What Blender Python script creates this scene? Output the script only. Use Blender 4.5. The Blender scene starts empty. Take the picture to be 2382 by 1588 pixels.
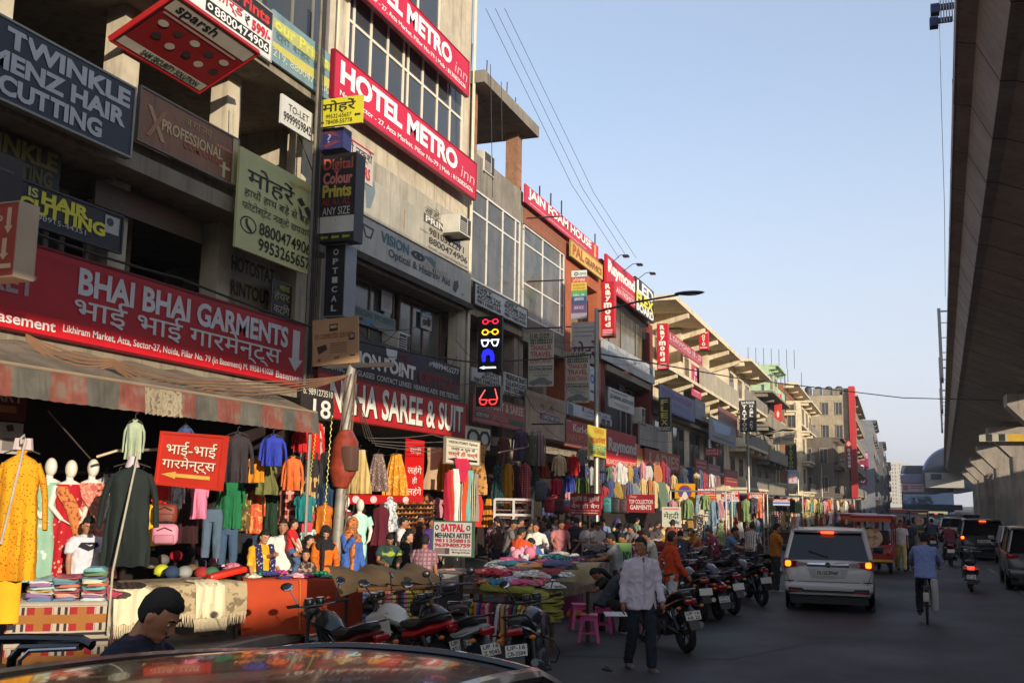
import bpy, bmesh, math, random
from mathutils import Vector, Matrix
R = math.radians
PI = math.pi
sc = bpy.context.scene
COL = sc.collection
# ------------------------------------------------------------------ camera
FPX, W0, H0 = 2400.0, 2382.0, 1588.0
CAMZ = 2.25
YAW, PITCH, ROLL = R(20.27), R(8.64), R(0.9)
def cam_axes():
 fwd = Vector((-math.sin(YAW) * math.cos(PITCH), math.cos(YAW) * math.cos(PITCH), math.sin(PITCH)))
 right = Vector((math.cos(YAW), math.sin(YAW), 0))
 up = right.cross(fwd)
 # the photo leans clockwise by ROLL
 r2 = right * math.cos(ROLL) + up * math.sin(ROLL)
 u2 = up * math.cos(ROLL) - right * math.sin(ROLL)
 return r2, u2, fwd
CR, CU, CF = cam_axes()
CO = Vector((0, 0, CAMZ))
cam = bpy.data.cameras.new("camera")
camo = bpy.data.objects.new("camera", cam)
COL.objects.link(camo)
camo.matrix_world = Matrix(((CR.x, CU.x, -CF.x, CO.x), (CR.y, CU.y, -CF.y, CO.y), (CR.z, CU.z, -CF.z, CO.z), (0, 0, 0, 1)))
cam.sensor_width = 36
cam.lens = FPX / W0 * 36
cam.clip_start = 0.05
cam.clip_end = 4000
sc.camera = camo
# ------------------------------------------------------------------ light
SUN_BACK = R(42)      # how far the sun stands behind the facade normal
SUN_EL = R(10.52)
SUN_DIR = Vector((math.cos(SUN_BACK) * math.cos(SUN_EL), -math.sin(SUN_BACK) * math.cos(SUN_EL), math.sin(SUN_EL)))
sun = bpy.data.lights.new("sun", 'SUN')
sun.energy = 3.3
sun.angle = R(0.5)
sun.color = (1.0, 0.88, 0.71)
suno = bpy.data.objects.new("sun", sun)
COL.objects.link(suno)
suno.rotation_euler = SUN_DIR.to_track_quat('Z', 'Y').to_euler()
suno.location = (60, -50, 60)
world = bpy.data.worlds.new("World")
sc.world = world
world.use_nodes = True
nt = world.node_tree
bg = nt.nodes['Background']
skyt = nt.nodes.new('ShaderNodeTexSky')
skyt.sky_type = 'NISHITA'
skyt.sun_disc = False
skyt.sun_elevation = SUN_EL
# Blender's sun_rotation runs clockwise from +Y
skyt.sun_rotation = math.atan2(SUN_DIR.x, SUN_DIR.y)
skyt.altitude = 200
skyt.air_density = 1.0
skyt.dust_density = 1.2
skyt.ozone_density = 2.0
# thin milky veil of city air over the clear sky, thicker towards the horizon
veil = nt.nodes.new('ShaderNodeMix'); veil.data_type = 'RGBA'
tcw = nt.nodes.new('ShaderNodeTexCoord'); sxyz = nt.nodes.new('ShaderNodeSeparateXYZ'); mrw = nt.nodes.new('ShaderNodeMapRange')
nt.links.new(tcw.outputs['Generated'], sxyz.inputs[0]); nt.links.new(sxyz.outputs[2], mrw.inputs[0])
mrw.inputs[1].default_value = 0.0; mrw.inputs[2].default_value = 0.42; mrw.inputs[3].default_value = 0.88; mrw.inputs[4].default_value = 0.36
mrw.interpolation_type = 'SMOOTHSTEP'
nt.links.new(mrw.outputs[0], veil.inputs[0])
veil.inputs[7].default_value = (2.85, 2.85, 3.25, 1)
nt.links.new(skyt.outputs[0], veil.inputs[6])
nt.links.new(veil.outputs[2], bg.inputs[0])
bg.inputs[1].default_value = 0.15
sc.view_settings.view_transform = 'Standard'
sc.view_settings.look = 'None'
sc.view_settings.exposure = 0.88
sc.view_settings.gamma = 1
sc.cycles.use_denoising = True
sc.cycles.max_bounces = 6
sc.cycles.diffuse_bounces = 3
sc.cycles.glossy_bounces = 3
sc.cycles.transparent_max_bounces = 8
sc.cycles.sample_clamp_indirect = 4.0
# ------------------------------------------------------------------ pixel rays
def ray(px, py):
 return (CF + CR * ((px - W0 / 2) / FPX) - CU * ((py - H0 / 2) / FPX))
def onX(px, py, X):
 d = ray(px, py); t = X / d.x
 return CO + d * t
def onY(px, py, Y):
 d = ray(px, py); t = Y / d.y
 return CO + d * t
def onZ(px, py, Z=0.0):
 d = ray(px, py); t = (Z - CAMZ) / d.z
 return CO + d * t
def proj(p):
 v = Vector(p) - CO
 z = v.dot(CF)
 return (W0 / 2 + FPX * v.dot(CR) / z, H0 / 2 - FPX * v.dot(CU) / z, z)
# ------------------------------------------------------------------ helpers
rng = random.Random(7)
def lin(c):
 c = c / 255.0
 return c / 12.92 if c <= 0.04045 else ((c + 0.055) / 1.055) ** 2.4
def L3(c):
 return (lin(c[0]), lin(c[1]), lin(c[2]), 1)
MATS = {}
def mat(c, rough=0.75, metal=0.0, var=0.12, scale=2.5, kind='plain', c2=None, bump=0.0, coat=0.0, emit=0.0, trans=0.0, ps=12.0):
 """procedural material; c and c2 are sRGB 0-255; kind picks the surface pattern"""
 key = (tuple(c), rough, metal, var, scale, kind, tuple(c2) if c2 else None, bump, coat, emit, trans, ps)
 if key in MATS:
  return MATS[key]
 m = bpy.data.materials.new("%s_%d" % (kind, len(MATS)))
 MATS[key] = m
 m.use_nodes = True
 t = m.node_tree
 n, l = t.nodes, t.links
 b = n['Principled BSDF']
 b.inputs['Roughness'].default_value = rough
 b.inputs['Metallic'].default_value = metal
 if coat:
  b.inputs['Coat Weight'].default_value = coat
  b.inputs['Coat Roughness'].default_value = 0.04
 if trans:
  b.inputs['Transmission Weight'].default_value = trans
 base = L3(c)
 if emit:
  b.inputs['Base Color'].default_value = base
  b.inputs['Emission Color'].default_value = base
  b.inputs['Emission Strength'].default_value = emit
  return m
 tc = n.new('ShaderNodeTexCoord')
 def mixc(fac, a, bb, typ='MIX'):
  x = n.new('ShaderNodeMix'); x.data_type = 'RGBA'; x.blend_type = typ
  if hasattr(fac, 'links') or hasattr(fac, 'is_output'):
   l.new(fac, x.inputs[0])
  else:
   x.inputs[0].default_value = fac
  for i, s in ((6, a), (7, bb)):
   if isinstance(s, tuple):
    x.inputs[i].default_value = s
   else:
    l.new(s, x.inputs[i])
  return x.outputs[2]
 def noise(sc_, det=4, stretch=None, rough_=0.6):
  nz = n.new('ShaderNodeTexNoise')
  nz.inputs['Scale'].default_value = sc_
  nz.inputs['Detail'].default_value = det
  nz.inputs['Roughness'].default_value = rough_
  if stretch:
   mp = n.new('ShaderNodeMapping'); mp.inputs['Scale'].default_value = stretch
   l.new(tc.outputs['Object'], mp.inputs[0]); l.new(mp.outputs[0], nz.inputs[0])
  else:
   l.new(tc.outputs['Object'], nz.inputs[0])
  return nz.outputs[0]
 def ramp(s, a, bb):
  r = n.new('ShaderNodeMapRange'); r.inputs[1].default_value = a; r.inputs[2].default_value = bb
  l.new(s, r.inputs[0]); return r.outputs[0]
 def math1(op, s, v):
  r = n.new('ShaderNodeMath'); r.operation = op; l.new(s, r.inputs[0]); r.inputs[1].default_value = v
  return r.outputs[0]
 def sepz(axis):
  s = n.new('ShaderNodeSeparateXYZ'); l.new(tc.outputs['Object'], s.inputs[0]); return s.outputs[axis]
 col = base
 d2 = L3(c2) if c2 else tuple(v * 0.45 for v in base[:3]) + (1,)
 if kind == 'stripe':          # vertical stripes
  w = math1('SINE', math1('MULTIPLY', sepz(0), ps * 6.28), 0)
  col = mixc(ramp(w, 0.2, 0.5), base, d2)
 elif kind == 'hstripe':
  w = math1('SINE', math1('MULTIPLY', sepz(2), ps * 6.28), 0)
  col = mixc(ramp(w, 0.2, 0.5), base, d2)
 elif kind == 'check':
  w = math1('SINE', math1('MULTIPLY', sepz(0), ps * 6.28), 0)
  w2 = math1('SINE', math1('MULTIPLY', sepz(2), ps * 6.28), 0)
  col = mixc(ramp(w, 0.3, 0.5), base, d2)
  col = mixc(ramp(w2, 0.3, 0.5), col, d2)
 elif kind == 'plaid':         # wide bands crossed by fine dark lines
  for ax in (0, 2):
   p_ = sepz(ax)
   w = math1('SINE', math1('MULTIPLY', p_, ps*6.28), 0); w2 = math1('SINE', math1('MULTIPLY', p_, ps*6.28*6), 0)
   col = mixc(ramp(w, .25, .3), col, d2)
   col = mixc(ramp(math1('MULTIPLY', ramp(w, .4, .45), 1.0), .4, .6), col, mixc(ramp(w2, .1, .3), col, (.03,.02,.02,1)))
   col = mixc(ramp(w, -.75, -.8), col, L3((150,96,40)))
 elif kind == 'dots':
  v = n.new('ShaderNodeTexVoronoi'); v.inputs['Scale'].default_value = ps
  l.new(tc.outputs['Object'], v.inputs[0])
  col = mixc(ramp(v.outputs[0], 0.32, 0.22), base, d2)
 elif kind == 'print':         # all-over flower print
  col = mixc(ramp(noise(ps, 2), 0.52, 0.60), base, d2)
 elif kind == 'brick':
  br = n.new('ShaderNodeTexBrick')
  mp = n.new('ShaderNodeMapping'); mp.inputs['Rotation'].default_value = (R(90), 0, R(90))
  l.new(tc.outputs['Object'], mp.inputs[0]); l.new(mp.outputs[0], br.inputs[0])
  br.inputs['Scale'].default_value = 4.2
  br.inputs['Color1'].default_value = base; br.inputs['Color2'].default_value = tuple(v * 0.7 for v in base[:3]) + (1,)
  br.inputs['Mortar'].default_value = d2; br.inputs['Mortar Size'].default_value = 0.02
  col = br.outputs[0]
 elif kind == 'wall':          # rain-streaked plaster
  s1 = noise(0.7, 5)
  s2 = noise(1.6, 5, (3.0, 3.0, 0.22), 0.7)
  col = mixc(ramp(s1, 0.42, 0.72), base, tuple(v * 0.72 for v in base[:3]) + (1,))
  col = mixc(ramp(s2, 0.50, 0.78), col, d2)
 elif kind == 'asphalt':
  s1 = noise(0.25, 5); s2 = noise(60, 2)
  s3 = noise(1.1, 6, (1.6, .5, 1), .7)
  col = mixc(ramp(s1, 0.38, 0.62), base, d2)
  col = mixc(ramp(s3, 0.52, 0.72), col, tuple(v*1.55 for v in base[:3])+(1,))
  col = mixc(ramp(s2, 0.55, 0.75), col, tuple(min(1, v * 1.9) for v in base[:3]) + (1,))
  br_ = ramp(s1, 0.3, 0.7)
  r_ = n.new('ShaderNodeMapRange'); r_.inputs[3].default_value = 0.62; r_.inputs[4].default_value = 0.85
  l.new(br_, r_.inputs[0]); l.new(r_.outputs[0], b.inputs['Roughness'])
 elif kind == 'wood':
  s1 = noise(3, 5, (0.6, 12, 12))
  col = mixc(ramp(s1, 0.35, 0.7), base, d2)
 elif kind == 'glassy':        # window glass: dark, streaky with dust
  s1 = noise(1.3, 4, (1, 1, 0.5))
  col = mixc(ramp(s1, 0.4, 0.75), base, d2)
 elif kind == 'leaf':
  s1 = noise(6, 2)
  col = mixc(ramp(s1, 0.3, 0.7), base, d2)
 if var and kind not in ('asphalt', 'glassy'):
  s = noise(scale, 3)
  dark = mixc(1.0, col, (1 - var * 1.6,) * 3 + (1,), 'MULTIPLY')
  col = mixc(ramp(s, 0.3, 0.7), dark, col)
 if isinstance(col, tuple):
  b.inputs['Base Color'].default_value = col
 else:
  l.new(col, b.inputs['Base Color'])
 if bump:
  bp = n.new('ShaderNodeBump'); bp.inputs['Strength'].default_value = bump; bp.inputs['Distance'].default_value = 0.02
  l.new(noise(18, 3), bp.inputs['Height']); l.new(bp.outputs[0], b.inputs['Normal'])
 return m
def cloth(c, kind='plain', c2=None, ps=12.0):
 return mat(c, rough=0.9, kind=kind, c2=c2, ps=ps, var=0.10, scale=4, bump=0.25)
class MB:
 def __init__(s):
  s.v, s.f, s.m, s.sm = [], [], [], []
 def add(s, vs, fs, m=0, smooth=False):
  o = len(s.v); s.v.extend([tuple(p) for p in vs])
  for f in fs:
   s.f.append(tuple(i + o for i in f)); s.m.append(m); s.sm.append(smooth)
  return s
 def box(s, x0, x1, y0, y1, z0, z1, m=0):
  return s.add([(x0,y0,z0),(x1,y0,z0),(x1,y1,z0),(x0,y1,z0),(x0,y0,z1),(x1,y0,z1),(x1,y1,z1),(x0,y1,z1)],
                     [(0,3,2,1),(4,5,6,7),(0,1,5,4),(1,2,6,5),(2,3,7,6),(3,0,4,7)], m)
 def obox(s, M, hx, hy, hz, m=0):
  vs = [M @ Vector((a*hx, b*hy, c*hz)) for c in (-1,1) for (a,b) in ((-1,-1),(1,-1),(1,1),(-1,1))]
  return s.add(vs, [(0,3,2,1),(4,5,6,7),(0,1,5,4),(1,2,6,5),(2,3,7,6),(3,0,4,7)], m)
 def rbox(s, x0, x1, y0, y1, z0, z1, r=0.02, m=0, seg=2, M=None):
  bm = bmesh.new()
  bmesh.ops.create_cube(bm, size=1)
  for v in bm.verts:
   v.co = Vector(((x0+x1)/2 + v.co.x*(x1-x0), (y0+y1)/2 + v.co.y*(y1-y0), (z0+z1)/2 + v.co.z*(z1-z0)))
  r = min(r, 0.48*min(abs(x1-x0), abs(y1-y0), abs(z1-z0)))
  bmesh.ops.bevel(bm, geom=list(bm.edges), offset=r, segments=seg, affect='EDGES', profile=0.5)
  bm.verts.index_update()
  vs = [(M @ v.co) if M else v.co.copy() for v in bm.verts]
  s.add(vs, [tuple(v.index for v in f.verts) for f in bm.faces], m, True)
  bm.free(); return s
 def prism(s, pts, axis, lo, hi, m=0, smooth=False):
  n = len(pts)
  def P(p, w):
   return {'x': (w, p[0], p[1]), 'y': (p[0], w, p[1]), 'z': (p[0], p[1], w)}[axis]
  vs = [P(p, lo) for p in pts] + [P(p, hi) for p in pts]
  fs = [(i, (i+1) % n, n+(i+1) % n, n+i) for i in range(n)]
  s.add(vs, fs, m, smooth)
  s.add(vs, [tuple(range(n))[::-1], tuple(range(n, 2*n))], m, False)
  return s
 def loft(s, rings, m=0, cap=True, closed=True, smooth=True, mfun=None):
  n = len(rings[0]); o = len(s.v)
  for r in rings: s.v.extend([tuple(p) for p in r])
  for i in range(len(rings)-1):
   for j in range(n if closed else n-1):
    k = (j+1) % n
    s.f.append((o+i*n+j, o+i*n+k, o+(i+1)*n+k, o+(i+1)*n+j)); s.m.append(mfun(i, j) if mfun else m); s.sm.append(smooth)
  if cap and closed:
   s.f.append(tuple(o+j for j in range(n))[::-1]); s.m.append(m); s.sm.append(False)
   s.f.append(tuple(o+(len(rings)-1)*n+j for j in range(n))); s.m.append(m); s.sm.append(False)
  return s
 def tube(s, pts, r, n=8, m=0, cap=True, flat=1.0):
  pts = [Vector(p) for p in pts]
  rs = r if isinstance(r, (list, tuple)) else [r]*len(pts)
  rings = []; prev = None
  for i, p in enumerate(pts):
   d = (pts[min(i+1, len(pts)-1)] - pts[max(i-1, 0)])
   d = d.normalized() if d.length > 1e-9 else Vector((0,0,1))
   if prev is None:
    a = Vector((0,0,1)) if abs(d.z) < 0.9 else Vector((1,0,0))
    u = d.cross(a).normalized()
   else:
    u = (prev - d*prev.dot(d))
    u = u.normalized() if u.length > 1e-6 else d.orthogonal().normalized()
   prev = u; w = d.cross(u)
   rings.append([p + u*(math.cos(2*PI*k/n)*rs[i]) + w*(math.sin(2*PI*k/n)*rs[i]*flat) for k in range(n)])
  return s.loft(rings, m, cap)
 def ell(s, c, r, m=0, nu=12, nv=8, M=None):
  vs = []; c = Vector(c)
  for i in range(nv+1):
   th = PI*i/nv
   for j in range(nu):
    ph = 2*PI*j/nu
    q = Vector((r[0]*math.sin(th)*math.cos(ph), r[1]*math.sin(th)*math.sin(ph), r[2]*math.cos(th)))
    vs.append(c + (M @ q if M else q))
  fs = [(i*nu+j, (i+1)*nu+j, (i+1)*nu+(j+1) % nu, i*nu+(j+1) % nu) for i in range(nv) for j in range(nu)]
  return s.add(vs, fs, m, True)
 def lathe(s, prof, c=(0,0,0), n=16, m=0, axis='z'):
  rings = []
  for r, h in prof:
   ring = []
   for k in range(n):
    a, b = r*math.cos(2*PI*k/n), r*math.sin(2*PI*k/n)
    q = {'z': (a, b, h), 'y': (a, h, b), 'x': (h, a, b)}[axis]
    ring.append((q[0]+c[0], q[1]+c[1], q[2]+c[2]))
   rings.append(ring)
  return s.loft(rings, m, True)
 def quad(s, a, b, c, d, m=0):
  return s.add([a, b, c, d], [(0,1,2,3)], m)
 def build(s, name, mats, parent=None, angle=40):
  me = bpy.data.meshes.new(name)
  me.from_pydata(s.v, [], s.f)
  if not isinstance(mats, (list, tuple)): mats = [mats]
  for m in mats: me.materials.append(m)
  me.polygons.foreach_set('material_index', s.m)
  me.polygons.foreach_set('use_smooth', s.sm)
  me.update()
  bm = bmesh.new(); bm.from_mesh(me)
  bmesh.ops.recalc_face_normals(bm, faces=bm.faces)
  bm.to_mesh(me); bm.free()
  if any(s.sm):
   me.set_sharp_from_angle(angle=R(angle))
  o = bpy.data.objects.new(name, me)
  COL.objects.link(o)
  if parent is not None: o.parent = parent
  return o
def tag(o, label=None, cat=None, group=None, kind=None):
 if label: o['label'] = label
 if cat: o['category'] = cat
 if group: o['group'] = group
 if kind: o['kind'] = kind
 return o
def empty(name, label, cat, loc=(0,0,0), rz=0.0, group=None):
 o = bpy.data.objects.new(name, None); COL.objects.link(o)
 o.empty_display_size = 0.2
 o.location = loc; o.rotation_euler = (0, 0, rz)
 return tag(o, label, cat, group)
def copy_tree(o, parent=None):
 c = o.copy(); COL.objects.link(c)
 if parent is not None: c.parent = parent
 for ch in list(o.children): copy_tree(ch, c)
 return c
# ------------------------------------------------------------------ lettering (made in one batch at the end)
TEXTS = []
def queue_text(parent, body, x0, z0, x1, z1, y, color, bold=0.0, slant=0.0, emit=0.0, M=None):
 TEXTS.append((parent, body, x0, z0, x1, z1, y, color, bold, slant, emit, M))
def flush_texts():
 keys = {}
 out = []
 for t in TEXTS:          # Devanagari is thickened by close repeats, not by growing its outline
  if t[8] and any(0x900 <= ord(ch) < 0x980 for ch in t[1]):
   d = t[8]*0.55*(t[5]-t[3])
   for k, (ax, az) in enumerate(((-d,0),(d,0),(0,d*.6),(0,-d*.6))):
    out.append((t[0],t[1],t[2]+ax,t[3]+az,t[4]+ax,t[5]+az,t[6]-.0005*k,t[7],0.0)+tuple(t[9:]))
  else: out.append(t)
 TEXTS[:] = out
 for t in TEXTS:
  keys.setdefault((t[1], t[8]), None)
 objs = []
 for (body, bold) in keys:
  cu = bpy.data.curves.new('lettering_curve', 'FONT')
  cu.body = body; cu.offset = min(.05, bold*1.45); cu.resolution_u = 3
  o = bpy.data.objects.new('lettering_curve', cu); COL.objects.link(o); objs.append(((body, bold), o))
 bpy.context.view_layer.update()
 dg = bpy.context.evaluated_depsgraph_get()
 for k, o in objs:
  me = o.evaluated_get(dg).to_mesh()
  vs = [tuple(v.co) for v in me.vertices]; fs = [tuple(p.vertices) for p in me.polygons]
  o.evaluated_get(dg).to_mesh_clear()
  if vs:
   xs = [v[0] for v in vs]; ys = [v[1] for v in vs]
   keys[k] = ([( (v[0]-min(xs))/max(1e-6, max(xs)-min(xs)), (v[1]-min(ys))/max(1e-6, max(ys)-min(ys))) for v in vs], fs)
 for k, o in objs:
  cu = o.data; bpy.data.objects.remove(o); bpy.data.curves.remove(cu)
 per = {}
 for t in TEXTS: per.setdefault(t[0].name, []).append(t)
 for nm, ts in per.items():
  mb = MB(); mats = []; par = ts[0][0]
  for (p, body, x0, z0, x1, z1, y, color, bold, slant, em, M) in ts:
   g = keys[(body, bold)]
   if not g: continue
   mm = mat(color, rough=0.6, var=0.08, scale=6) if not em else mat(color, emit=em)
   if mm not in mats: mats.append(mm)
   vs = []
   for (u, v) in g[0]:
    q = (x0 + (x1-x0)*u + slant*(z1-z0)*v, y, z0 + (z1-z0)*v)
    vs.append(tuple(M @ Vector(q)) if M else q)
   mb.add(vs, g[1], mats.index(mm))
  if mb.v: mb.build('lettering', mats, par)
# ------------------------------------------------------------------ sign boards
# local frame: x to the viewer's right, z up, the viewer on the -y side; u,v run 0..1 from the top left corner
def sign(name, label, P, rz, w, h, bg, items=(), thick=0.05, cat='sign', group=None, frame=None, tilt=0.0, wall=False):
 base = mat(bg, rough=0.5, var=0.16, scale=0.9, kind='wall' if wall else 'plain', bump=.15) if isinstance(bg, tuple) else bg
 mb = MB(); mb.box(0, w, 0, thick, 0, h)
 root = mb.build(name, base)
 root.location = P; root.rotation_euler = (0, tilt, rz)
 tag(root, label, cat, group)
 if frame:
  fb = MB(); t = 0.035 if w > 0.8 else 0.02
  fb.box(-t, 0, -0.015, thick+.01, -t, h+t); fb.box(w, w+t, -0.015, thick+.01, -t, h+t)
  fb.box(0, w, -0.015, thick+.01, h, h+t); fb.box(0, w, -0.015, thick+.01, -t, 0)
  fb.build('frame', mat(frame, rough=0.5, metal=0.3), root)
 add_items(root, w, h, items)
 return root
def add_items(root, w, h, items, y0=0.0):
 shapes = MB(); sm = []
 k = 0
 for it in items:
  k += 1
  y = y0 - 0.004 - 0.0012*(k % 7)
  if it[0] == 't':
   (_, body, u0, v0, u1, v1, c) = it[:7]
   bold = it[7] if len(it) > 7 else 0.0
   slant = it[8] if len(it) > 8 else 0.0
   em = it[9] if len(it) > 9 else 0.0
   queue_text(root, body, u0*w, h*(1-v1), u1*w, h*(1-v0), y-0.004, c, bold, slant, em)
   continue
  c = it[-1]; em = 0
  if isinstance(c, tuple) and len(c) == 4: em = c[3]; c = c[:3]
  m = mat(c, rough=0.6, var=0.1, scale=3) if not em else mat(c, emit=em)
  if m not in sm: sm.append(m)
  mi = sm.index(m)
  if it[0] == 'r':
   (_, u0, v0, u1, v1, _c) = it
   shapes.add([(u0*w, y, h*(1-v1)), (u1*w, y, h*(1-v1)), (u1*w, y, h*(1-v0)), (u0*w, y, h*(1-v0))], [(0,1,2,3)], mi)
  elif it[0] == 'p':      # polygon
   pts = it[1]
   shapes.add([(u*w, y, h*(1-v)) for u, v in pts], [tuple(range(len(pts)))], mi)
  elif it[0] == 'c':      # disc / ring: u, v, ru, rv, hole
   (_, u, v, ru, rv, hole, _c) = it
   n = 20
   out = [(w*(u+ru*math.cos(2*PI*i/n)), y, h*(1-v)+h*rv*math.sin(2*PI*i/n)) for i in range(n)]
   if hole:
    inn = [(w*(u+ru*hole*math.cos(2*PI*i/n)), y, h*(1-v)+h*rv*hole*math.sin(2*PI*i/n)) for i in range(n)]
    shapes.add(out+inn, [(i, (i+1) % n, n+(i+1) % n, n+i) for i in range(n)], mi)
   else:
    shapes.add(out, [tuple(range(n))], mi)
 if shapes.v: shapes.build('artwork', sm, root)
def arrow(u0, v0, u1, v1, c, d):
 """an arrow filling the box; d is l, r, d or u"""
 um, vm = (u0+u1)/2, (v0+v1)/2
 if d == 'l': hu = u0+(u1-u0)*0.3; a = (v1-v0)*0.25; pts = [(u0,vm),(hu,v1),(hu,vm+a),(u1,vm+a),(u1,vm-a),(hu,vm-a),(hu,v0)]
 elif d == 'r': hu = u1-(u1-u0)*0.3; a = (v1-v0)*0.25; pts = [(u1,vm),(hu,v0),(hu,vm-a),(u0,vm-a),(u0,vm+a),(hu,vm+a),(hu,v1)]
 elif d == 'd': hv = v1-(v1-v0)*0.3; a = (u1-u0)*0.25; pts = [(um,v1),(u1,hv),(um+a,hv),(um+a,v0),(um-a,v0),(um-a,hv),(u0,hv)]
 else: hv = v0+(v1-v0)*0.3; a = (u1-u0)*0.25; pts = [(um,v0),(u0,hv),(um-a,hv),(um-a,v1),(um+a,v1),(um+a,hv),(u1,hv)]
 return ('p', pts, c)
def fsign(name, label, X, A, B, bg, items=(), **k):
 """board parallel to the facade: A, B are (px, ytop, ybottom) of its left and right edges"""
 a = onX(A[0], A[1], X); b = onX(A[0], A[2], X); c = onX(B[0], B[1], X); d = onX(B[0], B[2], X)
 y0, y1 = (a.y+b.y)/2, (c.y+d.y)/2
 z1, z0 = (a.z+c.z)/2, (b.z+d.z)/2
 return sign(name, label, (X, y0, z0), PI/2, y1-y0, z1-z0, bg, items, **k)
def bsign(name, label, X, A, B, bg, items=(), side='L', Y=None, **k):
 """board standing out from the facade and facing down the street; X is where its inner edge is fixed"""
 if Y is None:
  Y = onX(A[0], (A[1]+A[2])/2, X).y
 a = onY(A[0], A[1], Y); b = onY(A[0], A[2], Y); c = onY(B[0], B[1], Y); d = onY(B[0], B[2], Y)
 x0, x1 = (a.x+b.x)/2, (c.x+d.x)/2
 z1, z0 = (a.z+c.z)/2, (b.z+d.z)/2
 r = sign(name, label, (x0, Y, z0), 0.0, x1-x0, z1-z0, bg, items, **k)
 return r
def rod(name, label, cat, pts, r, c, rough=0.5, metal=0.6, group=None, n=8):
 mb = MB(); mb.tube(pts, r, n)
 return tag(mb.build(name, mat(c, rough=rough, metal=metal, var=0.15, scale=8)), label, cat, group)
# ------------------------------------------------------------------ ground
A = MB(); A.quad((-900,-300,0),(900,-300,0),(900,2500,0),(-900,2500,0))
gr = A.build('ground', mat((74,70,64), rough=0.95, var=0.2, scale=0.4)); tag(gr, kind='structure'); gr.location.z = -0.02
A = MB(); A.quad((-8.9,-120,0),(26,-120,0),(26,1200,0),(-8.9,1200,0))
tag(A.build('road', mat((44,42,44), kind='asphalt', c2=(34,33,35))), kind='structure')
A = MB()
A.box(-13.5,-9.0,-60,1200,-0.02,0.13); A.box(-9.0,-8.85,-60,1200,-0.02,0.14, 1)
tag(A.build('pavement', [mat((112,104,94), rough=0.9, var=0.25, scale=1.2), mat((150,142,128), rough=0.9, var=0.25)]), kind='structure')
A = MB(); A.box(-3.2,-2.4,15.2,16.4,0.002,0.006)
A2 = MB()
for k in range(40):      # faint worn lane line and repair patches
 y0 = 30 + k*9
 A2.box(3.05,3.17,y0,y0+3,0.0,0.004)
tag(A2.build('lane_marking', mat((120,118,110), rough=0.9, var=0.4, scale=3)), kind='structure')
A = MB(); A.add([(-5.2,14.6,.004),(-2.3,15.6,.004),(-1.4,17.9,.004),(-3.0,19.2,.004),(-5.4,18.0,.004)],[(0,1,2,3,4)])
tag(A.build('road_patch', mat((36,41,41), kind='asphalt', c2=(29,33,34))), kind='structure')
# ------------------------------------------------------------------ metro viaduct
VS = 0.0395
def vp(x, y, z): return (x + VS*y, y, z)
vc = mat((160,150,138), rough=0.85, kind='wall', c2=(108,98,90), var=0.16, scale=.5)
vd = mat((128,116,102), rough=0.9, kind='wall', c2=(88,78,70), var=0.15)
vroot = empty('viaduct', 'long concrete metro viaduct running over the right side of the road', 'viaduct', (0,0,0))
prof = [(1.45,10.75),(1.75,10.72),(4.80,9.45),(5.0,9.4),(8.35,9.4),(11.9,10.8),(11.9,11.6),(12.2,11.7),(12.2,11.85),(0.72,11.85),(0.72,11.68),(1.04,11.6)]
A = MB()
segs = [-150 + 27*i for i in range(20)]
rings = []
y = -140.0
ys = [-140 + 3.6*i for i in range(128)]
A.loft([[vp(x, yy, z) for x, z in prof] for yy in ys], 0, smooth=False)
A.build('girder', vc, vroot)
A = MB()
for yy in ys:            # dark joints between the precast segments
 A.loft([[vp(x+(0.006 if x > 6 else -0.006), q, z-0.006 if z < 11 else z) for x, z in prof] for q in (yy-0.02, yy+0.02)], 0, smooth=False)
A.build('segment_joint', mat((60,54,48), rough=0.9), vroot)['kind'] = 'stuff'
for sx, nm in ((0.66,'l'),(12.1,'r')):
 A = MB()
 A.loft([[vp(sx, q, 11.7), vp(sx+0.12, q, 11.7), vp(sx+0.12, q, 12.3), vp(sx, q, 12.3)] for q in (-140, 318)], 0, smooth=False)
 for q in ys[::2]:
  A.loft([[vp(sx-0.01, q-0.03, 11.7), vp(sx+0.13, q-0.03, 11.7), vp(sx+0.13, q-0.03, 12.31), vp(sx-0.01, q-0.03, 12.31)], [vp(sx-0.01, q+0.03, 11.7), vp(sx+0.13, q+0.03, 11.7), vp(sx+0.13, q+0.03, 12.31), vp(sx-0.01, q+0.03, 12.31)]], 1, smooth=False)
 A.build('parapet', [vc, vd], vroot)
# pillars under it
PLAB = ['second concrete pillar, its wide top just left of the right edge of the photo','third concrete pillar under the viaduct','fourth concrete pillar under the viaduct','fifth concrete pillar, close to the blue station','concrete pillar cap at the right edge above the yellow bar','concrete viaduct pillar beside the road, right of the photo','concrete viaduct pillar opposite the optical shops, right of the photo','concrete viaduct pillar opposite the foam shop, right of the photo']
def pillar(y, i):
 x = 6.8 + VS*y
 r = empty('viaduct_pillar', PLAB[i], 'pillar', (x, y, 0), 0.0, 'viaduct pillars')
 b = MB(); b.rbox(-1.3,1.3,-.9,.9,0,6.6,0.3,seg=3); b.build('shaft', vc, r)
 b = MB()
 b.loft([[(-1.3,-.9,6.4),(1.3,-.9,6.4),(1.3,.9,6.4),(-1.3,.9,6.4)],[(-3.0,-1.1,8.2),(3.0,-1.1,8.2),(3.0,1.1,8.2),(-3.0,1.1,8.2)],[(-3.0,-1.1,8.9),(3.0,-1.1,8.9),(3.0,1.1,8.9),(-3.0,1.1,8.9)]], smooth=False)
 b.build('pillar_cap', vc, r)
 for sx in (-1.2, 1.2):
  b = MB(); b.box(sx-.4,sx+.4,-.4,.4,8.9,9.38); b.build('bearing', vd, r)
for i, y in enumerate((128, 158, 188, 218, 98, 13, 41, 69)): pillar(y, i)
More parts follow.
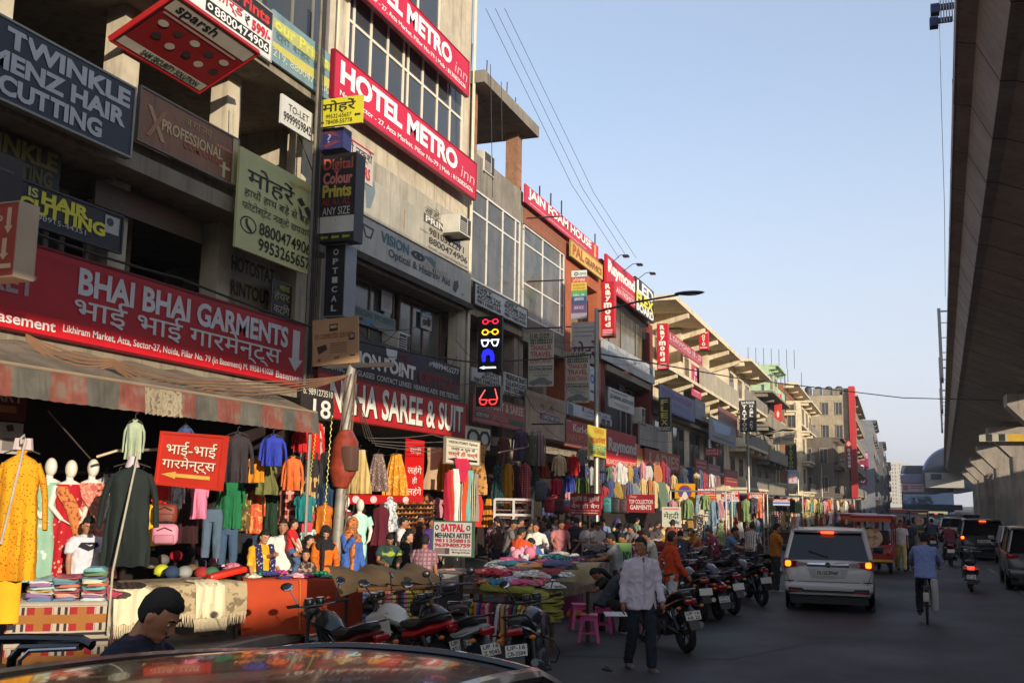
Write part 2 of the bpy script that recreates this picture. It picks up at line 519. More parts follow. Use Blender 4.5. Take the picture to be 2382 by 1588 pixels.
# trees beyond the viaduct
leafm = mat((44,58,30), rough=.8, kind='leaf', c2=(26,36,18)); bark = mat((70,56,44), rough=.9, var=.3)
def tree(label, x, y, H, W, seed):
 g = random.Random(seed); r = empty('tree', label, 'tree', (x, y, 0), 0, 'trees beyond the viaduct')
 b = MB(); b.tube([(0,0,0),(.1,.1,H*.35),(-.1,.2,H*.6)], [.28,.2,.1], 8)
 for k in range(5):
  a = k*1.3; b.tube([(0,.1,H*.35),(W*.25*math.cos(a),W*.25*math.sin(a),H*.6)], [.1,.04], 6)
 b.build('trunk', bark, r)
 b = MB()
 cl = [(g.uniform(-.5,.5)*W, g.uniform(-.5,.5)*W, H*g.uniform(.42,.92), g.uniform(.14,.26)*W) for _ in range(16)]
 for cx_, cy_, cz_, rr_ in cl:
  for _ in range(110):
   d = Vector((g.gauss(0,1), g.gauss(0,1), g.gauss(0,1))).normalized()*rr_*g.uniform(.5,1.05)
   p = Vector((cx_,cy_,cz_))+d; u = Vector((g.gauss(0,1),g.gauss(0,1),g.gauss(0,1))).normalized()*.24; v = u.orthogonal().normalized()*.16
   b.add([p-u, p+v, p+u, p-v], [(0,1,2,3)])
 b.build('crown', leafm, r)
for i, (x, y, H, W) in enumerate(((17.5,150,8,6),(21,172,9,7),(21,205,9,7),(25,240,10,8),(14.6,120,5,3.6),(30,265,11,9))):
 tree(['dark tree just past the second pillar','taller dark tree between the pillars','dark tree behind the third pillar','broad dark tree far behind the pillars','small dark tree at the foot of the second pillar','tallest dark tree at the far right'][i], x, y, H, W, i)
# overhead gantry posts on the left parapet
for i, y in enumerate((88, 118, 150)):
 r = empty('catenary_mast', ['nearest steel mast standing on the viaduct parapet','middle steel mast on the viaduct parapet','farthest steel mast on the viaduct parapet by the station'][i], 'mast', vp(0.4, y, 11.8), 0, 'masts on the viaduct')
 b = MB(); b.box(-.12,.12,-.12,.12,0,6.0); b.build('post', mat((70,74,84), rough=.5, metal=.5), r)
 b = MB(); b.box(-.1,1.9,-.06,.06,5.7,5.82)
 for q in range(4): b.box(-.05,.9,-.04,.04,1.2+q*1.2,1.26+q*1.2)
 b.build('bracket', mat((70,74,84), rough=.5, metal=.5), r)
r = empty('signal_bracket', 'small blue and white cable bracket on the viaduct edge, top right', 'bracket', vp(0.62, 20.5, 11.75))
b = MB(); b.box(-.32,0,-.06,.06,0,.09); b.box(-.42,-.26,-.1,.1,-.08,.1); b.box(-.42,-.26,.5,.7,-.08,.1); b.box(-.3,0,.55,.64,0,.09)
b.build('box', mat((60,70,120), rough=.5), r)
b = MB()
for q in range(5): b.box(-.25+.05*q,-.23+.05*q,-.07,-.06,-.3,.3)
b.build('cable_clip', mat((200,200,200), rough=.5), r)
# clearance gantry across the road under the viaduct
gy = 96.0
r = empty('height_gauge', 'yellow clearance bar with black and white end across the road beside the nearest pillar', 'height bar', (0, gy, 0))
p0 = onY(2278, 1026, gy)
b = MB(); b.box(p0.x+2.2, 16.5, -.1, .1, p0.z-.02, p0.z+.6); b.build('bar', mat((196,160,40), rough=.5), r)
b = MB(); b.box(p0.x, p0.x+2.2, -.1, .1, p0.z-.02, p0.z+.6); b.box(p0.x+.5,p0.x+1.0,-.104,.104,p0.z,p0.z+.605,1); b.box(p0.x+1.5,p0.x+2.0,-.104,.104,p0.z,p0.z+.605,1)
b.build('bar_end', [mat((170,165,150), rough=.5), mat((25,25,25), rough=.5)], r)
b = MB(); b.box(16.5,16.8,-.1,.1,0,p0.z+.6); b.build('post', mat((196,160,40), rough=.5), r)
# ------------------------------------------------------------------ metro station
st = empty('metro_station', 'blue metro station hall with a round roof end under the far viaduct', 'station', (0,0,0))
sy = 290.0
def sp(px, py): 
 p = onY(px, py, sy); return p.x, p.z
blue = mat((52,74,112), rough=.5, var=.2, scale=.2); bdark = mat((30,44,62), rough=.3, var=.2, scale=.3); grey_ = mat((176,172,164), rough=.8, var=.15)
x0, z1 = sp(2098, 1082); x1, _ = sp(2215, 1082); _, zb = sp(2098, 1190)
b = MB(); b.box(x0, x1, sy, sy+60, 0, z1)
b.build('hall', blue, st)
b = MB(); xa, za = sp(2106,1090); xb, zc_ = sp(2150,1108); b.box(xa, xb, sy-.3, sy-.05, zc_, za); b.build('opening', bdark, st)
b = MB(); xa, za = sp(2094,1102); xb, zc_ = sp(2152,1122); b.box(xa, xb+1, sy-.6, sy-.32, zc_, zc_+2.2); b.build('band', mat((120,130,160), rough=.5), st)
cx, cz = sp(2222, 1108); rr = abs(sp(2148,1108)[0]-cx)
pts = [(cx-rr, cz-3)] + [(cx - rr*math.cos(PI*i/24), cz + rr*0.95*math.sin(PI*i/24)) for i in range(25)] + [(cx+rr, cz-3)]
b = MB(); b.prism(pts, 'y', sy-4, sy+140); b.build('roof', bdark, st)
b = MB()
for i in range(2, 26):
 (ax, az), (bx_, bz) = pts[i-1], pts[i]
 M = 1.06
 b.add([(ax,sy-4.3,az),(bx_,sy-4.3,bz),(cx+(bx_-cx)*M,sy-4.3,cz+(bz-cz)*M),(cx+(ax-cx)*M,sy-4.3,cz+(az-cz)*M),
           (ax,sy-3,az),(bx_,sy-3,bz),(cx+(bx_-cx)*M,sy-3,cz+(bz-cz)*M),(cx+(ax-cx)*M,sy-3,cz+(az-cz)*M)],[(0,1,2,3),(4,7,6,5),(3,2,6,7)])
b.build('roof_edge', mat((70,80,130), rough=.4), st)
b = MB(); xa, za = sp(2150,1100); xb, zd = sp(2240,1135); b.box(xa, xb, sy-6, sy-4.4, zd, za); b.build('platform', grey_, st)
b = MB(); xa, za = sp(2163,1103); xb, zd = sp(2188,1116); b.box(xa, xb, sy-6.2, sy-6.02, zd, za); b.build('window', bdark, st)
xa, za = sp(2096,1122); xb, zd = sp(2150,1146)
hb = sign('hoarding', 'wide pink hoarding on the front of the blue metro station', (xa, sy-1.2, zd), 0, xb-xa, za-zd, (196,170,180), [('r',0,0,1,.1,(150,50,80)),('r',0,.9,1,1,(150,50,80)),('r',.08,.25,.3,.75,(160,90,110)),('r',.4,.3,.9,.38,(120,90,110)),('r',.4,.5,.9,.58,(120,90,110))], thick=.4)
b = MB(); xa, za = sp(2128,1172); xb, zd = sp(2235,1186); b.box(xa, xb, sy-8, sy, zd, za); b.build('canopy', bdark, st)
b = MB(); xa, za = sp(2136,1188); xb, zd = sp(2205,1205); b.box(xa, xb, sy-.5, sy-.2, zd, za); b.build('lit_entrance', mat((226,216,150), emit=.35), st)
# ------------------------------------------------------------------ unseen block added across the road, its height set to cut the low sun
ob = empty('apartment_block', 'unseen low pale block added across the road to cut the low sun', 'building', (0,0,0))
b = MB(); b.box(30, 44, -130, 262, 0, 10.2); b.build('wall', mat((150,138,120), rough=.9, kind='wall', c2=(100,92,84)), ob)
b = MB()
for k in range(48):
 for z in (1.2, 4.4, 7.4): b.box(29.94, 30.0, -126+8*k, -122+8*k, z, z+1.6)
b.build('window', mat((40,44,50), rough=.15), ob)['kind'] = 'stuff'
# ------------------------------------------------------------------ shop buildings on the left
FX = -12.0
cream = mat((200,187,162), rough=.85, kind='wall', c2=(120,108,92), bump=.2)
creamc = mat((224,208,176), rough=.85, kind='wall', c2=(176,156,126))
dirty = mat((150,138,118), rough=.9, kind='wall', c2=(84,74,64))
conc = mat((140,132,118), rough=.9, kind='wall', c2=(92,84,74))
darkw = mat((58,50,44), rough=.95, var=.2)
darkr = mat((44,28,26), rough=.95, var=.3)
brick = mat((150,88,62), rough=.9, kind='brick', c2=(150,136,118))
orng = mat((176,96,62), rough=.85, kind='wall', c2=(130,74,52))
redp = mat((128,52,42), rough=.8, kind='wall', c2=(96,42,36))
glass = mat((58,62,68), rough=.06, kind='glassy', c2=(66,66,62))
glassd = mat((60,66,62), rough=.12, kind='glassy', c2=(96,96,86))
white = mat((214,208,196), rough=.6, var=.15)
steel = mat((150,150,148), rough=.4, metal=.7)
def part(parent, name, m, *boxes):
 b = MB(); o = None
 single = name in ('column','floor_slab','shutter_box','shelf','battlement','wall','side_wall','shop_wall','upper_panel','balcony_wall')
 for bx in boxes:
  b.box(*bx)
  if single: o = b.build(name, m, parent); b = MB()
 return o if single else b.build(name, m, parent)
def window(parent, y0, y1, z0, z1, X, cols, rows=(), fm=white, gm=glass, t=.07, d=.06):
 """glazed bay facing the road: frame part with its pane as a sub-part"""
 b = MB()
 b.box(X-d, X+.02, y0, y0+t, z0, z1); b.box(X-d, X+.02, y1-t, y1, z0, z1)
 b.box(X-d, X+.02, y0+t, y1-t, z0, z0+t); b.box(X-d, X+.02, y0+t, y1-t, z1-t, z1)
 for c in cols:
  yy = y0+(y1-y0)*c; b.box(X-d+.01, X+.012, yy-t/2, yy+t/2, z0+t, z1-t)
 for r_ in rows:
  zz = z0+(z1-z0)*r_; b.box(X-d+.014, X+.006, y0+t, y1-t, zz-t/2, zz+t/2)
 f = b.build('window', fm, parent)
 p = MB(); p.box(X-d+.02, X-.02, y0+t*.5, y1-t*.5, z0+t*.5, z1-t*.5); p.build('pane', gm, f)
 return f
# --- first building: open balconies behind sign boards
b1 = empty('shop_building', 'nearest grimy cream shop building with open balconies behind its sign boards, top left', 'building', (FX,12,0))
b1.location = (0,0,0)
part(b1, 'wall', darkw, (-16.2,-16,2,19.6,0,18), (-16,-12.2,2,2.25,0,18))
part(b1, 'side_wall', cream, (-16,-12.35,19.55,19.9,4.5,10.6), (-16,-11.9,19.5,19.9,10.9,18))
for z0, z1, xo in ((4.2,4.45,-11.3),(7.45,7.75,-11.45),(10.55,10.85,-11.3),(14.2,14.5,-11.3)):
 part(b1, 'floor_slab', dirty, (-16,xo,2.25,19.55,z0,z1))
for y in (8.0,10.6,13.35,16.3,19.1):
 part(b1, 'column', cream, (-12.5,-12.1,y,y+.42,4.45,7.45), (-12.5,-12.1,y,y+.42,7.75,10.55), (-12.5,-12.1,y,y+.42,10.85,14.2))
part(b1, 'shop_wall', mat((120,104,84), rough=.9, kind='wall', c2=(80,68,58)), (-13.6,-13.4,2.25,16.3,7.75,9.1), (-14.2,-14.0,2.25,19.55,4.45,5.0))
for (y0,y1) in ((10.9,12.3),(12.5,13.3),(13.8,14.9)):
 window(b1, y0, y1, 5.0, 7.3, -13.0, (.5,), (.72,), fm=mat((170,160,140), rough=.6, var=.15), gm=glass, t=.1)
part(b1, 'painted_wall', cream, (-12.7,-12.5,16.75,19.1,4.45,7.45))
for (y0, z1) in ((17.0, 6.9),):
 pass
part(b1, 'balcony_wall', dirty, (-11.75,-11.6,2.25,19.55,7.75,8.0), (-11.75,-11.6,2.25,13.4,10.85,11.3))
window(b1, 16.6, 19.3, 11.5, 14.1, -11.7, (.45,.75), (), fm=mat((120,116,108), rough=.6), gm=glass)
window(b1, 11.5, 16.4, 11.5, 14.1, -11.75, (.3,.6), (), fm=mat((120,116,108), rough=.6), gm=glass)
# ground floor shop interior
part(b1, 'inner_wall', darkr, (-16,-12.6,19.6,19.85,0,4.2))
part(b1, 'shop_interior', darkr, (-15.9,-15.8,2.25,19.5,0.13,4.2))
part(b1, 'shelf', mat((90,70,52), rough=.8), (-15.8,-15.3,4,19,1.0,1.06), (-15.8,-15.3,4,19,1.8,1.86), (-15.8,-15.3,4,19,2.6,2.66))
shop_sh = part(b1, 'shutter_box', mat((96,92,88), rough=.5, metal=.5), (-12.4,-12.05,8.45,10.55,3.7,4.15), (-12.4,-12.05,11.05,13.3,3.7,4.15), (-12.4,-12.05,13.8,16.25,3.7,4.15))
# --- hotel building
b2 = empty('hotel_building', 'tall beige building with two red hotel boards and a wide glazed front', 'building', (0,0,0))
part(b2, 'wall', cream, (-16,FX,19.95,28.4,10.2,12.3), (-16,FX,19.95,28.4,14.55,15.6), (-16,FX,19.95,20.6,12.3,14.55), (-16,FX,27.75,28.4,12.3,14.55), (-16,FX,19.95,28.4,8.0,8.9), (-16,FX,19.95,28.4,17.6,19.2),(-16,FX,26.0,28.4,15.6,17.6),(-16,-15.7,19.95,28.4,0,17.6))
part(b2, 'upper_panel', mat((176,168,150), rough=.7, kind='wall', c2=(116,104,90)), (FX,FX+.06,21.0,28.1,8.9,10.55), (FX-.5,FX,19.95,28.4,8.9,10.2))
part(b2, 'column', cream, (-12.35,-12.0,27.9,28.4,0,8.0), (-12.35,-12.0,19.95,20.4,0,8.0))
part(b2, 'floor_slab', dirty, (-16,-11.75,20.4,27.9,4.0,4.25), (-16,-11.85,20.4,27.9,7.75,8.0))
window(b2, 20.62, 27.73, 12.33, 14.53, FX+.02, (.045,.17,.30,.43,.47,.60,.74,.87), (.60,), fm=mat((222,212,190), rough=.6, var=.1), gm=glass, t=.075)
window(b2, 20.1, 25.9, 15.62, 17.58, FX+.02, (.25,.5,.75), (), fm=mat((222,212,190), rough=.6, var=.1), gm=glass)
window(b2, 20.45, 24.6, 4.3, 7.7, -12.5, (.34,.67), (), fm=mat((110,90,74), rough=.6), gm=glassd)
window(b2, 24.8, 27.6, 5.6, 7.7, -12.45, (.3,.55), (), fm=mat((96,66,50), rough=.6), gm=glassd)
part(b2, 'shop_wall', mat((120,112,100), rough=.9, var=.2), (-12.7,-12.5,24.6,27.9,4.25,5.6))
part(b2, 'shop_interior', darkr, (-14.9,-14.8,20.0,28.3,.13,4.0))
part(b2, 'canopy_edge', mat((70,62,54), rough=.9, var=.3), (-12.0,-11.7,20.0,28.3,7.84,8.0))
tb = MB(); 
for dy in (0,.09): tb.tube([(-11.85,28.25+dy,0.2),(-11.85,28.25+dy,19)], .03, 6)
tb.tube([(-11.9,20.05,.2),(-11.9,20.05,19)], .04, 6)
tb.build('drain_pipe', mat((206,196,170), rough=.6), b2)
# --- unfinished building with an open top storey
b3 = empty('unfinished_building', 'unfinished concrete building with an open brick storey under a bare roof slab', 'building', (0,0,0))
part(b3, 'wall', conc, (-16,FX,28.45,33.4,11.85,13.0), (-16,FX,28.45,33.4,8.1,8.9), (-16,-15.8,28.45,33.4,0,11.85), (-16,FX,28.45,28.7,8.9,11.85), (-16,FX,33.2,33.4,8.9,11.85))
window(b3, 28.72, 33.18, 8.9, 11.85, FX-.02, (.3,.62,.9), (.74,), fm=mat((216,212,204), rough=.6), gm=mat((66,66,60), rough=.25, kind='glassy', c2=(104,96,84)), t=.06)
bpm = mat((158,112,82), rough=.9, kind='brick', c2=(140,120,100))
part(b3, 'brick_pillar', bpm, (-12.45,FX,28.5,29.0,13.0,15.05)); part(b3, 'brick_pillar', bpm, (-12.5,-12.05,32.9,33.35,13.0,15.05)); part(b3, 'brick_pillar', bpm, (-15.9,-15.4,30.9,31.4,13.0,15.0))
part(b3, 'roof_slab', conc, (-16.2,-11.5,28.3,33.6,15.05,15.45))
part(b3, 'brick_wall', brick, (-16,-13.2,28.45,28.65,13.0,15.0))
part(b3, 'window_grille', mat((70,70,74), rough=.5, metal=.5), *[(-15.1,-15.06,31.4+.13*k,31.42+.13*k,13.9,14.9) for k in range(10)], *[(-15.1,-15.06,31.4,32.7,13.9+.2*k,13.92+.2*k) for k in range(6)])
part(b3, 'floor_slab', dirty, (-16,-11.9,28.45,33.4,3.9,4.2), (-16,-11.95,28.45,33.4,7.8,8.1))
part(b3, 'column', mat((150,130,112), rough=.9, kind='wall', c2=(100,86,76)), (-12.5,-12.1,30.6,31.0,4.2,7.8), (-12.5,-12.1,33.0,33.4,0,7.8), (-12.5,-12.1,28.5,28.9,0,7.8))
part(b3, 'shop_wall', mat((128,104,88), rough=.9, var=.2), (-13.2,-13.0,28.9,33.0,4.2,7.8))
window(b3, 29.2, 30.4, 5.2, 7.2, -12.95, (.5,), (), fm=mat((90,70,60), rough=.6))
part(b3, 'shop_interior', darkr, (-14.9,-14.8,28.4,33.4,.13,3.9))
rods = MB()
for (x,y) in ((-12.1,28.6),(-12.1,29.9),(-12.1,31.8),(-12.3,33.2)):
 rods.tube([(x,y,15.5),(x+.03,y,16.5)], .02, 5)
rods.build('rebar', mat((90,60,46), rough=.8), b3)
# --- foam shop building with brick parapet
b4 = empty('brick_shop_building', 'brick and orange painted building under the long pink foam shop board', 'building', (0,0,0))
part(b4, 'wall', orng, (-16,FX,38.5,39.3,4.2,12.9), (-16,FX,43.3,43.95,4.2,12.4), (-16,FX,39.3,43.3,11.3,12.2), (-16,-15.8,33.5,43.9,0,12.4))
part(b4, 'brick_parapet', brick, (-12.4,FX,33.5,38.5,11.9,12.7))
part(b4, 'brick_band', mat((120,84,66), rough=.9, kind='brick', c2=(120,108,96)), (-12.4,FX-.02,33.5,38.5,8.0,8.6))
window(b4, 33.6, 38.45, 8.6, 11.9, FX-.04, (.45,.9), (.80,.36), fm=mat((216,212,204), rough=.6), gm=mat((70,72,66), rough=.25, kind='glassy', c2=(110,106,94)), t=.06)
window(b4, 39.35, 43.25, 8.5, 11.2, -12.7, (.3,), (), fm=mat((190,170,130), rough=.6), gm=mat((150,128,84), rough=.3, kind='glassy', c2=(110,96,70)))
part(b4, 'floor_slab', dirty, (-16,-11.85,33.5,43.9,3.9,4.15), (-16,-11.95,33.5,38.5,7.7,8.0), (-16,-11.95,39.3,43.3,8.0,8.3))
part(b4, 'column', mat((150,130,112), rough=.9, kind='wall', c2=(100,86,76)), (-12.5,-12.1,33.5,33.9,0,7.7), (-12.5,-12.1,36.2,36.6,4.15,7.7))
part(b4, 'shop_wall', mat((110,94,80), rough=.9, var=.2), (-13.2,-13.0,33.9,43.9,4.15,8.0))
part(b4, 'balcony_rail', mat((50,50,52), rough=.5, metal=.5), (-11.9,-11.86,33.9,38.4,5.6,5.64), *[(-11.9,-11.87,33.9+.3*k,33.92+.3*k,4.7,5.6) for k in range(15)])
part(b4, 'shop_interior', darkr, (-14.9,-14.8,33.4,43.9,.13,3.9))
# --- red cloth shop building
b5 = empty('red_shop_building', 'dark red fronted building with the big red cloth shop boards and glazed upper floor', 'building', (0,0,0))
part(b5, 'wall', redp, (-16,FX,44.0,44.6,4.2,13.0), (-16,FX,53.6,54.5,4.2,11.6), (-16,-15.8,44,54.5,0,13), (-16,FX-.05,44.6,53.6,11.55,12.9))
window(b5, 44.65, 53.55, 9.35, 11.5, FX-.3, (.2,.45,.8), (), fm=mat((60,52,48), rough=.6), gm=mat((104,96,74), rough=.2, kind='glassy', c2=(140,128,96)))
part(b5, 'grille', mat((40,38,38), rough=.6), *[(FX-.06,FX-.03,44.9+.28*k,44.96+.28*k,10.6,11.6) for k in range(30)])
part(b5, 'floor_slab', dirty, (-16,-11.85,44,54.5,3.9,4.15), (-16,-11.9,44.6,53.6,8.0,8.3))
part(b5, 'shop_wall', mat((70,66,64), rough=.6, var=.3), (-13.0,-12.8,44.6,53.6,4.15,8.0))
window(b5, 50.4, 52.8, 5.2, 7.9, -12.75, (.5,), (), fm=mat((160,156,148), rough=.6))
part(b5, 'balcony_panel', mat((164,158,146), rough=.7, kind='wall', c2=(120,110,98)), (-11.6,-11.5,49.3,56.0,4.75,6.05))
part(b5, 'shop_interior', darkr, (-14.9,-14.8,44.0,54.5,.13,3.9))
# --- cream building with roof brackets
b6 = empty('cream_building', 'cream building with a long flat roof slab on brackets, sunlit above the shops', 'building', (0,0,0))
part(b6, 'wall', creamc, (-16,-13.2,54.6,83,8.2,12.9), (-16,-15.8,54.6,83,0,8.2), (-16,-12.4,54.6,55.2,4.2,12.9), (-13.2,-12.2,63.5,64.2,8.2,12.9), (-13.2,-12.2,73.5,74.2,8.2,12.9), (-13.2,-12.2,82.2,83,4.2,12.9), (-13.2,-12.3,54.6,83,4.2,6.9))
part(b6, 'roof_slab', creamc, (-16,-10.7,54.4,80,13.0,13.3))
for y in (58.5,64,69,74,79.5):
 b = MB(); b.add([(-13.2,y,13.0),(-10.8,y,13.0),(-10.8,y,12.7),(-13.2,y,12.0),(-13.2,y+.4,13.0),(-10.8,y+.4,13.0),(-10.8,y+.4,12.7),(-13.2,y+.4,12.0)], [(0,1,2,3),(4,7,6,5),(1,5,6,2),(2,6,7,3),(0,3,7,4)])
 b.build('bracket', creamc, b6)
part(b6, 'balcony_wall', mat((176,166,144), rough=.85, kind='wall', c2=(140,128,108)), (-11.5,-11.35,66,83,9.6,10.9))
part(b6, 'balcony_slab', creamc, (-13.2,-11.35,56,83,9.4,9.6))
for y in (58,63,68,73,78,82.4):
 b = MB(); b.add([(-13.2,y,9.4),(-11.4,y,9.4),(-11.4,y,9.2),(-13.2,y,8.6),(-13.2,y+.35,9.4),(-11.4,y+.35,9.4),(-11.4,y+.35,9.2),(-13.2,y+.35,8.6)], [(0,1,2,3),(4,7,6,5),(1,5,6,2),(2,6,7,3),(0,3,7,4)])
 b.build('bracket', creamc, b6)
for y in (56.2,60.5,66,70,76,79.5): window(b6, y, y+1.3, 10.7, 12.0, -13.16, (.5,), (), fm=mat((120,100,76), rough=.6), d=.1)
part(b6, 'floor_slab', dirty, (-16,-11.9,54.6,83,3.9,4.2), (-13.2,-11.8,54.6,83,6.9,7.1))
for y in (56,61,66.5,72,77): window(b6, y, y+3.6, 4.4, 6.7, -12.26, (.5,), (), fm=mat((120,116,108), rough=.6), d=.06)
part(b6, 'shop_interior', darkr, (-14.9,-14.8,54.5,83,.13,3.9))
part(b6, 'roof_box', mat((170,160,140), rough=.8), (-15.5,-13.8,54.6,57,13.3,14.6))
# --- the row beyond
def far_building(name, label, y0, y1, H, x, m, floors, m2=None, proj=0.9, nw=3, slabm=None, top=None):
 r = empty(name, label, 'building', (0,0,0))
 part(r, 'wall', m, (x-9, x-.01, y0, y1, 0, H))
 fh = H/floors
 for f in range(1, floors+1):
  z = f*fh
  part(r, 'balcony_slab', slabm or m, (x, x+proj*(1.0 if f < floors else 1.3), y0+.1, y1-.1, z-.2, z))
  if f < floors:
   part(r, 'balcony_wall', m2 or m, (x+proj-.14, x+proj, y0+.1, y1-.1, z, z+.95))
  for q in (0.02, .33, .66, .95):
   yy = y0+(y1-y0)*q
   part(r, 'bracket', slabm or m, (x, x+proj*.9, yy, yy+.35, z-.55, z-.2))
 for f in range(floors):
  z = f*fh
  for k in range(nw):
   w = (y1-y0)/nw
   if f == 0: continue
   window(r, y0+k*w+.25*w, y0+k*w+.7*w, z+1.0, z+fh-.9, x+.04, (.5,), (), fm=mat((130,118,100), rough=.7), gm=glass, d=.05)
 part(r, 'shop_front', mat((52,44,40), rough=.9, var=.3), (x, x+.05, y0+.3, y1-.3, .1, fh-.4))
 if top: top(r)
 return r
def end_windows(r, y, x0, x1, z0, z1, nx, nz):
 for i in range(nx):
  for k in range(nz):
   xa = x0+(x1-x0)*(i+.25)/nx; xb = x0+(x1-x0)*(i+.7)/nx; za = z0+(z1-z0)*(k+.2)/nz; zb = z0+(z1-z0)*(k+.72)/nz
   b = MB(); b.box(xa-.08,xb+.08,y-.1,y-.01,za-.08,za); b.box(xa-.08,xb+.08,y-.16,y-.01,zb,zb+.1); b.box(xa-.08,xa,y-.1,y-.01,za,zb); b.box(xb,xb+.08,y-.1,y-.01,za,zb); b.box((xa+xb)/2-.03,(xa+xb)/2+.03,y-.09,y-.01,za,zb)
   f = b.build('window', mat((150,140,122), rough=.7), r); b = MB(); b.box(xa,xb,y-.06,y-.005,za,zb); b.build('pane', glass, f)
far_building('balcony_building', 'cream building with stepped balcony slabs left of the tattoo board', 83.2, 98, 13.6, -12.3, creamc, 4, conc, 1.5)
far_building('stained_building', 'grey stained building with covered balconies behind the tattoo board', 98.2, 116, 12.6, -12.0, conc, 4, dirty, 1.3)
def gtop(r):
 rb = MB()
 for k in range(7): rb.tube([(-15+.8*k,118+.5*k,17.4),(-15+.8*k,118+.5*k,19.6)], .03, 4)
 rb.build('rebar', mat((70,60,56), rough=.8), r)
 ir = MB(); ir.box(-13.2,-13.1,116.1,116.2,12,16.2); ir.box(-13.2,-10.8,116.1,116.2,16.1,16.2); ir.box(-10.9,-10.8,116.1,116.2,12,16.2)
 ir.build('steel_frame', mat((70,80,80), rough=.6), r)
far_building('green_building', 'tall pale green building rising above the row, with bare rebar on top', 116.3, 126, 17.4, -12.6, mat((176,200,160), rough=.85, kind='wall', c2=(150,170,136)), 5, None, .8, 2, None, gtop)
def rtop(r):
 rb = MB()
 for k in range(8): rb.tube([(-16+.7*k,128+2*k,16.4),(-16+.7*k,128+2*k,19.5 if k % 3 else 18)], .035, 4)
 rb.build('rebar', mat((70,60,56), rough=.8), r)
far_building('brick_building', 'bare brick building with striped sun louvres, right of the green one', 126.3, 146, 16.4, -12.0, brick, 5, dirty, 1.3, 3, creamc, rtop)
def btop(r):
 for k in range(4):
  part(r, 'battlement', conc, (-10+1.3*k-.1,-10+1.3*k+.8,148.0,148.4,17.0,17.9))
 part(r, 'red_fin', mat((176,40,42), rough=.6), (-5.4,-4.6,147.4,151,3,18.1))
 tk = MB(); 
 for k in range(4): tk.lathe([(0,17.2),(.5,17.2),(.5,18.4),(.3,18.6),(0,18.6)], (-11+1.4*k,152,0), 10)
 tk.build('water_tank', mat((60,62,66), rough=.6), r)
o_ = far_building('concrete_building', 'grey concrete building with a red vertical fin and water tanks on top', 148.1, 190, 17.0, -5.5, mat((170,156,130), rough=.9, kind='wall', c2=(120,108,92)), 5, conc, 1.0, 4, None, btop)
end_windows(o_, 148.1, -13, -5.8, 10.6, 16.8, 4, 2)
o_ = far_building('cream_block', 'narrow cream block with lit balconies before the concrete building', 128, 146, 14.4, -10.2, creamc, 4, conc, 1.0, 3)
end_windows(o_, 128, -14, -10.3, 7, 14, 2, 2)
o_ = far_building('shaded_block', 'low shaded shop block in front of the concrete building with the red fin', 136, 147.5, 10.5, -7.0, mat((110,100,90), rough=.9, kind='wall', c2=(76,70,64)), 3, conc, .9, 2)
end_windows(o_, 136, -11, -7.2, 3, 10, 2, 2)
far_building('grey_building', 'blue grey building with a rooftop billboard past the red fin', 215, 250, 18.6, -3.5, mat((120,122,126), rough=.8, kind='wall', c2=(90,92,96)), 5, None, .6, 4)
far_building('dark_building', 'narrow dark building beyond the grey one', 262, 300, 17.0, -2.3, mat((92,92,94), rough=.9, kind='wall', c2=(66,66,70)), 5, None, .6, 4)
far_building('low_building', 'low smoky building at the far end of the left row', 310, 380, 14.0, -1.5, mat((84,84,88), rough=.9, kind='wall', c2=(60,60,66)), 4, None, .6, 4)
for i, (x0, x1, y, H) in enumerate(((-9,3,900,36),(1.5,9,980,39),(7.5,14,1060,41))):
 t = empty('tower_block', ['pale tower block closing the street, left one of the far trio','pale tower block closing the street, middle one of the far trio','pale tower block closing the street, right one of the far trio'][i], 'building', (0,0,0), 0, 'far tower blocks')
 part(t, 'wall', mat((196,188,170), rough=.9, var=.1), (x0,x1,y,y+14,0,H))
 part(t, 'window', mat((110,112,112), rough=.4), *[(x0+1+2.2*k,x0+2+2.2*k,y-.06,y,z,z+1.6) for k in range(int((x1-x0-1)/2.2)) for z in range(3,int(H)-2,3)])['kind'] = 'stuff'
# --- small fittings on the fronts
def ac_unit(label, y, z, X, w=.62, h=.42, d=.5):
 r = empty('air_conditioner', label, 'air conditioner', (X, y, z), PI/2, 'window air conditioners')
 b = MB(); b.rbox(0,w,0,d,0,h,.02); b.build('casing', mat((196,190,176), rough=.5, var=.15), r)
 b = MB(); b.box(.05,w-.05,-.012,-.001,.06,h-.05); b.build('grille', mat((60,58,56), rough=.7), r)
 b = MB()
 for k in range(5): b.box(.05,w*.6,-.02,-.013,.08+k*.065,.1+k*.065)
 b.box(w*.62,w*.65,-.022,-.013,.06,h-.05)
 b.build('louvre', mat((206,200,186), rough=.5), r)
 b = MB(); b.box(.04,.07,0,d*.9,-.06,-.001); b.box(w-.07,w-.04,0,d*.9,-.06,-.001); b.build('bracket', mat((80,76,72), rough=.6, metal=.5), r)
 return r
p = onX(1058,520,-11.5); ac_unit('window air conditioner jutting out beside the painted phone numbers under the hotel board', p.y, p.z-.25, -11.35, .85, .55, .8)
p = onX(935,800,-11.9); ac_unit('window air conditioner set in the first floor above the black optical board', p.y, p.z-.15, -12.0, .7, .5)
p = onX(1556,870,-12.6); ac_unit('small air conditioner on the cream wall beside the second red vertical board', p.y, p.z-.2, -12.9, .9, .7)
p = onX(1495,975,-11.4); ac_unit('air conditioner behind the grey balcony panel over the orange board', p.y, p.z-.2, -11.45, .9, .8)
p = onX(1130,375,-11.9); ac_unit('air conditioner on the open storey beside the hotel building', p.y, p.z-.3, -11.95, .9, .7)
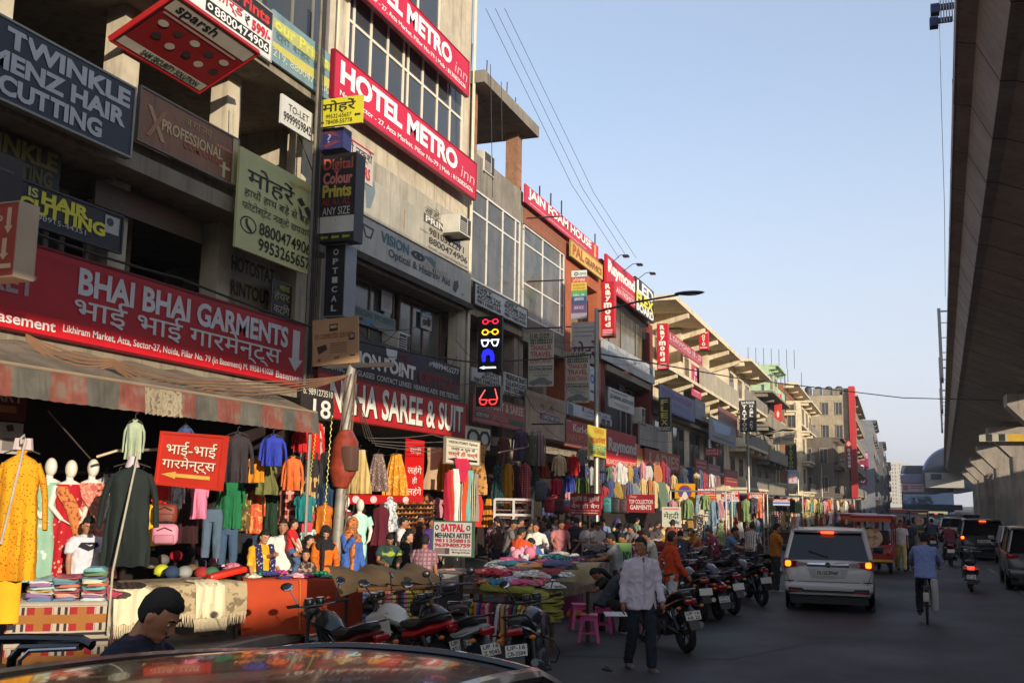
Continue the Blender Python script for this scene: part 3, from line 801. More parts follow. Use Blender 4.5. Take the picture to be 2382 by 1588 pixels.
# ------------------------------------------------------------------ sign boards, nearest first
LG = (196,196,196); WH = (236,232,222); YE = (222,212,60); BK = (24,22,24); RD = (190,16,34); PK = (212,36,66)
fsign('hanging_sign', 'dark slate salon board with three lines of big pale grey capitals, top left', -11.2, (-150,-40,165), (308,201,361), (44,48,58),
      [('t','TWINKLE',.30,.07,.975,.33,LG,.03), ('t','MENZ HAIR',.22,.385,.955,.635,LG,.03), ('t','CUTTING',.28,.69,.82,.945,LG,.03)], thick=.12, frame=(150,146,136))
fsign('hanging_sign', 'faded brown orange board reading PROFESSIONAL, beside the slate salon board', -11.38, (326,201,322), (551,326,436), (150,98,62),
      [('t','PROFESSIONAL',.20,.38,.83,.62,(206,178,130),.02), ('t','COMPUTERS',.42,.60,.83,.74,(176,88,60),.02), ('t','अ गा लय',.42,.12,.70,.27,(196,160,116)), ('p',[(.06,.25),(.1,.25),(.24,.85),(.2,.85)],(190,150,110)), ('p',[(.2,.25),(.24,.25),(.1,.85),(.06,.85)],(172,120,84)), ('r',.94,0,1,1,(190,182,140)), ('r',.76,.3,.95,.36,(190,120,96)), ('r',.84,.62,.87,.95,(206,190,150)), ('r',.8,.7,.92,.76,(206,190,150))], wall=True, frame=(120,110,96))
# tilted red board hung under the upper slab
q = [onX(403,-8,-10.75), onX(600,122,-10.75), onX(464,218,-12.0), onX(268,96,-12.0)]
ya, yb = (q[0].y+q[3].y)/2, (q[1].y+q[2].y)/2
zo, zi = (q[0].z+q[1].z)/2, (q[2].z+q[3].z)/2
tl = math.atan2(zo-zi, 1.25)
r = sign('hanging_sign', 'red security camera board slung under the upper floor slab, tilted to face down', (-12.0, ya, zi), PI/2, yb-ya, math.hypot(zo-zi,1.25), (150,24,26),
      [('r',.02,.02,.98,.22,(206,196,180)), ('t','sparsh',.1,.03,.55,.21,BK,.01), ('r',.05,.25,.9,.28,(200,160,150)), ('r',.02,.84,.98,.97,(206,196,180)), ('t','SAM SECURITY SOLUTION',.25,.86,.9,.95,(40,70,60),.02)] +
      [('c',.14+.18*i,.40+.02*(i%2),.05,.05,0,(70,50,46) if i % 2 else (200,190,176)) for i in range(5)] + [('c',.2+.17*i,.6+.03*(i%2),.045,.055,0,(200,186,170) if i % 2 else (56,44,44)) for i in range(5)], thick=.08, frame=(190,40,40))
nrm_ = math.hypot(1.25, zo-zi)
r.matrix_world = Matrix(((0, -(zo-zi)/nrm_, 1.25/nrm_, -12.0), (1, 0, 0, ya), (0, 1.25/nrm_, (zo-zi)/nrm_, zi), (0,0,0,1)))
# fascia boards of the upper slab
fsign('hanging_sign', 'white printing rate board with red and black lettering at the top edge', -11.2, (380,-130,-30), (632,0,141), (226,222,214),
      [('r',0,0,1,.36,(40,36,36)), ('t','Prints',.62,.05,.97,.30,(206,52,44),.02), ('t','Colour',.2,.05,.56,.30,(70,160,96),.02), ('t','कार्ड',.42,.38,.70,.62,(196,34,60),.02), ('t','₹',.72,.42,.77,.62,BK), ('t','599/-',.79,.42,.985,.64,(196,34,60),.03), ('r',.36,.67,.98,.90,(28,26,28)), ('t','8800474906',.44,.70,.97,.88,WH,.01), ('c',.40,.78,.025,.06,.5,WH)], frame=(180,176,166))
fsign('hanging_sign', 'faded blue and yellow printing board with pale numbers under the dark upper windows', -11.2, (633,24,141), (766,120,235), (126,156,160),
      [('p',[(0,.15),(.5,.12),(1,.2),(1,.38),(.4,.42),(0,.34)],(178,178,104)), ('p',[(0,.62),(.4,.6),(1,.55),(1,.75),(.5,.8),(0,.72)],(196,184,90)), ('t','our Prints',.03,.12,.97,.36,(208,206,96),.02), ('t','रता शहर अब',.05,.40,.93,.56,(96,110,96)), ('t','219, 8800474906',.02,.74,.99,.92,(196,198,176))], wall=True)
fsign('hanging_sign', 'small white TO-LET board with a phone number beside the cable pole', -11.2, (655,223,288), (727,258,329), (206,204,196),
      [('t','TO-LET',.2,.2,.86,.44,(50,46,46)), ('t','9999959842',.06,.54,.95,.86,(40,38,40),.01)])
bsign('hanging_sign', 'bright yellow board with black Hindi lettering jutting from the cable pole', -11.25, (733,240,306), (843,215,276), (206,196,44),
      [('t','मोहरें',.16,.08,.86,.54,(40,34,20),.03), ('t','99532-65657',.24,.58,.78,.73,(40,34,20)), ('t','78408-55778',.24,.78,.8,.93,(40,34,20)), arrow(.06,.78,.2,.93,(40,34,20),'l'), arrow(.84,.62,.97,.76,(40,34,20),'l')], thick=.06)
bsign('light_box', 'small faded dark blue box sign under the yellow board', -11.3, (736,306,354), (799,291,339), (44,44,96), [('t','?',.42,.3,.55,.7,(150,150,180)), ('p',[(.1,.2),(.6,.1),(.9,.5),(.5,.35)],(96,44,66)), ('p',[(.2,.85),(.7,.6),(.9,.7),(.4,.95)],(96,44,66))], thick=.35)
dp = bsign('light_box', 'tall black box sign of a colour printer with rainbow letters', -11.3, (742,367,566), (826,349,556), (34,30,32),
      [('t','Digital',.1,.05,.92,.22,(176,84,70),.02), ('t','Colour',.1,.21,.92,.35,(206,120,116),.03), ('t','Prints',.1,.35,.9,.50,(190,176,70),.03), ('t','A0, A1, A2,',.1,.51,.9,.60,(168,54,48)), ('t','ANY SIZE',.12,.61,.88,.70,(206,202,192)), ('r',0,.715,1,.9,(206,202,190)), ('c',.5,.82,.13,.045,0,(226,170,60)), ('r',0,.9,1,1,(36,36,30))] + [('p',[(.5+.26*math.cos(a),.82-.085*math.sin(a)),(.5+.16*math.cos(a-.12),.82-.052*math.sin(a-.12)),(.5+.16*math.cos(a+.12),.82-.052*math.sin(a+.12))],(214,110,50)) for a in [PI*i/8 for i in range(9)]] + [arrow(.08+.3*i,.925,.3+.3*i,.975,(150,160,40),'l') for i in range(3)], thick=.4)
bsign('light_box', 'narrow black box sign spelling OPTICAL downwards under the printing box sign', -11.2, (756,568,735), (801,572,733), (34,32,36),
      [('t',ch,.38,.06+.132*i,.66,.145+.132*i,(200,198,196),.02) for i,ch in enumerate('OPTICAL')], thick=.45, frame=(150,150,156))
fsign('hanging_sign', 'large square pale yellow board with Hindi copying advertisement and two phone numbers', -11.2, (553,339,577), (730,430,643), (206,204,138),
      [('t','मोहरें',.1,.13,.70,.36,(40,38,30),.015), ('p',[(.74,.24),(.8,.2),(.86,.26),(.8,.3)],(50,48,40)), ('p',[(.84,.3),(.9,.26),(.97,.34),(.92,.4)],(50,48,40)), ('p',[(.76,.3),(.81,.34),(.83,.44),(.78,.38)],(70,66,56)), ('t','हाथों हाथ बड़े से बड़ा',.07,.36,.95,.48,(40,38,30)), ('t','फोटोस्टेट नक़्शे छपवाएँ',.05,.50,.95,.62,(40,38,30)), ('c',.14,.74,.10,.085,.84,(40,38,30)), ('p',[(.10,.69),(.13,.68),(.13,.73),(.17,.77),(.19,.79),(.17,.81),(.12,.77),(.10,.73)],(40,38,30)), ('t','8800474906',.27,.66,.96,.79,(36,34,28),.01), ('t','9953265657',.27,.82,.96,.95,(36,34,28),.01), ('t','सुविधा',.62,.07,.93,.13,(190,150,80))])
fsign('hanging_sign', 'black salon board with yellow HAIR CUTTING and a small photo, in the shaded balcony', -11.75, (18,412,500), (282,502,587), (30,30,34),
      [('t','HAIR',.26,.08,.68,.42,YE,.035), ('t','CUTTING',.08,.36,.84,.74,YE,.03), ('t','IS',.15,.08,.23,.32,(206,196,120),.02), ('t','98915-44351',.24,.72,.66,.86,(190,190,176)), ('r',.83,.08,.97,.58,(176,176,172)), ('c',.88,.26,.035,.12,0,(70,66,66)), ('c',.93,.42,.03,.1,0,(96,92,90)), ('p',[(.84,.5),(.9,.36),(.95,.5),(.95,.58),(.84,.58)],(60,58,58))], frame=(60,60,62))
bsign('light_box', 'salmon red box sign with white arrows at the left edge of the photo', -10.9, (-70,490,655), (39,464,632), (186,84,66),
      [('t','SHOP',.1,.16,.68,.3,(226,190,160),.02), arrow(.72,.06,.9,.42,(226,190,160),'d'), ('t','- L',.1,.5,.5,.66,(226,190,160),.02), arrow(.66,.48,.86,.78,(226,190,160),'d'), arrow(.3,.8,.94,.93,(226,196,150),'l')], thick=.3, frame=(206,180,150))
fsign('hanging_sign', 'dark brown board half hidden above the salmon box sign', -11.0, (-60,330,460), (52,372,478), (44,32,28), [('r',.1,.3,.8,.36,(90,70,60))])
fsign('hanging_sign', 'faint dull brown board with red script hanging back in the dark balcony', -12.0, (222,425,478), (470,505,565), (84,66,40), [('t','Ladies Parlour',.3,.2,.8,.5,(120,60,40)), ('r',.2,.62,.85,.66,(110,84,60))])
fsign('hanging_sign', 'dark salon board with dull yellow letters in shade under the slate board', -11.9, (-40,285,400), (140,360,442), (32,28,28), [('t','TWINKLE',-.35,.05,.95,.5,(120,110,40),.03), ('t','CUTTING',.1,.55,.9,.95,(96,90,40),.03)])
RB = (176,10,28)
fsign('shop_sign', 'long red shop board with grey English and Hindi garment lettering above the striped awning', -11.2, (-260,478,702), (712,757,903), RB,
      [('r',0,.78,1,1,(206,12,26)), ('t','BHAI BHAI GARMENTS',.325,.09,.925,.43,(206,206,206),.025), ('t','भाई भाई गारमेन्ट्स',.32,.40,.90,.80,(206,204,204),.02), ('t','Likhiram Market, Atta, Sector-27, Noida, Pillar No. 79 (In Basement) M. 9958141028',.30,.825,.875,.945,(240,230,224),.012), ('t','Basement',.885,.83,.985,.94,(240,230,224),.012), ('t','Basement',.16,.82,.285,.95,(240,230,224),.012), arrow(.93,.10,.985,.78,(214,210,206),'d'), ('t','MARKET',.05,.35,.24,.6,(170,150,150),.02)], thick=.1, frame=(120,20,26))  # sunlight along the bottom edge is painted as a brighter red strip
fsign('hanging_sign', 'small black board with yellow and white Hindi hair cutting lettering under the pale yellow board', -12.2, (632,646,738), (676,670,754), (26,24,22),
      [('t','MENS',.36,.05,.9,.2,YE,.02), ('t','हेयर',.1,.22,.9,.5,(196,186,120),.02), ('t','कटिंग',.1,.55,.92,.82,(206,196,176),.02), ('t','1st Floor',.2,.88,.8,.97,(176,170,160))], frame=(140,134,120))
pw = sign('wall_lettering', 'black painted copy shop words on the cream balcony wall behind the small black board', (-12.48,17.0,5.6), PI/2, 1.9, 1.55, (196,178,140), [('t','PHOTOSTAT',.05,.05,.95,.26,(60,50,40),.02), ('t','PRINTOUT',.05,.38,.9,.58,(60,50,40),.02), ('t','LAMINATION',.05,.70,.97,.90,(60,50,40),.02)], thick=.01, wall=True)
bsign('hanging_sign', 'buff cardboard coloured computer service board tilted beside the electric pole', -10.6, (729,753,858), (836,733,842), (186,146,104),
      [('t','S.P. COMPUTER SERVICES',.06,.32,.9,.43,(120,60,40)), ('r',.38,.12,.56,.27,(60,44,36)), ('r',.4,.15,.54,.21,(190,160,120)), ('p',[(.1,.6),(.3,.55),(.33,.66),(.14,.76)],(50,40,36)), ('r',.8,.36,.93,.5,(50,42,38)), ('r',.82,.38,.91,.46,(160,140,110)), ('t','acer',.48,.83,.6,.89,(70,50,50)), ('r',.12,.86,.18,.92,(90,80,80)), ('r',.82,.82,.93,.85,(60,60,76))] + [('r',.4,.53+.05*i,.75,.55+.05*i,(140,106,76)) for i in range(5)], thick=.04, tilt=R(-3))
fsign('shop_sign', 'black optical shop board with raised white and red letters and outlined spectacles', -11.5, (742,765,860), (1070,844,936), (26,26,30),
      [('t','VISION POINT',.12,.34,.62,.70,(226,222,216),.035), ('t','OPTICAL',.64,.40,.985,.74,(120,12,20),.03), ('t','9899465277',.75,.07,.985,.23,(214,210,206),.01), ('c',.735,.16,.012,.05,.5,(214,210,206)), ('t','ELECTRIC  SUNGLASSES  CONTACT LENSES  HEARING AIDS  EYE TESTING',.02,.80,.985,.93,(206,202,198),.008), ('p',[(.40,.05),(.48,.05),(.475,.28),(.455,.36),(.425,.36),(.405,.24)],(216,214,210)), ('p',[(.418,.10),(.466,.10),(.458,.26),(.45,.30),(.432,.30),(.42,.22)],(26,26,30)), ('p',[(.50,.10),(.57,.12),(.565,.34),(.545,.42),(.515,.38),(.50,.28)],(110,14,24)), ('p',[(.515,.15),(.555,.17),(.55,.30),(.54,.36),(.52,.32),(.515,.26)],(26,26,30))], thick=.12)
fsign('shop_sign', 'red saree shop board with tall white letters below the black optical board', -11.5, (738,867,966), (1085,939,1018), (186,30,30),
      [('t','NEHA SAREE & SUIT',.07,.10,.975,.90,(40,20,20),.018), ('t','NEHA SAREE & SUIT',.062,.08,.967,.87,(232,226,210),.018)], thick=.1, frame=(140,26,26))
fsign('hanging_sign', 'small dark triangular banner painted with the number 18 at the awning corner', -9.6, (700,903,968), (776,900,982), (52,42,36), [('t','b. 9891273510',.05,.05,.95,.26,(206,200,180),.01), ('t','18',.35,.36,.9,.95,(232,228,214),.01)], thick=.01)
fsign('hanging_sign', 'white tilted optical board with red and black Hindi lettering over the scarf rack', -10.2, (1037,1016,1072), (1115,1030,1084), (226,216,190),
      [('t','VISION POINT Optical',.06,.08,.92,.22,(50,60,40),.01), ('r',.04,.3,.96,.315,(60,50,50)), ('t','नज़र व धूप के',.14,.32,.85,.50,(40,36,34),.01), ('t','चश्में ही चश्में',.06,.50,.93,.74,(190,30,44),.02), arrow(.04,.76,.93,.94,(36,34,34),'l')], thick=.04, frame=(150,140,120))
fsign('cutout_sign', 'big black spectacles cut-out on a white panel beside the saree board', -11.0, (1085,988,1040), (1140,1000,1048), (206,200,190),
      [('c',.28,.5,.26,.42,.62,BK), ('c',.76,.5,.24,.42,.62,BK), ('r',.46,.3,.6,.45,BK), ('r',.1,.02,.9,.12,(206,190,120))], thick=.04)
# hotel boards
HP = (206,24,60)
fsign('shop_sign', 'lower bright pink red hotel board across the beige front', -11.6, (778,131,227), (1107,370,463), HP,
      [('t','HOTEL METRO',.03,.10,.83,.62,(240,236,232),.03), ('t','inn',.86,.36,.98,.66,(226,170,176),0,.25), ('t','Noida Sector - 27, Atta Market, Pillor No-79 | Mob : 8130825636',.03,.76,.97,.92,(240,232,230),.01)], thick=.1, frame=(150,30,46))
fsign('shop_sign', 'upper pink red hotel board at the top of the photo', -11.6, (800,-125,-30), (1090,122,208), HP,
      [('t','HOTEL METRO',.03,.10,.83,.62,(240,236,232),.03), ('t','inn',.86,.36,.98,.66,(226,170,176),0,.25), ('t','Noida Sector - 27, Atta Market, Pillor No-79 | Mob : 8130825636',.03,.76,.97,.92,(240,232,230),.01)], thick=.1, frame=(150,30,46))
fsign('shop_sign', 'stained white optical and hearing aid board with faint teal letters over the first floor shop', -11.8, (820,496,580), (1091,631,707), (190,184,170),
      [('p',[(.02,.08),(.07,.18),(.15,.2),(.13,.5),(.09,.52),(.06,.25),(.02,.3)],(60,58,58)), ('p',[(.075,.24),(.135,.26),(.12,.46),(.095,.47)],(190,184,170)), ('t','VISION',.2,.12,.42,.42,(60,110,120),.02), ('c',.50,.3,.06,.12,.5,(40,44,48)), ('c',.50,.3,.02,.05,0,(40,44,48)), ('p',[(.54,.2),(.62,.14),(.66,.22),(.65,.45),(.62,.3)],(84,120,120)), ('c',.65,.5,.02,.06,0,(60,60,120)), ('t','POINT',.56,.36,.78,.62,(176,160,140),.01), ('t','Optical & Hearing Aid',.26,.5,.80,.80,(60,66,82),.012), ('p',[(.84,.5),(.88,.42),(.89,.6),(.86,.85),(.83,.78)],(70,70,70)), ('c',.93,.8,.008,.03,0,(120,90,60))], thick=.12, wall=True)
fsign('wall_lettering', 'painted phone numbers and PRINT on the stained panel under the lower hotel board', -11.88, (830,395,495), (1093,560,630), (180,172,154),
      [('t','बड़े से बड़ा',.55,-.30,.98,.02,(90,84,74),.005), ('r',.53,.02,.80,.26,(70,68,66)), ('t','PRINT',.545,.05,.79,.23,(206,200,186),.02), ('t','9810522271',.58,.34,.93,.54,(60,58,56),.012), ('t','8800474906',.58,.60,.97,.80,(60,58,56),.012), ('t','Email: suryaprinting@gmail',.58,.86,.97,.96,(70,68,66)), ('t','1st Floor',.50,.5,.57,.56,(110,90,80)), ('p',[(.04,.0),(.12,.02),(.13,.3),(.10,.75),(.07,.8),(.06,.4),(.03,.2)],(110,122,128)), ('r',.36,.25,.368,.8,(160,130,96))], thick=.03, wall=True)
fsign('hanging_sign', 'small torn white poster of red Hindi letters high beside the blue box sign', -11.85, (798,315,400), (868,352,430), (200,190,178), [('t','ही नक्शे',.1,.05,.95,.45,(60,50,50),.01), ('t','BANKERS',.1,.55,.9,.9,(190,40,50),.02), ('r',0,0,1,.05,(170,30,40))], wall=True)
# glass front lettering of the optical shop
fsign('poster', 'small blue poster of a smiling couple on the optical shop window', -12.4, (978,722,760), (1005,735,772), (70,110,170), [('r',.05,.3,.95,1,(190,180,170)), ('c',.35,.6,.2,.2,0,(60,46,44)), ('c',.68,.55,.2,.25,0,(40,34,36)), ('t','azure',.1,.05,.9,.25,(220,220,226),.02)], thick=.02)
fsign('poster', 'white notice sheet stuck high on the optical shop window', -12.4, (888,672,722), (912,684,730), (176,176,172), [('r',.15,.15+.12*i,.85,.19+.12*i,(140,136,136)) for i in range(6)], thick=.02)
fsign('window_lettering', 'green VISION POINT letters across the lower optical shop window', -12.42, (808,705,748), (920,742,775), (104,112,104), [('t','VISION POINT',.02,.1,.98,.5,(60,100,96),.02), ('r',.35,.55,.5,.95,(66,120,150)), ('r',.2,.6,.3,.8,(30,30,30))], thick=.01)
# led sign
led = bsign('led_sign', 'black LED panel with glowing red, yellow, white and blue spectacles and an arrow', -10.7, (1112,735,862), (1167,735,866), (12,12,18),
      [('c',.30,.10,.14,.05,.62,(230,30,60,1.2)), ('c',.72,.10,.14,.05,.62,(230,30,60,1.2)), ('r',.42,.085,.6,.1,(230,30,60,1.2)), ('c',.30,.29,.15,.055,.62,(250,190,20,1.3)), ('c',.72,.29,.15,.055,.62,(250,190,20,1.3)), ('r',.43,.28,.6,.295,(250,190,20,1.3)),
       ('p',[(.12,.42),(.47,.42),(.44,.5),(.36,.55),(.22,.55),(.16,.5)],(225,230,255,1.3)), ('p',[(.2,.445),(.41,.445),(.39,.5),(.33,.53),(.25,.53),(.21,.5)],(12,12,18)), ('p',[(.55,.42),(.9,.42),(.86,.5),(.8,.55),(.66,.55),(.58,.5)],(225,230,255,1.3)), ('p',[(.61,.445),(.82,.445),(.8,.5),(.76,.53),(.68,.53),(.63,.5)],(12,12,18)), ('r',.47,.44,.56,.46,(225,230,255,1.3)),
       ('p',[(.2,.82),(.16,.7),(.24,.62),(.42,.59),(.6,.62),(.7,.7),(.7,.82),(.55,.82),(.54,.72),(.44,.69),(.34,.72),(.34,.82)],(30,30,250,1.4)), arrow(.08,.90,.78,.955,(230,235,255,1.4),'l')], thick=.12)
bsign('led_sign', 'small framed glowing sign of red spectacles on black', -10.7, (1107,900,946), (1164,898,945), (20,18,18),
      [('p',[(.14,.62),(.46,.62),(.46,.82),(.36,.92),(.2,.9),(.14,.76)],(250,50,50,1.2)), ('p',[(.19,.67),(.41,.67),(.41,.8),(.34,.86),(.23,.84),(.19,.75)],(20,18,18)), ('p',[(.54,.62),(.88,.62),(.88,.76),(.8,.9),(.64,.92),(.54,.82)],(250,50,50,1.2)), ('p',[(.59,.67),(.83,.67),(.83,.75),(.77,.84),(.66,.86),(.59,.8)],(20,18,18)), ('p',[(.12,.62),(.36,.14),(.40,.16),(.18,.64)],(240,90,90,1.0)), ('p',[(.86,.62),(.76,.1),(.80,.1),(.92,.64)],(240,90,90,1.0)), ('r',.46,.66,.54,.7,(250,50,50,1.2))], thick=.1, frame=(150,140,130))
GS = (204,202,194); DK = (40,38,38)
fsign('hanging_sign', 'white board of black accountant lettering above the LED panel', -11.8, (1105,655,701), (1226,724,766), GS,
      [('t','GST',.03,.06,.30,.24,DK,.02), ('t','INCOME TAX',.03,.27,.46,.46,DK,.02), ('t','ACCOUNT',.03,.49,.46,.68,DK,.02), ('t','9811005758',.03,.72,.46,.92,DK,.02), ('t','GST',.55,.06,.8,.24,DK,.02), ('t','INCOME TAX',.53,.27,.97,.46,DK,.02), ('t','ACCOUNT',.53,.49,.97,.68,DK,.02), ('t','9811082430',.53,.72,.97,.92,DK,.02)], frame=(70,66,64))
fsign('hanging_sign', 'white advocate board partly behind the LED panel frame', -11.3, (1098,862,892), (1166,866,898), GS, [('t','BHATI',.4,.04,.9,.3,DK,.02), ('t','ADVOGATE',.3,.36,.92,.62,DK,.02), ('t','9811082430',.05,.68,.95,.96,DK,.02)])
fsign('hanging_sign', 'white tax advocate board to the right of the LED panel', -11.7, (1173,867,920), (1225,878,929), GS, [('t','VIRENDAR BHATI',.04,.05,.96,.3,DK,.02), ('t','TAX ADVOCATE',.04,.34,.96,.56,DK,.02), ('t','9811023862',.04,.58,.96,.8,DK,.02), ('r',0,.84,1,1,(60,58,58)), ('t','127, Sector-27, Noida',.04,.86,.96,.97,(190,186,180))])
fsign('shop_sign', 'dull pinkish red ladies wear and saree board below the tax advocate board', -11.5, (1100,922,988), (1222,940,996), (150,62,58), [('t','NEHA SUIT & SAREE',.06,.08,.95,.42,(206,180,150),.02), ('r',.03,.58,.3,.8,(70,60,66)), ('t','LADIES WEAR',.05,.62,.28,.77,(196,190,180),.01), ('r',.36,.6,.62,.78,(176,110,96)), ('t','LEHENGA',.38,.63,.6,.75,(96,40,40)), ('r',.68,.64,.97,.84,(50,90,70)), ('t','SUITS',.72,.68,.93,.8,(190,200,180)), ('r',0,.88,1,.92,(190,110,106))])
for nm, A_, B_, lab in (('a',(1229,774,898),(1288,773,899),'nearer long vertical white travel board with stacked red words and a grey car'),('b',(1316,819,936),(1371,818,937),'farther long vertical white travel board beside the street light pole')):
 bsign('hanging_sign', lab, -11.3, A_, B_, (196,190,172),
      [('t','0120-4330811',.04,.01,.95,.06,DK,.02), ('t','0120-2530711',.04,.065,.95,.115,DK,.02), ('t','9810804439',.06,.12,.95,.165,DK,.02), ('t','9810504439',.06,.17,.95,.215,DK,.02), ('t','THAKUR',.08,.23,.93,.33,(180,96,86),.025), ('t','TRAVEL',.08,.35,.93,.45,(180,96,86),.025), ('t','KHATANA',.08,.47,.93,.57,(180,110,96),.025), ('r',.03,.62,.95,.70,(60,58,56)), ('r',.06,.635,.92,.69,(190,184,166)), ('t','24 Hour Service',.1,.645,.9,.685,DK,.02), ('t','For Hiring All Kinds of',.05,.72,.95,.76,(96,90,76)), ('t','Cars & Buses',.2,.77,.8,.81,(96,90,76)), ('p',[(.04,.93),(.12,.89),(.3,.87),(.45,.83),(.66,.83),(.8,.89),(.95,.91),(.95,.96),(.06,.96)],(120,124,122)), ('p',[(.36,.88),(.47,.845),(.64,.845),(.74,.885)],(60,64,66)), ('c',.22,.955,.07,.02,0,DK), ('c',.78,.955,.07,.02,0,DK)], thick=.02)
fsign('shop_sign', 'plain beige family shop board with a small blue label left of the street light', -11.5, (1224,905,1000), (1316,934,1036), (176,152,124), [('t','KASHMIRI MAHAL',.04,.08,.96,.36,(160,134,110),.03), ('r',.32,.44,.82,.58,(50,50,100)), ('t','A COMPLETE FAMILY SHOP',.35,.46,.8,.56,(210,200,190),.01)], wall=True)
fsign('shop_sign', 'long pink roof board of the foam shop with big white letters and a yellow arrow', -11.8, (1222,434,474), (1392,568,606), (198,44,70),
      [('t','JAIN FOAM HOUSE',.03,.06,.88,.72,(240,232,224),.025), ('r',.05,.82,.8,.86,(226,180,180)), arrow(.915,.1,.965,.95,(226,180,60),'d')], thick=.06)
fsign('shop_sign', 'yellow graphics shop board with orange letters under the foam board', -11.75, (1328,563,597), (1401,614,647), (214,176,84), [('t','PAL',.05,.1,.4,.85,(176,84,40),.03), ('t','GRAPHICS',.43,.3,.97,.8,(150,80,40),.025)], frame=(180,150,70))
bsign('hanging_sign', 'tall vertical rainbow striped laptop repair board on the orange pillar', -11.4, (1329,628,740), (1365,630,743), (120,120,130),
      [('r',0,0,1,.13,(206,214,206)), ('c',.3,.07,.12,.04,.5,(50,60,60)), ('t','Laptop',.46,.03,.95,.11,(60,96,80)), ('r',0,.15,1,.25,(206,70,50)), ('r',0,.25,1,.41,(214,180,80)), ('r',0,.41,1,.47,(110,150,70)), ('r',0,.47,1,.54,(60,150,130)), ('r',0,.54,1,.70,(60,72,110)), ('r',0,.70,1,.88,(96,70,110)), ('r',0,.88,1,1,(150,146,156)), ('t','LAPTOP REPAIR',.1,.17,.9,.23,WH), ('t','DATA RECOVERY',.1,.28,.9,.33,(110,80,40)), ('t','ACCESSORIES',.1,.35,.9,.39,(110,80,40)), ('t','DELL  HP',.15,.485,.85,.525,WH), ('t','LENOVO',.2,.56,.8,.62,WH), ('t','SERVICE',.2,.74,.8,.8,(206,190,206))], thick=.03)
bsign('hanging_sign', 'grey white board with big purple Hindi letters under the rainbow board', -11.4, (1329,742,842), (1390,755,850), (176,172,168), [('r',.1,.12,.9,.15,(140,136,140)), ('r',.1,.22,.9,.25,(140,136,140)), ('r',.1,.32,.8,.35,(140,136,140)), ('t','मोहरें',.05,.46,1.0,.98,(84,40,66),.03)], thick=.03)
RV = (190,16,30)
def rayv(A_, B_, lab, X):
 bsign('light_box', lab, X, A_, B_, RV, [('t',ch,.3 if ch != 'm' else .2,.04+.115*i,.74 if ch != 'm' else .82,.135+.115*i,(232,224,214),.035) for i,ch in enumerate('Raymon\u0064')] + [('r',.1,.87+.03*i,.9,.885+.03*i,(226,180,180)) for i in range(4)], thick=.4)
rayv((1399,655,783),(1428,654,783),'tall red vertical box sign spelling a cloth brand next to the street light arm',-11.3)
rayv((1528,752,858),(1553,752,860),'second red vertical box sign, on the edge of the cream building',-11.3)
fsign('shop_sign', 'big red cloth shop board with floodlights along its top edge', -11.7, (1411,594,668), (1479,645,719), (196,22,44),
      [('t','Raymond',.04,.12,.96,.60,(240,230,222),.035), ('t','Authorised Store',.45,.62,.95,.70,(232,200,196)), ('t','URBAN FASHION',.1,.74,.97,.93,(236,190,186),.02)], thick=.12)
fsign('shop_sign', 'black LED flex board sign with white and yellow capitals at the roof edge', -11.65, (1479,645,716), (1521,676,757), (34,32,34),
      [('t','LED',.05,.05,.97,.40,(236,232,226),.03), ('t','FLEX',.03,.40,.97,.72,YE,.03), ('t','BOARD',.03,.72,.97,.96,(236,232,226),.03)], thick=.12)
fsign('shop_sign', 'long weathered white infotech board across the first floor right of the street light', -11.8, (1400,786,828), (1523,854,899), (176,178,176), [('t','EDUCATIONAL COMPUTER CENTRE',.1,.2,.95,.5,(110,130,150),.01), ('r',.1,.62,.7,.68,(150,156,160)), ('p',[(.2,0),(.24,0),(.55,1),(.5,1)],(146,146,144))], wall=True)
fsign('hanging_sign', 'white advocate name board with black letters over the red cloth shop', -11.5, (1416,899,944), (1475,923,965), (196,194,186), [('t','J.S. RAWAL ADVOCATE',.04,.3,.96,.58,(50,46,46),.02), ('t','SHYAM ASSOCIATES',.1,.1,.7,.22,(110,104,104)), ('r',.2,.7,.8,.74,(140,134,134)), ('r',.25,.8,.75,.84,(140,134,134))])
fsign('hanging_sign', 'small white notice on the dark balcony wall above the advocate board', -12.7, (1441,875,906), (1453,880,910), (190,190,186), [('r',.2,.2+.18*i,.8,.26+.18*i,(140,140,140)) for i in range(4)], thick=.02)
fsign('shop_sign', 'white and blue service centre board behind the street light pole', -11.6, (1319,938,968), (1423,962,990), (186,190,196), [('r',.3,.02,1,.38,(70,76,96)), ('t','SERVICE CENTER',.34,.05,.97,.34,(214,214,220),.02), ('r',.02,.1,.12,.9,(100,106,120)), ('t','Laptop, Desktop',.36,.5,.7,.72,(170,70,80)), ('r',.74,.48,.84,.9,(70,66,70)), ('r',.87,.5,.96,.92,(70,66,70)), ('r',0,.9,1,1,(110,106,70))])
fsign('hanging_sign', 'narrow white and blue strip board behind the farther travel board', -11.7, (1372,850,930), (1383,855,934), (186,190,200), [('c',.5,.36,.4,.14,.5,(50,90,190)), ('r',.1,.7,.9,.76,(60,66,96))], thick=.03)
fsign('shop_sign', 'red mattress shop board with cream script left of the yellow bangle banner', -11.5, (1314,972,1036), (1376,990,1048), (170,44,40), [('t','Kurl-on',.28,.10,.95,.40,(226,206,190),.02), ('t','JAIN FOAM',.06,.50,.96,.86,(206,120,100),.02), ('r',0,.9,1,.97,(206,130,110)), ('r',.02,.02,.2,.06,(220,160,140))])
fsign('shop_sign', 'shaded red cloth shop board with tall pale letters and a painted sunlit lower strip', -11.5, (1407,996,1080), (1480,1013,1094), (176,14,28), [('t','Raymond',.10,.22,1.0,.68,(200,196,190),.03), ('r',0,.74,1,1,(206,24,30)), ('t','RELIANCE READY MADE CENTRE',.04,.80,.97,.94,(236,190,170),.015)], thick=.12)  # sun on the lower part is put into the colour as brighter red
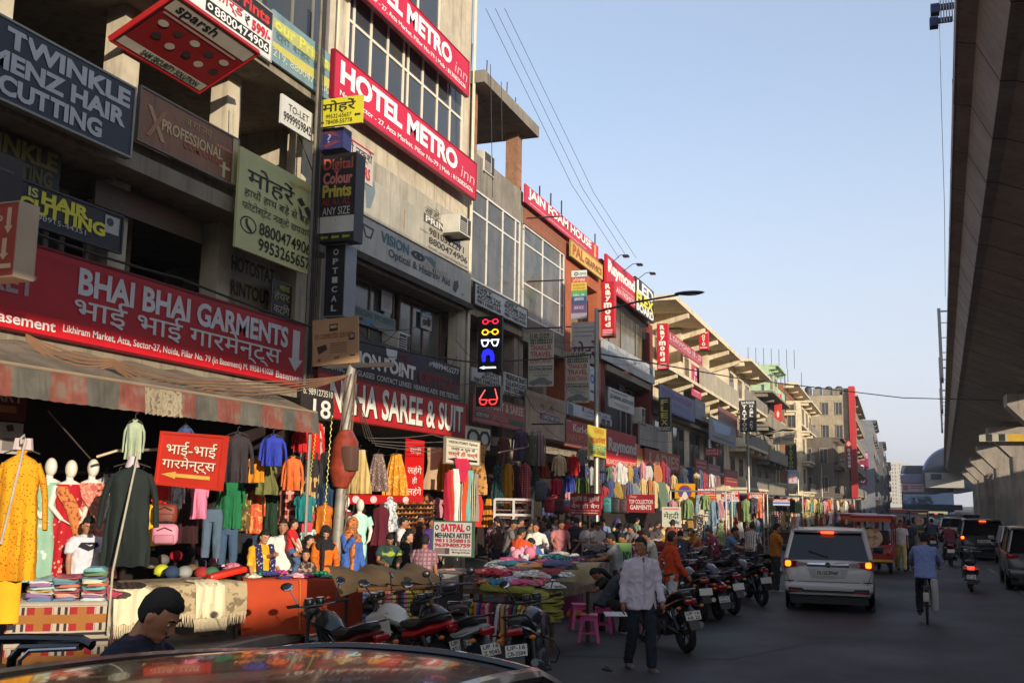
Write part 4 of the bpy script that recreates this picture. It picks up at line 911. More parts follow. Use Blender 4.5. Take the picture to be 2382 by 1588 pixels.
fsign('shop_sign', 'orange and cream fabric shop board right of the shaded red cloth board', -11.5, (1481,1030,1086), (1534,1046,1098), (206,104,44), [('p',[(0,.5),(.5,.45),(1,.55),(1,1),(0,1)],(206,170,100)), ('t','Bombay',.3,.2,.8,.42,(226,196,140),.02), ('r',0,.85,1,1,(216,206,180))])
fsign('shop_sign', 'dull red ladies garments board with slanted pale letters', -11.4, (1500,1040,1090), (1582,1060,1100), (156,52,44), [('t','LADIES',.1,.14,.95,.86,(206,150,120),.025,.15)])
fsign('shop_sign', 'blue grey indian bank style long board under the first cream storey', -11.5, (1534,893,958), (1616,930,976), (74,84,130), [('t','INDUS ACADEMY',.06,.1,.95,.4,(120,84,130),.02), ('t','TRAINING INSTITUTE',.2,.5,.9,.7,(130,140,176)), ('r',0,.92,1,1,(50,60,130))])
fsign('shop_sign', 'plain grey metal board after the blue one', -11.5, (1617,926,974), (1641,938,980), (96,102,106), [('r',.2,.2,.7,.4,(130,140,140))])
fsign('shop_sign', 'pinkish red jewellery board along the cream balcony', -11.6, (1552,772,800), (1634,824,850), (176,60,76), [('t','L DIAMOND 18 - 27',.06,.15,.96,.62,(226,176,176),.02), ('r',.05,.74,.9,.8,(206,130,140))])
fsign('banner', 'vertical pink cloth banner hanging on the cream front under the jewellery board', -11.7, (1609,846,920), (1631,858,928), (190,66,96), [('t','1',.3,.1,.6,.3,(232,190,200),.02), ('t','18',.25,.35,.75,.6,(232,190,200),.02), ('r',.2,.7,.8,.73,(226,180,190)), ('r',.2,.8,.8,.83,(226,180,190))], thick=.02)
bsign('light_box', 'small red vertical hotel box sign on the cream building, with white letters', -11.3, (1626,756,812), (1647,756,812), (206,24,38), [('t','O',.32,.40,.68,.54,WH,.03), ('t','Y',.32,.56,.68,.70,WH,.03), ('t','O',.32,.72,.68,.86,WH,.03), ('c',.5,.15,.2,.07,.5,(226,200,110)), ('r',.06,.30,.94,.345,WH), ('r',.1,.92,.9,.95,WH)], thick=.4)
bsign('light_box', 'black vertical box sign spelling FLEX BOARD in yellow green', -11.3, (1532,924,1002), (1559,924,1002), (40,40,36), [('t',ch,.2,.06+.2*i,.8,.22+.2*i,(196,186,84),.02) for i,ch in enumerate('FLEX')] + [('t','BOARD',.04,.87,.96,.98,(206,200,180),.02)], thick=.35)
bsign('light_box', 'black two column tattoo and nail art box sign with white letters', -11.3, (1721,931,1004), (1759,931,1004), (34,36,36), [('t','2nd FLOOR',.08,.03,.92,.11,(220,220,216),.02)] + [('t',ch,.14,.15+.14*i,.42,.26+.14*i,(226,224,218),.025) for i,ch in enumerate('TATTOO')] + [('t',ch,.6,.14+.1*i,.82,.22+.1*i,(210,208,204),.025) for i,ch in enumerate('NAIL ART')], thick=.35)
bsign('light_box', 'red vertical box sign beside the stained grey building', -11.3, (1801,916,980), (1818,916,980), (206,60,54), [('t','ICI',.2,.03,.8,.2,(236,200,190),.02), ('p',[(.3,.7),(.5,.6),(.7,.7),(.6,.84),(.4,.84)],(236,210,190))], thick=.4)
bsign('shop_sign', 'beige board with dark lettering jutting over the far stalls', -11.0, (1798,1001,1033), (1847,1001,1033), (176,164,140), [('t','HOTEL',.55,.15,.95,.4,(90,80,80),.02), ('t','PARADISE',.45,.5,.95,.75,(90,80,80),.02), ('r',.1,.15,.35,.8,(130,120,110))])
bsign('light_box', 'dark vertical box sign with yellow green TATTOO letters', -11.0, (1827,1034,1092), (1853,1034,1092), (34,32,34), [('t',ch,.3,.02+.16*i,.7,.15+.16*i,(150,170,50),.03) for i,ch in enumerate('TATTOO')], thick=.3)
p_ = onX(1845,1130,-8.7)
bsign('poster_board', 'small pale poster board fixed on a slim pole over the far stalls', -8.8, (1834,1092,1124), (1855,1092,1124), (150,170,200), [('r',.1,.3,.9,.95,(206,180,180)), ('p',[(.3,.9),(.45,.45),(.6,.9)],(220,120,110))], thick=.04)
bsign('light_box', 'tall maroon red box sign spelling a bag shop beside the red fin', -4.2, (1968,1024,1090), (1982,1024,1090), (150,40,36), [('t',ch,.25,.28+.14*i,.75,.39+.14*i,(232,220,210),.03) for i,ch in enumerate('BAGGI')] + [('p',[(.5,.02),(.9,.12),(.5,.22),(.1,.12)],(226,140,130))], thick=.4, Y=140)
bsign('light_box', 'large purple red hotel box sign with vertical white letters in the distance', -3.0, (1996,1060,1128), (2016,1060,1128), (140,30,66), [('t',ch,.25,.3+.22*i,.75,.48+.22*i,(232,224,220),.03) for i,ch in enumerate('OYO')], thick=.5, Y=200)
bsign('light_box', 'upper pale pink box sign next to the distant purple one', -3.0, (2008,1050,1090), (2020,1050,1090), (160,40,76), [('r',.1,.08,.9,.4,(206,150,170))], thick=.5, Y=205)
bsign('hanging_sign', 'red photo framing board on the first floor past the ladies board', -11.0, (1640,1041,1062), (1674,1041,1062), (176,40,40), [('t','DEEN ART &',.08,.15,.92,.42,(226,190,180),.02), ('t','PHOTO FRAME',.08,.5,.92,.78,(226,190,180),.02)])
fsign('shop_sign', 'red board with white letters low on the front past the slanted ladies board', -11.4, (1618,1066,1100), (1645,1070,1102), (150,40,44), [('r',.1,.2,.9,.3,(206,150,150)), ('r',.1,.5,.9,.6,(206,150,150))])
fsign('shop_sign', 'pinkish faded tall board behind the far market stalls', -11.4, (1648,1078,1128), (1676,1083,1130), (150,110,110), [('r',.1,.2,.9,.25,(190,160,160)), ('r',.1,.5,.9,.55,(190,160,160))])
fsign('shop_sign', 'dull red tilted board with faint white lines over the far stalls', -11.2, (1686,1090,1128), (1716,1096,1132), (150,54,50), [('t','LADIES SUITS',.1,.15,.9,.35,(196,150,140),.02), ('r',.1,.5,.9,.54,(196,140,130)), ('r',.1,.7,.9,.74,(196,140,130))])
fsign('shop_sign', 'brown red board with pale lettering above the orange garments board', -11.2, (1740,1111,1134), (1776,1113,1136), (126,50,44), [('t','RELIABLE',.1,.12,.9,.38,(200,160,130),.02), ('t','STORES',.1,.55,.9,.85,(200,160,130),.02)])
fsign('shop_sign', 'grey stained board below the tattoo box sign', -11.2, (1650,975,1030), (1712,988,1036), (120,120,128), [('p',[(.1,.1),(.8,.1),(.7,.5),(.2,.6)],(150,170,196)), ('r',.1,.75,.9,.85,(90,90,96))])
fsign('shop_sign', 'brown parapet board running along the first floor before the tattoo sign', -11.45, (1672,944,1002), (1716,968,1015), (126,76,66), [('r',.1,.3,.7,.36,(160,110,96))], wall=True)
# ------------------------------------------------------------------ poles, lamps and wires
def onpole(px, py, X): return onX(px, py, X)
p = onX(722,600,-11.0)
lp = empty('utility_pole', 'slim rusty cable pole with bundled wires between the two nearest buildings', 'pole', (p.x, p.y, 0))
b = MB(); b.tube([(0,0,0),(0,0,13)], .045, 8); b.build('shaft', mat((130,120,104), rough=.7, metal=.3, var=.25), lp)
b = MB()
for k in range(5): b.tube([(.06+.02*k,.03*(-1)**k,2.5),(.05+.025*k,.05*(-1)**k,7),(.06,.02*k-.04,13)], .012, 5)
b.build('cable_bundle', mat((50,46,44), rough=.8), lp)
# leaning electric pole wrapped with pipes, in front of the saree shop
p0 = onX(790,1180,-9.6); p1 = onX(815,870,-9.6)
ep = empty('utility_pole', 'leaning grey electric pole with tangled cables and a plastic wrapped box before the saree shop', 'pole', (p0.x, p0.y, 0))
dz = p1.z; dy = (p1.y-p0.y)
b = MB(); b.tube([(0,-.15,0),(0,0,p0.z),(0,dy,dz),(0,dy+.05,dz+.15)], [.10,.10,.085,.085], 10); b.build('shaft', mat((160,154,142), rough=.6, metal=.3, var=.25, scale=6), ep)
b = MB(); b.tube([(0,-.02,2.4),(.02,.0,2.7),(.02,.1,3.25),(0,.12,3.45)], [.14,.26,.24,.13], 12); b.build('wrapped_box', mat((150,64,44), rough=.25, var=.3, scale=7), ep)
b = MB()
for k in range(7):
 a = k*.9
 b.tube([(.12*math.cos(a+t*.9),dy*(t/6)+.12*math.sin(a+t*.9),1.2+t*(dz-1.2)/6) for t in range(7)], .012, 5)
b.build('loose_cable', mat((110,84,66), rough=.8), ep)
b = MB(); b.rbox(.1,.32,-.2,.1,2.7,3.15,.03); b.build('meter_box', mat((96,66,54), rough=.6), ep)
b = MB(); b.box(-.5,.9,dy-.03,dy+.03,dz+.12,dz+.2); b.build('cross_arm', mat((90,84,78), rough=.6, metal=.5), ep)
# street light
def street_light(label, px, py_base_X, ztop, arm, head_y, group='street lights along the pavement', r=.09):
 q = onX(px, 1140, py_base_X)
 s = empty('street_lamp', label, 'street light', (q.x, q.y, 0), 0, group)
 b = MB(); b.tube([(0,0,0),(0,0,4),(0,0,ztop)], [r*1.2,r,r*.8], 10); b.build('pole', mat((168,166,160), rough=.45, metal=.6, var=.15), s)
 b = MB(); b.tube([(0,0,ztop-.1),(arm*.5,0,ztop+.16),(arm,0,ztop+.32)], .035, 6); b.build('arm', mat((70,68,66), rough=.5, metal=.5), s)
 b = MB(); b.ell((arm+.35,0,ztop+.36), (.5,.15,.07), nu=12, nv=6); b.build('lamp_head', mat((60,60,62), rough=.4, metal=.4), s)
 b = MB(); b.ell((arm+.4,0,ztop+.31), (.3,.1,.035), nu=10, nv=5); b.build('lens', mat((150,150,146), rough=.2), s)
 return s
q = onX(1390,719,-8.95)
street_light('nearest grey street light pole with a dark arm reaching over the road', 1387, -8.95, q.z, 2.7, 0)
q = onX(1738,1120,-9.0)
street_light('second street light pole rising by the tattoo box sign', 1742, -9.0, 6.6, 2.2, 0)
street_light('third street light pole among the far stalls', 1912, -8.4, 7.0, 2.2, 0)
q = onX(1846,1110,-8.8)
rod('pole', 'slim pole carrying the small pale poster board', 'pole', [(q.x+.4,q.y,0),(q.x+.4,q.y,q.z+.6)], .07, (176,172,160))
# floodlights of the red board
fl = 0
for (px, py, dx) in ((1424,606,.55),(1450,626,.7),(1482,646,.7)):
 a = onX(px, py, -11.6)
 s = empty('floodlight', ['first black floodlight on a bent arm above the big red board','middle black floodlight on a bent arm above the big red board','last black floodlight above the LED flex board'][fl], 'floodlight', a, 0, 'floodlights on the roof boards'); fl += 1
 b = MB(); b.tube([(0,0,-.1),(dx*.6,.1,.24),(dx,.1,.26)], .018, 6); b.build('arm', mat((40,38,40), rough=.5), s)
 b = MB(); b.rbox(dx-.06,dx+.22,-.12,.2,.12,.22,.04); b.build('lamp', mat((44,44,48), rough=.4, metal=.4), s)
# wires
wn = 0
def wire(label, pts, r=.012, c=(40,36,34), sag=0.0, n=14, group=None, name='cable'):
 out = []
 for i in range(len(pts)-1):
  a, b_ = Vector(pts[i]), Vector(pts[i+1])
  for k in range(n):
   t = k/n; p = a.lerp(b_, t); p.z -= sag*4*t*(1-t); out.append(p)
 out.append(Vector(pts[-1]))
 mb = MB(); mb.tube(out, r, 5)
 return tag(mb.build(name, mat(c, rough=.8, var=.2)), label, 'cable', group)
wire('thick black cable running along the front over the long red shop board', [onX(0,512,-10.9), onX(420,648,-10.9), onX(830,792,-10.6), onX(1100,842,-10.9), onX(1390,822,-9.0)], .022, sag=.05)
wire('single cable crossing the street from the light pole to beyond the viaduct', [onX(1390,822,-9.0), onY(1720,880,62), onY(2100,925,70), onY(2382,932,76)], .03, (60,58,58))
for k in range(5):
 wire('bundle of tan cables draped over the striped awning', [onX(60,778+3*k,-10.2), onX(260,835+4*k,-9.75), onX(480,885+6*k,-9.6), onX(815,872,-9.6)], .013+.003*(k%2), (130,96,70), sag=.06+.03*k, group='tan cables draped over the striped awning')
for k in range(4):
 wire('thin wires sagging from the electric pole across the saree shop', [onX(815,874,-9.6), onX(850+8*k,1018+6*k,-10.4), onX(1005+40*k,1010+16*k,-10.8), onX(1110,1030+10*k,-10.6)], .009, (110,100,90), sag=.04, group='wires across the saree shop')
for k in range(3):
 wire('faint overhead wires slanting across the sky from the hotel roof', [onX(1130+22*k,20,-8.0), onX(1330+26*k,430+10*k,-8.0), onX(1440+20*k,600,-8.0)], .007, (120,124,140), group='overhead wires in the sky')
wire('thin wire dropping straight down the sky beside the viaduct', [onY(2184,-10,24), onY(2190,250,24), onY(2197,480,24), onY(2199,690,24)], .006, (120,126,140))
for (a, b_) in (((1166,190),(1168,330)),((1141,150),(1146,460)),((560,200),(555,420)),((690,300),(735,420)),((370,0),(452,90))):
 wire('loose thin wires hanging down the building fronts', [onX(a[0],a[1],-11.4), onX(b_[0],b_[1],-11.4)], .012, (60,52,48), sag=.0, group='loose wires on the fronts')
wg = random.Random(12)
for k in range(26):
 px = wg.uniform(720,1560); py = 1010-(px-720)*.0-wg.uniform(-60,230)+(1-(px-720)/840)*-60
 a = onX(px,py,-11.1+wg.uniform(-.2,.5)); b_ = onX(px+wg.uniform(60,190),py+wg.uniform(-30,60),-11.1+wg.uniform(-.2,.5))
 wire('loose thin wires hanging down the building fronts', [a, b_], .008, (50,44,42), sag=wg.uniform(.1,.5), n=8, group='loose wires on the fronts')
for (a, b_) in (((1224,508),(1284,506)),((1226,655),(1286,651)),((1222,764),(1270,766)),((1316,760),(1350,762)),((1224,986),(1262,984))):
 z = onX(a[0],a[1],-11.7); w = onX(b_[0],b_[1],-11.7)
 rod('bracket_rod', 'thin bare steel bracket rods sticking out of the brick fronts', 'bracket', [z, (z.x+1.3, z.y+.1, z.z)], .025, (70,56,48), group='bare bracket rods')
# antennas / rods on roofs
for (px, py) in ((1255,446),(1281,462),(1306,478),(1384,552)):
 a = onX(px, py+22, -12.3)
 rod('rebar', 'thin black rods standing on the parapet behind the foam board', 'rod', [(a.x,a.y,a.z-.6),(a.x,a.y,a.z+.6)], .03, (50,44,44), group='rods behind the foam board')
# ------------------------------------------------------------------ clothes
def view_az(px):
 return math.atan2(-ray(px, 1160).x, ray(px, 1160).y)
def ring(cx, cz, hw, hd, n, k, amp, ph, cy=0.0):
 out = []
 for j in range(n):
  a = 2*PI*j/n
  f = 1 + amp*math.sin(k*a+ph) + amp*.4*math.sin((k*2+1)*a+ph*1.7)
  out.append((cx + hw*math.cos(a)*(1+amp*.2*math.sin(k*a+ph)), cy + hd*math.sin(a)*f, cz))
 return out
def dense(prof, k=3):
 out = []
 for a, b_ in zip(prof, prof[1:]):
  for i in range(k): out.append(tuple(p+(q-p)*i/k for p, q in zip(a, b_)))
 return out+[prof[-1]]
def garment_mesh(kind, w, h, seed=0):
 b = garment_shape(kind, w, h, seed)
 from mathutils import noise as mn
 o = seed % 89
 for i, (x, y, z) in enumerate(b.v):          # creases and sag
  n1 = mn.noise((x*7+z*3+o, z*5-x*4, o)); n2 = mn.noise((x*16, z*11, o+9.))
  k_ = min(1, max(.15, -z/h*1.6))
  b.v[i] = (x+.012*n1*k_, y+(.05*(.3-abs(n1))+.018*n2)*k_*min(1, w/.4), z+.012*n1*k_)
 return b
def garment_shape(kind, w, h, seed=0):
 """cloth shape hung from the origin: w overall width, h length"""
 g = random.Random(seed); ph = g.uniform(0, 6); b = MB(); n = 42
 if kind in ('shirt', 'kurta', 'top', 'dress', 'gown', 'coat'):
  sl = {'shirt': .72, 'kurta': .52, 'top': .30, 'dress': .22, 'gown': 0, 'coat': .8}[kind]
  bw = w*(.33 if sl > .4 else .40)
  fl = {'shirt': 1.05, 'kurta': 1.18, 'top': 1.0, 'dress': 1.45, 'gown': 1.5, 'coat': 1.1}[kind]
  d = .10*min(w, .6)/.5 + .02
  ws = .80 if kind in ('dress', 'gown') else .96
  prof = [(-.0,.16,.5),(-.03*1,.22,.6),(-.07,.70,.8),(-.11,.98,1.0),(-.20,1.0,1.1),(-.36,ws,1.0),(-.55,(ws+fl)/2*1.0,1.0),(-.78,fl*.97,1.1),(-1,fl,1.2)]
  b.loft([ring(g.uniform(-.01,.01)*w, z*h, bw*q, d*dd, n, 7, .03+.45*max(0,-z-.12), ph+z*.8) for z, q, dd in dense(prof)], 0)
  if sl:
   for s in (-1, 1):
    a0 = Vector((s*bw*.82, 0, -.10*h)); tilt = g.uniform(-.05,.05)
    hl = sl*h if kind != 'kurta' else sl*h
    hl = min(hl, .75)
    a1 = Vector((s*w*(.42+tilt*.4), g.uniform(-.02,.04), -.10*h-hl*.5)); a2 = Vector((s*w*(.44+tilt), g.uniform(-.05,.05), -.10*h-hl))
    r0 = bw*.34
    b.tube([a0, a0.lerp(a1,.5)+Vector((s*.015,0,0)), a1, a2], [r0*.9, r0, r0*.85, r0*.72], 10, 0, True, .55)
  # collar
  b.tube([(bw*.2*math.cos(a), .035*math.sin(a)-.01, -.012*h+.01*math.cos(2*a)) for a in [2*PI*i/10 for i in range(11)]], .016, 6)
 elif kind == 'skirt':
  prof = [(0,.42,1),(-.1,.48,1),(-.3,.64,1.0),(-.6,.84,1.1),(-.85,.96,1.2),(-1,1.0,1.2)]
  b.loft([ring(0, z*h, w*.5*q, w*.16*dd, 56, 11, .05+.35*(-z), ph) for z, q, dd in dense(prof)], 0)
 elif kind == 'trousers':
  b.loft([ring(0, z*h, w*.5*q, .07, n, 3, .05, ph) for z, q in ((0,.86),(-.04,.9),(-.16,1.0),(-.26,1.0))], 0)
  for s in (-1, 1):
   b.loft([ring(s*w*(.25+.04*t), -.2*h-.8*h*t, w*(.25-.05*t), .065-.01*t, 16, 3, .04+.1*t, ph+s+t*2) for t in [i/14 for i in range(15)]], 0)
 elif kind == 'strip':
  b.loft([ring(w*.15*math.sin(z*4+ph), z*h, w*.5*(1+.15*math.sin(z*7+ph)), .03, 18, 3, .3, ph+z*2) for z in [-i/18 for i in range(19)]], 0)
 return b
def cname(c):
 import colorsys
 h, s, v = colorsys.rgb_to_hsv(c[0]/255, c[1]/255, c[2]/255)
 if v < .22: return 'black'
 if s < .14: return 'white' if v > .72 else 'grey'
 h *= 360
 n = 'red' if h < 14 or h > 345 else 'orange' if h < 34 else 'yellow' if h < 62 else 'green' if h < 160 else 'teal' if h < 195 else 'blue' if h < 255 else 'purple' if h < 295 else 'pink'
 if s < .4 and v > .6: n = 'pale ' + n
 elif v < .5: n = 'dark ' + n
 return n
def garment(kind, label, px, yt, yb, X, wpx, m, turn=0.0, hanger=True, group=None, seed=None, cat=None, name=None):
 if X > -10 and 480 < px < 800:
  X = -9.9 if px > 690 else (-10.4 if yt > 1090 else X)
 t = onX(px, yt, X); bt = onX(px, yb, X)
 zc = (t-CO).dot(CF)
 h = t.z-bt.z; w = wpx/FPX*zc
 az = view_az(px)
 names = {'shirt':'shirt','kurta':'kurta','top':'tee','dress':'dress','gown':'gown','coat':'jacket','skirt':'long_skirt','trousers':'trousers','strip':'scarf'}
 r = empty(name or 'hanging_'+names[kind], label, cat or names[kind].replace('_',' '), t, az*.8+turn, group)
 seed = seed if seed is not None else int(px*7+yt)
 garment_mesh(kind, w, h, seed).build('fabric', m, r)
 if hanger:
  b = MB(); b.tube([(-w*.3,0,-.03),(-w*.1,0,.015),(0,0,.03),(w*.1,0,.015),(w*.3,0,-.03)], .008, 6)
  b.tube([(0,0,.03),(0,0,.08),(.02,0,.11),(.035,0,.09)], .004, 5)
  b.build('hanger', mat((60,54,50), rough=.5), r)
 return r
HG = 'clothes hung at the front of the stalls'
Y_ = (226,156,10)
# --- under the striped awning
g = garment('kurta','big mustard yellow kurta with tiny dots on a pole at the left edge',52,1048,1346,-8.8,128,cloth(Y_,'dots',(150,90,10),30),group=HG)
b = MB(); pl = .95
t = onX(35,1340,-8.8); k_ = onX(35,1438,-8.8)
b.loft([ring(-.05, z, .155, .06, 20, 3, .08, 1+z) for z in (-1.36,-1.5,-1.65,-1.8)], 0); b.build('trousers', cloth((232,168,20)), g)
b = MB(); b.tube([(-.05,0,0),(-.05,.02,.10),(.05,.02,.10),(.05,0,0)], [.06,.055,.055,.06], 8); b.build('neck_form', mat((196,176,170), rough=.5), g)
rod('pole', 'slanting bright steel hook pole in front of the mustard kurta', 'pole', [onX(2,1265,-8.7), onX(60,1020,-8.7), onX(56,1012,-8.7), onX(49,1018,-8.7), onX(49,1032,-8.7)], .014, (206,196,180), group='steel hook poles')
g = garment('kurta','long dark green kurta hanging left of the red arrow board',308,1080,1314,-8.9,136,cloth((26,36,32)),group=HG)
b = MB(); b.tube([(0,.01,-.03),(0,.0,.06),(0,0,.10)], [.09,.06,.055], 10); b.build('neck_form', mat((196,176,180), rough=.5), g)
rod('pole', 'slanting bright steel pole in front of the dark green kurta', 'pole', [onX(250,1475,-8.6), onX(262,1330,-8.65), onX(322,1050,-8.75)], .014, (206,196,170), group='steel hook poles')
garment('shirt','pale sage green shirt hung from the awning edge',315,978,1068,-9.3,52,cloth((168,180,150)),group=HG)
garment('shirt','red garment half hidden below the red arrow board',378,1112,1178,-9.6,44,cloth((206,30,16)),group=HG)
garment('shirt','white printed shirt hanging below the red arrow board',410,1116,1182,-9.7,46,cloth((206,206,200),'print',(120,140,150),14),group=HG)
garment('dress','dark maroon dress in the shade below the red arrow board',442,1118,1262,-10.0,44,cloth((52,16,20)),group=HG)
garment('top','pink tee hanging right below the red arrow board',466,1122,1206,-9.5,44,cloth((226,130,160)),group=HG)
garment('top','bright yellow tee between the dark green kurta and the brown bag',355,1176,1268,-9.4,48,cloth((232,176,10)),group=HG)
garment('shirt','charcoal collared shirt on a white hanger right of the red arrow board',553,1008,1122,-9.3,82,cloth((52,44,48)),group=HG)
garment('shirt','royal blue shirt hung from the awning edge',636,1013,1084,-9.3,66,cloth((44,62,170)),group=HG)
garment('shirt','dark shirt with a blue collar behind the red arrow board',432,992,1040,-9.5,40,cloth((60,80,130)),group=HG)
garment('kurta','long green kurta below the charcoal shirt',540,1112,1228,-9.5,70,cloth((24,110,66)),group=HG)
garment('top','mustard orange tee left of the royal blue shirt',598,1062,1122,-9.7,44,cloth((220,140,20)),group=HG)
garment('dress','olive dress below the royal blue shirt',622,1078,1150,-9.8,46,cloth((110,110,60)),group=HG)
garment('coat','orange hooded top right of the royal blue shirt',682,1062,1140,-9.5,54,cloth((226,110,50)),group=HG)
garment('top','brown gold patterned top in the middle row',566,1138,1234,-9.2,44,cloth((96,80,40),'print',(190,160,90),18),group=HG)
garment('kurta','coral orange kurta with gold embroidery',597,1134,1240,-9.15,46,cloth((226,84,50),'print',(226,170,90),12),group=HG)
garment('kurta','bottle green sleeveless kurta with a gold neckline',632,1130,1252,-9.15,48,cloth((22,50,30)),group=HG)
garment('shirt','red and white checked blouse beside the bottle green kurta',672,1132,1218,-9.1,58,cloth((130,24,26),'check',(206,150,130),7),group=HG)
garment('trousers','grey blue jeans hanging left of the light denim pair',496,1184,1296,-9.6,46,cloth((80,100,120)),group=HG)
garment('trousers','mid blue jeans hanging in the middle of the rack',532,1218,1312,-9.3,46,cloth((60,84,110)),group=HG)
garment('trousers','black jeans hanging below the brown gold top',566,1240,1322,-9.2,46,cloth((26,30,36)),group=HG)
garment('trousers','dark blue jeans hanging below the coral kurta',600,1236,1318,-9.35,44,cloth((40,60,86)),group=HG)
garment('shirt','bright red shirt hung high at the end of the awning',728,975,1068,-9.2,58,cloth((220,20,24)),group=HG)
garment('shirt','red sleeve of a second red shirt at the awning end',700,1000,1052,-9.4,44,cloth((206,22,28)),group=HG)
garment('coat','black jacket nearer the awning end',724,1042,1144,-9.05,56,cloth((46,40,40)),group=HG)
garment('coat','long black jacket in front of the electric pole',770,1044,1142,-9.0,66,cloth((44,42,46)),group=HG)
garment('top','tan tee with a yellow tag in front of the black jacket',718,1104,1168,-8.9,44,cloth((206,160,96)),group=HG)
garment('top','teal shirt below the tan tee',709,1150,1212,-8.85,50,cloth((14,120,120)),group=HG)
garment('top','coral pink top below the teal shirt',714,1190,1236,-8.8,36,cloth((214,70,90)),group=HG)
garment('kurta','navy blue kurta below the long black jacket',764,1118,1205,-8.95,66,cloth((30,56,86)),group=HG)
garment('coat','mustard brown jacket below the navy kurta',756,1170,1275,-8.85,68,cloth((190,104,20)),group=HG)
garment('top','white and mint top below the coral pink one',716,1228,1262,-8.8,36,cloth((190,220,210)),group=HG)
for i, (a, b_) in enumerate((((738,975),(716,1150)),((772,965),(752,1235)))):
 A_, B_ = onX(*a, -9.6), onX(*b_, -9.6)
 mb = MB()
 for k in range(36):
  p = A_.lerp(B_, k/36); q = A_.lerp(B_, (k+1)/36)
  mb.tube([p, (p+q)/2+Vector((.012*(-1)**k,.008,0)), q], [.006,.012,.006], 5)
 tag(mb.build('chain', mat((190,190,70), rough=.4)), ['shorter yellow green chain with clothes hooked to it','longer yellow green chain with clothes hooked to it'][i], 'chain', 'yellow green hanging chains')
# horizontal rails the clothes hang on
rod('rail', 'black steel rail carrying the middle row of clothes', 'rail', [onX(540,1122,-10.4), onX(790,1140,-10.4)], .012, (40,36,34))
rod('rail', 'pale bamboo rail under the awning behind the arrow board', 'rail', [onX(225,1062,-9.9), onX(270,1048,-9.7), onX(370,1045,-9.7)], .02, (196,180,150))
# --- saree shop front
SG = 'clothes hung across the saree shop front'
garment('skirt','cream and gold long skirt at the left of the saree shop',838,1046,1148,-10.9,56,cloth((206,180,120),'stripe',(170,140,80),9),group=SG)
garment('skirt','silver sequinned long skirt with a dark top',880,1056,1142,-10.9,54,cloth((120,96,90),'dots',(216,190,170),24),group=SG)
garment('skirt','mustard long skirt with a sequinned hem',922,1056,1152,-10.9,58,cloth((214,134,10),'print',(230,180,90),16),group=SG)
garment('strip','beige silk length right of the red banner',1006,1040,1138,-10.8,30,cloth((176,150,116)),group=SG)
garment('skirt','orange silk skirt with a price tag right of the beige length',1036,1042,1142,-10.8,44,cloth((220,130,10),'stripe',(190,96,6),8),group=SG)
garment('strip','gold brocade length behind the white tilted board',1118,1034,1150,-10.6,34,cloth((190,140,70),'print',(110,60,40),10),group=SG)
garment('strip','brown patterned brocade length left of the gold one',1100,1050,1150,-10.6,24,cloth((150,96,50),'print',(80,36,30),9),group=SG)
garment('skirt','golden yellow pleated skirt below the brocade',1136,1160,1225,-10.4,30,cloth((214,140,30),'stripe',(160,90,16),12),group=SG)
garment('strip','red length hanging below the brocade',1112,1152,1225,-10.4,18,cloth((206,40,26)),group=SG)
SC = [((176,24,54),'crimson'),((206,60,50),'coral red'),((226,226,220),'white'),((60,50,40),'black and gold'),((206,70,30),'rust orange'),((90,170,160),'turquoise'),((40,46,44),'dark green striped'),((150,130,120),'grey silver')]
for i, (c, nm) in enumerate(SC):
 garment('strip', nm+' scarf on the fan of scarves under the white tilted board', 1046+8.5*i-(4-i)*1.0, 1086+4*abs(3-i), 1212, -10.1, 15, cloth(c, 'stripe' if i in (3,6) else 'plain', (200,190,160), 20), hanger=False, group='scarves under the white tilted board', turn=.1*(i-4))
garment('strip','magenta scarf gathered at the top of the fan of scarves',1072,1066,1120,-10.0,30,cloth((190,30,70)),hanger=False,group='scarves under the white tilted board')
# banner
fsign('banner','red vertical cloth banner with white Hindi lettering in the saree shop',-10.95,(942,1020,1158),(986,1024,1160),(216,12,16),
      [('t','साड़ी',.2,.12,.8,.26,(226,190,190),.01), ('t','लहंगे',.12,.44,.86,.60,(236,226,216),.02), ('t','ही',.36,.63,.62,.76,(236,226,216),.02), ('t','लहंगे',.12,.80,.86,.96,(236,226,216),.02)], thick=.01)  # top word painted duller for the shadow over it
fsign('banner','long red cloth strip with white emblems below the skirts',-10.7,(795,1143,1164),(985,1158,1178),(200,16,20),[('c',.15+.2*i,.5,.04,.4,0,(226,206,200)) for i in range(4)], thick=.01)
fsign('shop_sign','dark red shop board with ART lettering at the left edge of the photo',-10.9,(-60,880,965),(62,905,982),(110,14,18),[('t','MART',.1,.15,.92,.5,(190,170,150),.02), ('r',.3,.6,.8,.8,(170,110,60))])
fsign('poster','pale poster on the wall at the left edge behind the mustard kurta',-10.9,(0,975,1050),(52,990,1060),(196,190,180),[('p',[(.2,.1),(.5,.05),(.6,.25),(.3,.3)],(60,56,50)), ('r',.1,.5,.9,.9,(130,120,116))], thick=.02)
bb = bsign('hanging_sign','red board with white Hindi garment lettering and a long yellow arrow, hung under the awning',-9.1,(369,1004,1116),(511,1011,1127),(206,52,34),
      [('t','भाई-भाई',.11,.14,.93,.44,(90,16,16),.02), ('t','भाई-भाई',.10,.13,.92,.43,(236,222,196),.018), ('t','गारमेन्ट्स',.07,.46,.94,.76,(90,16,16),.02), ('t','गारमेन्ट्स',.06,.45,.93,.75,(236,222,196),.018), arrow(.06,.75,.86,.90,(226,176,80),'l')], thick=.06, frame=(226,60,40), tilt=R(4))
rod('rope', 'dark guy rope slanting down behind the mannequin heads', 'rope', [onX(112,955,-10.2), onX(210,1066,-10.2)], .01, (110,100,90))
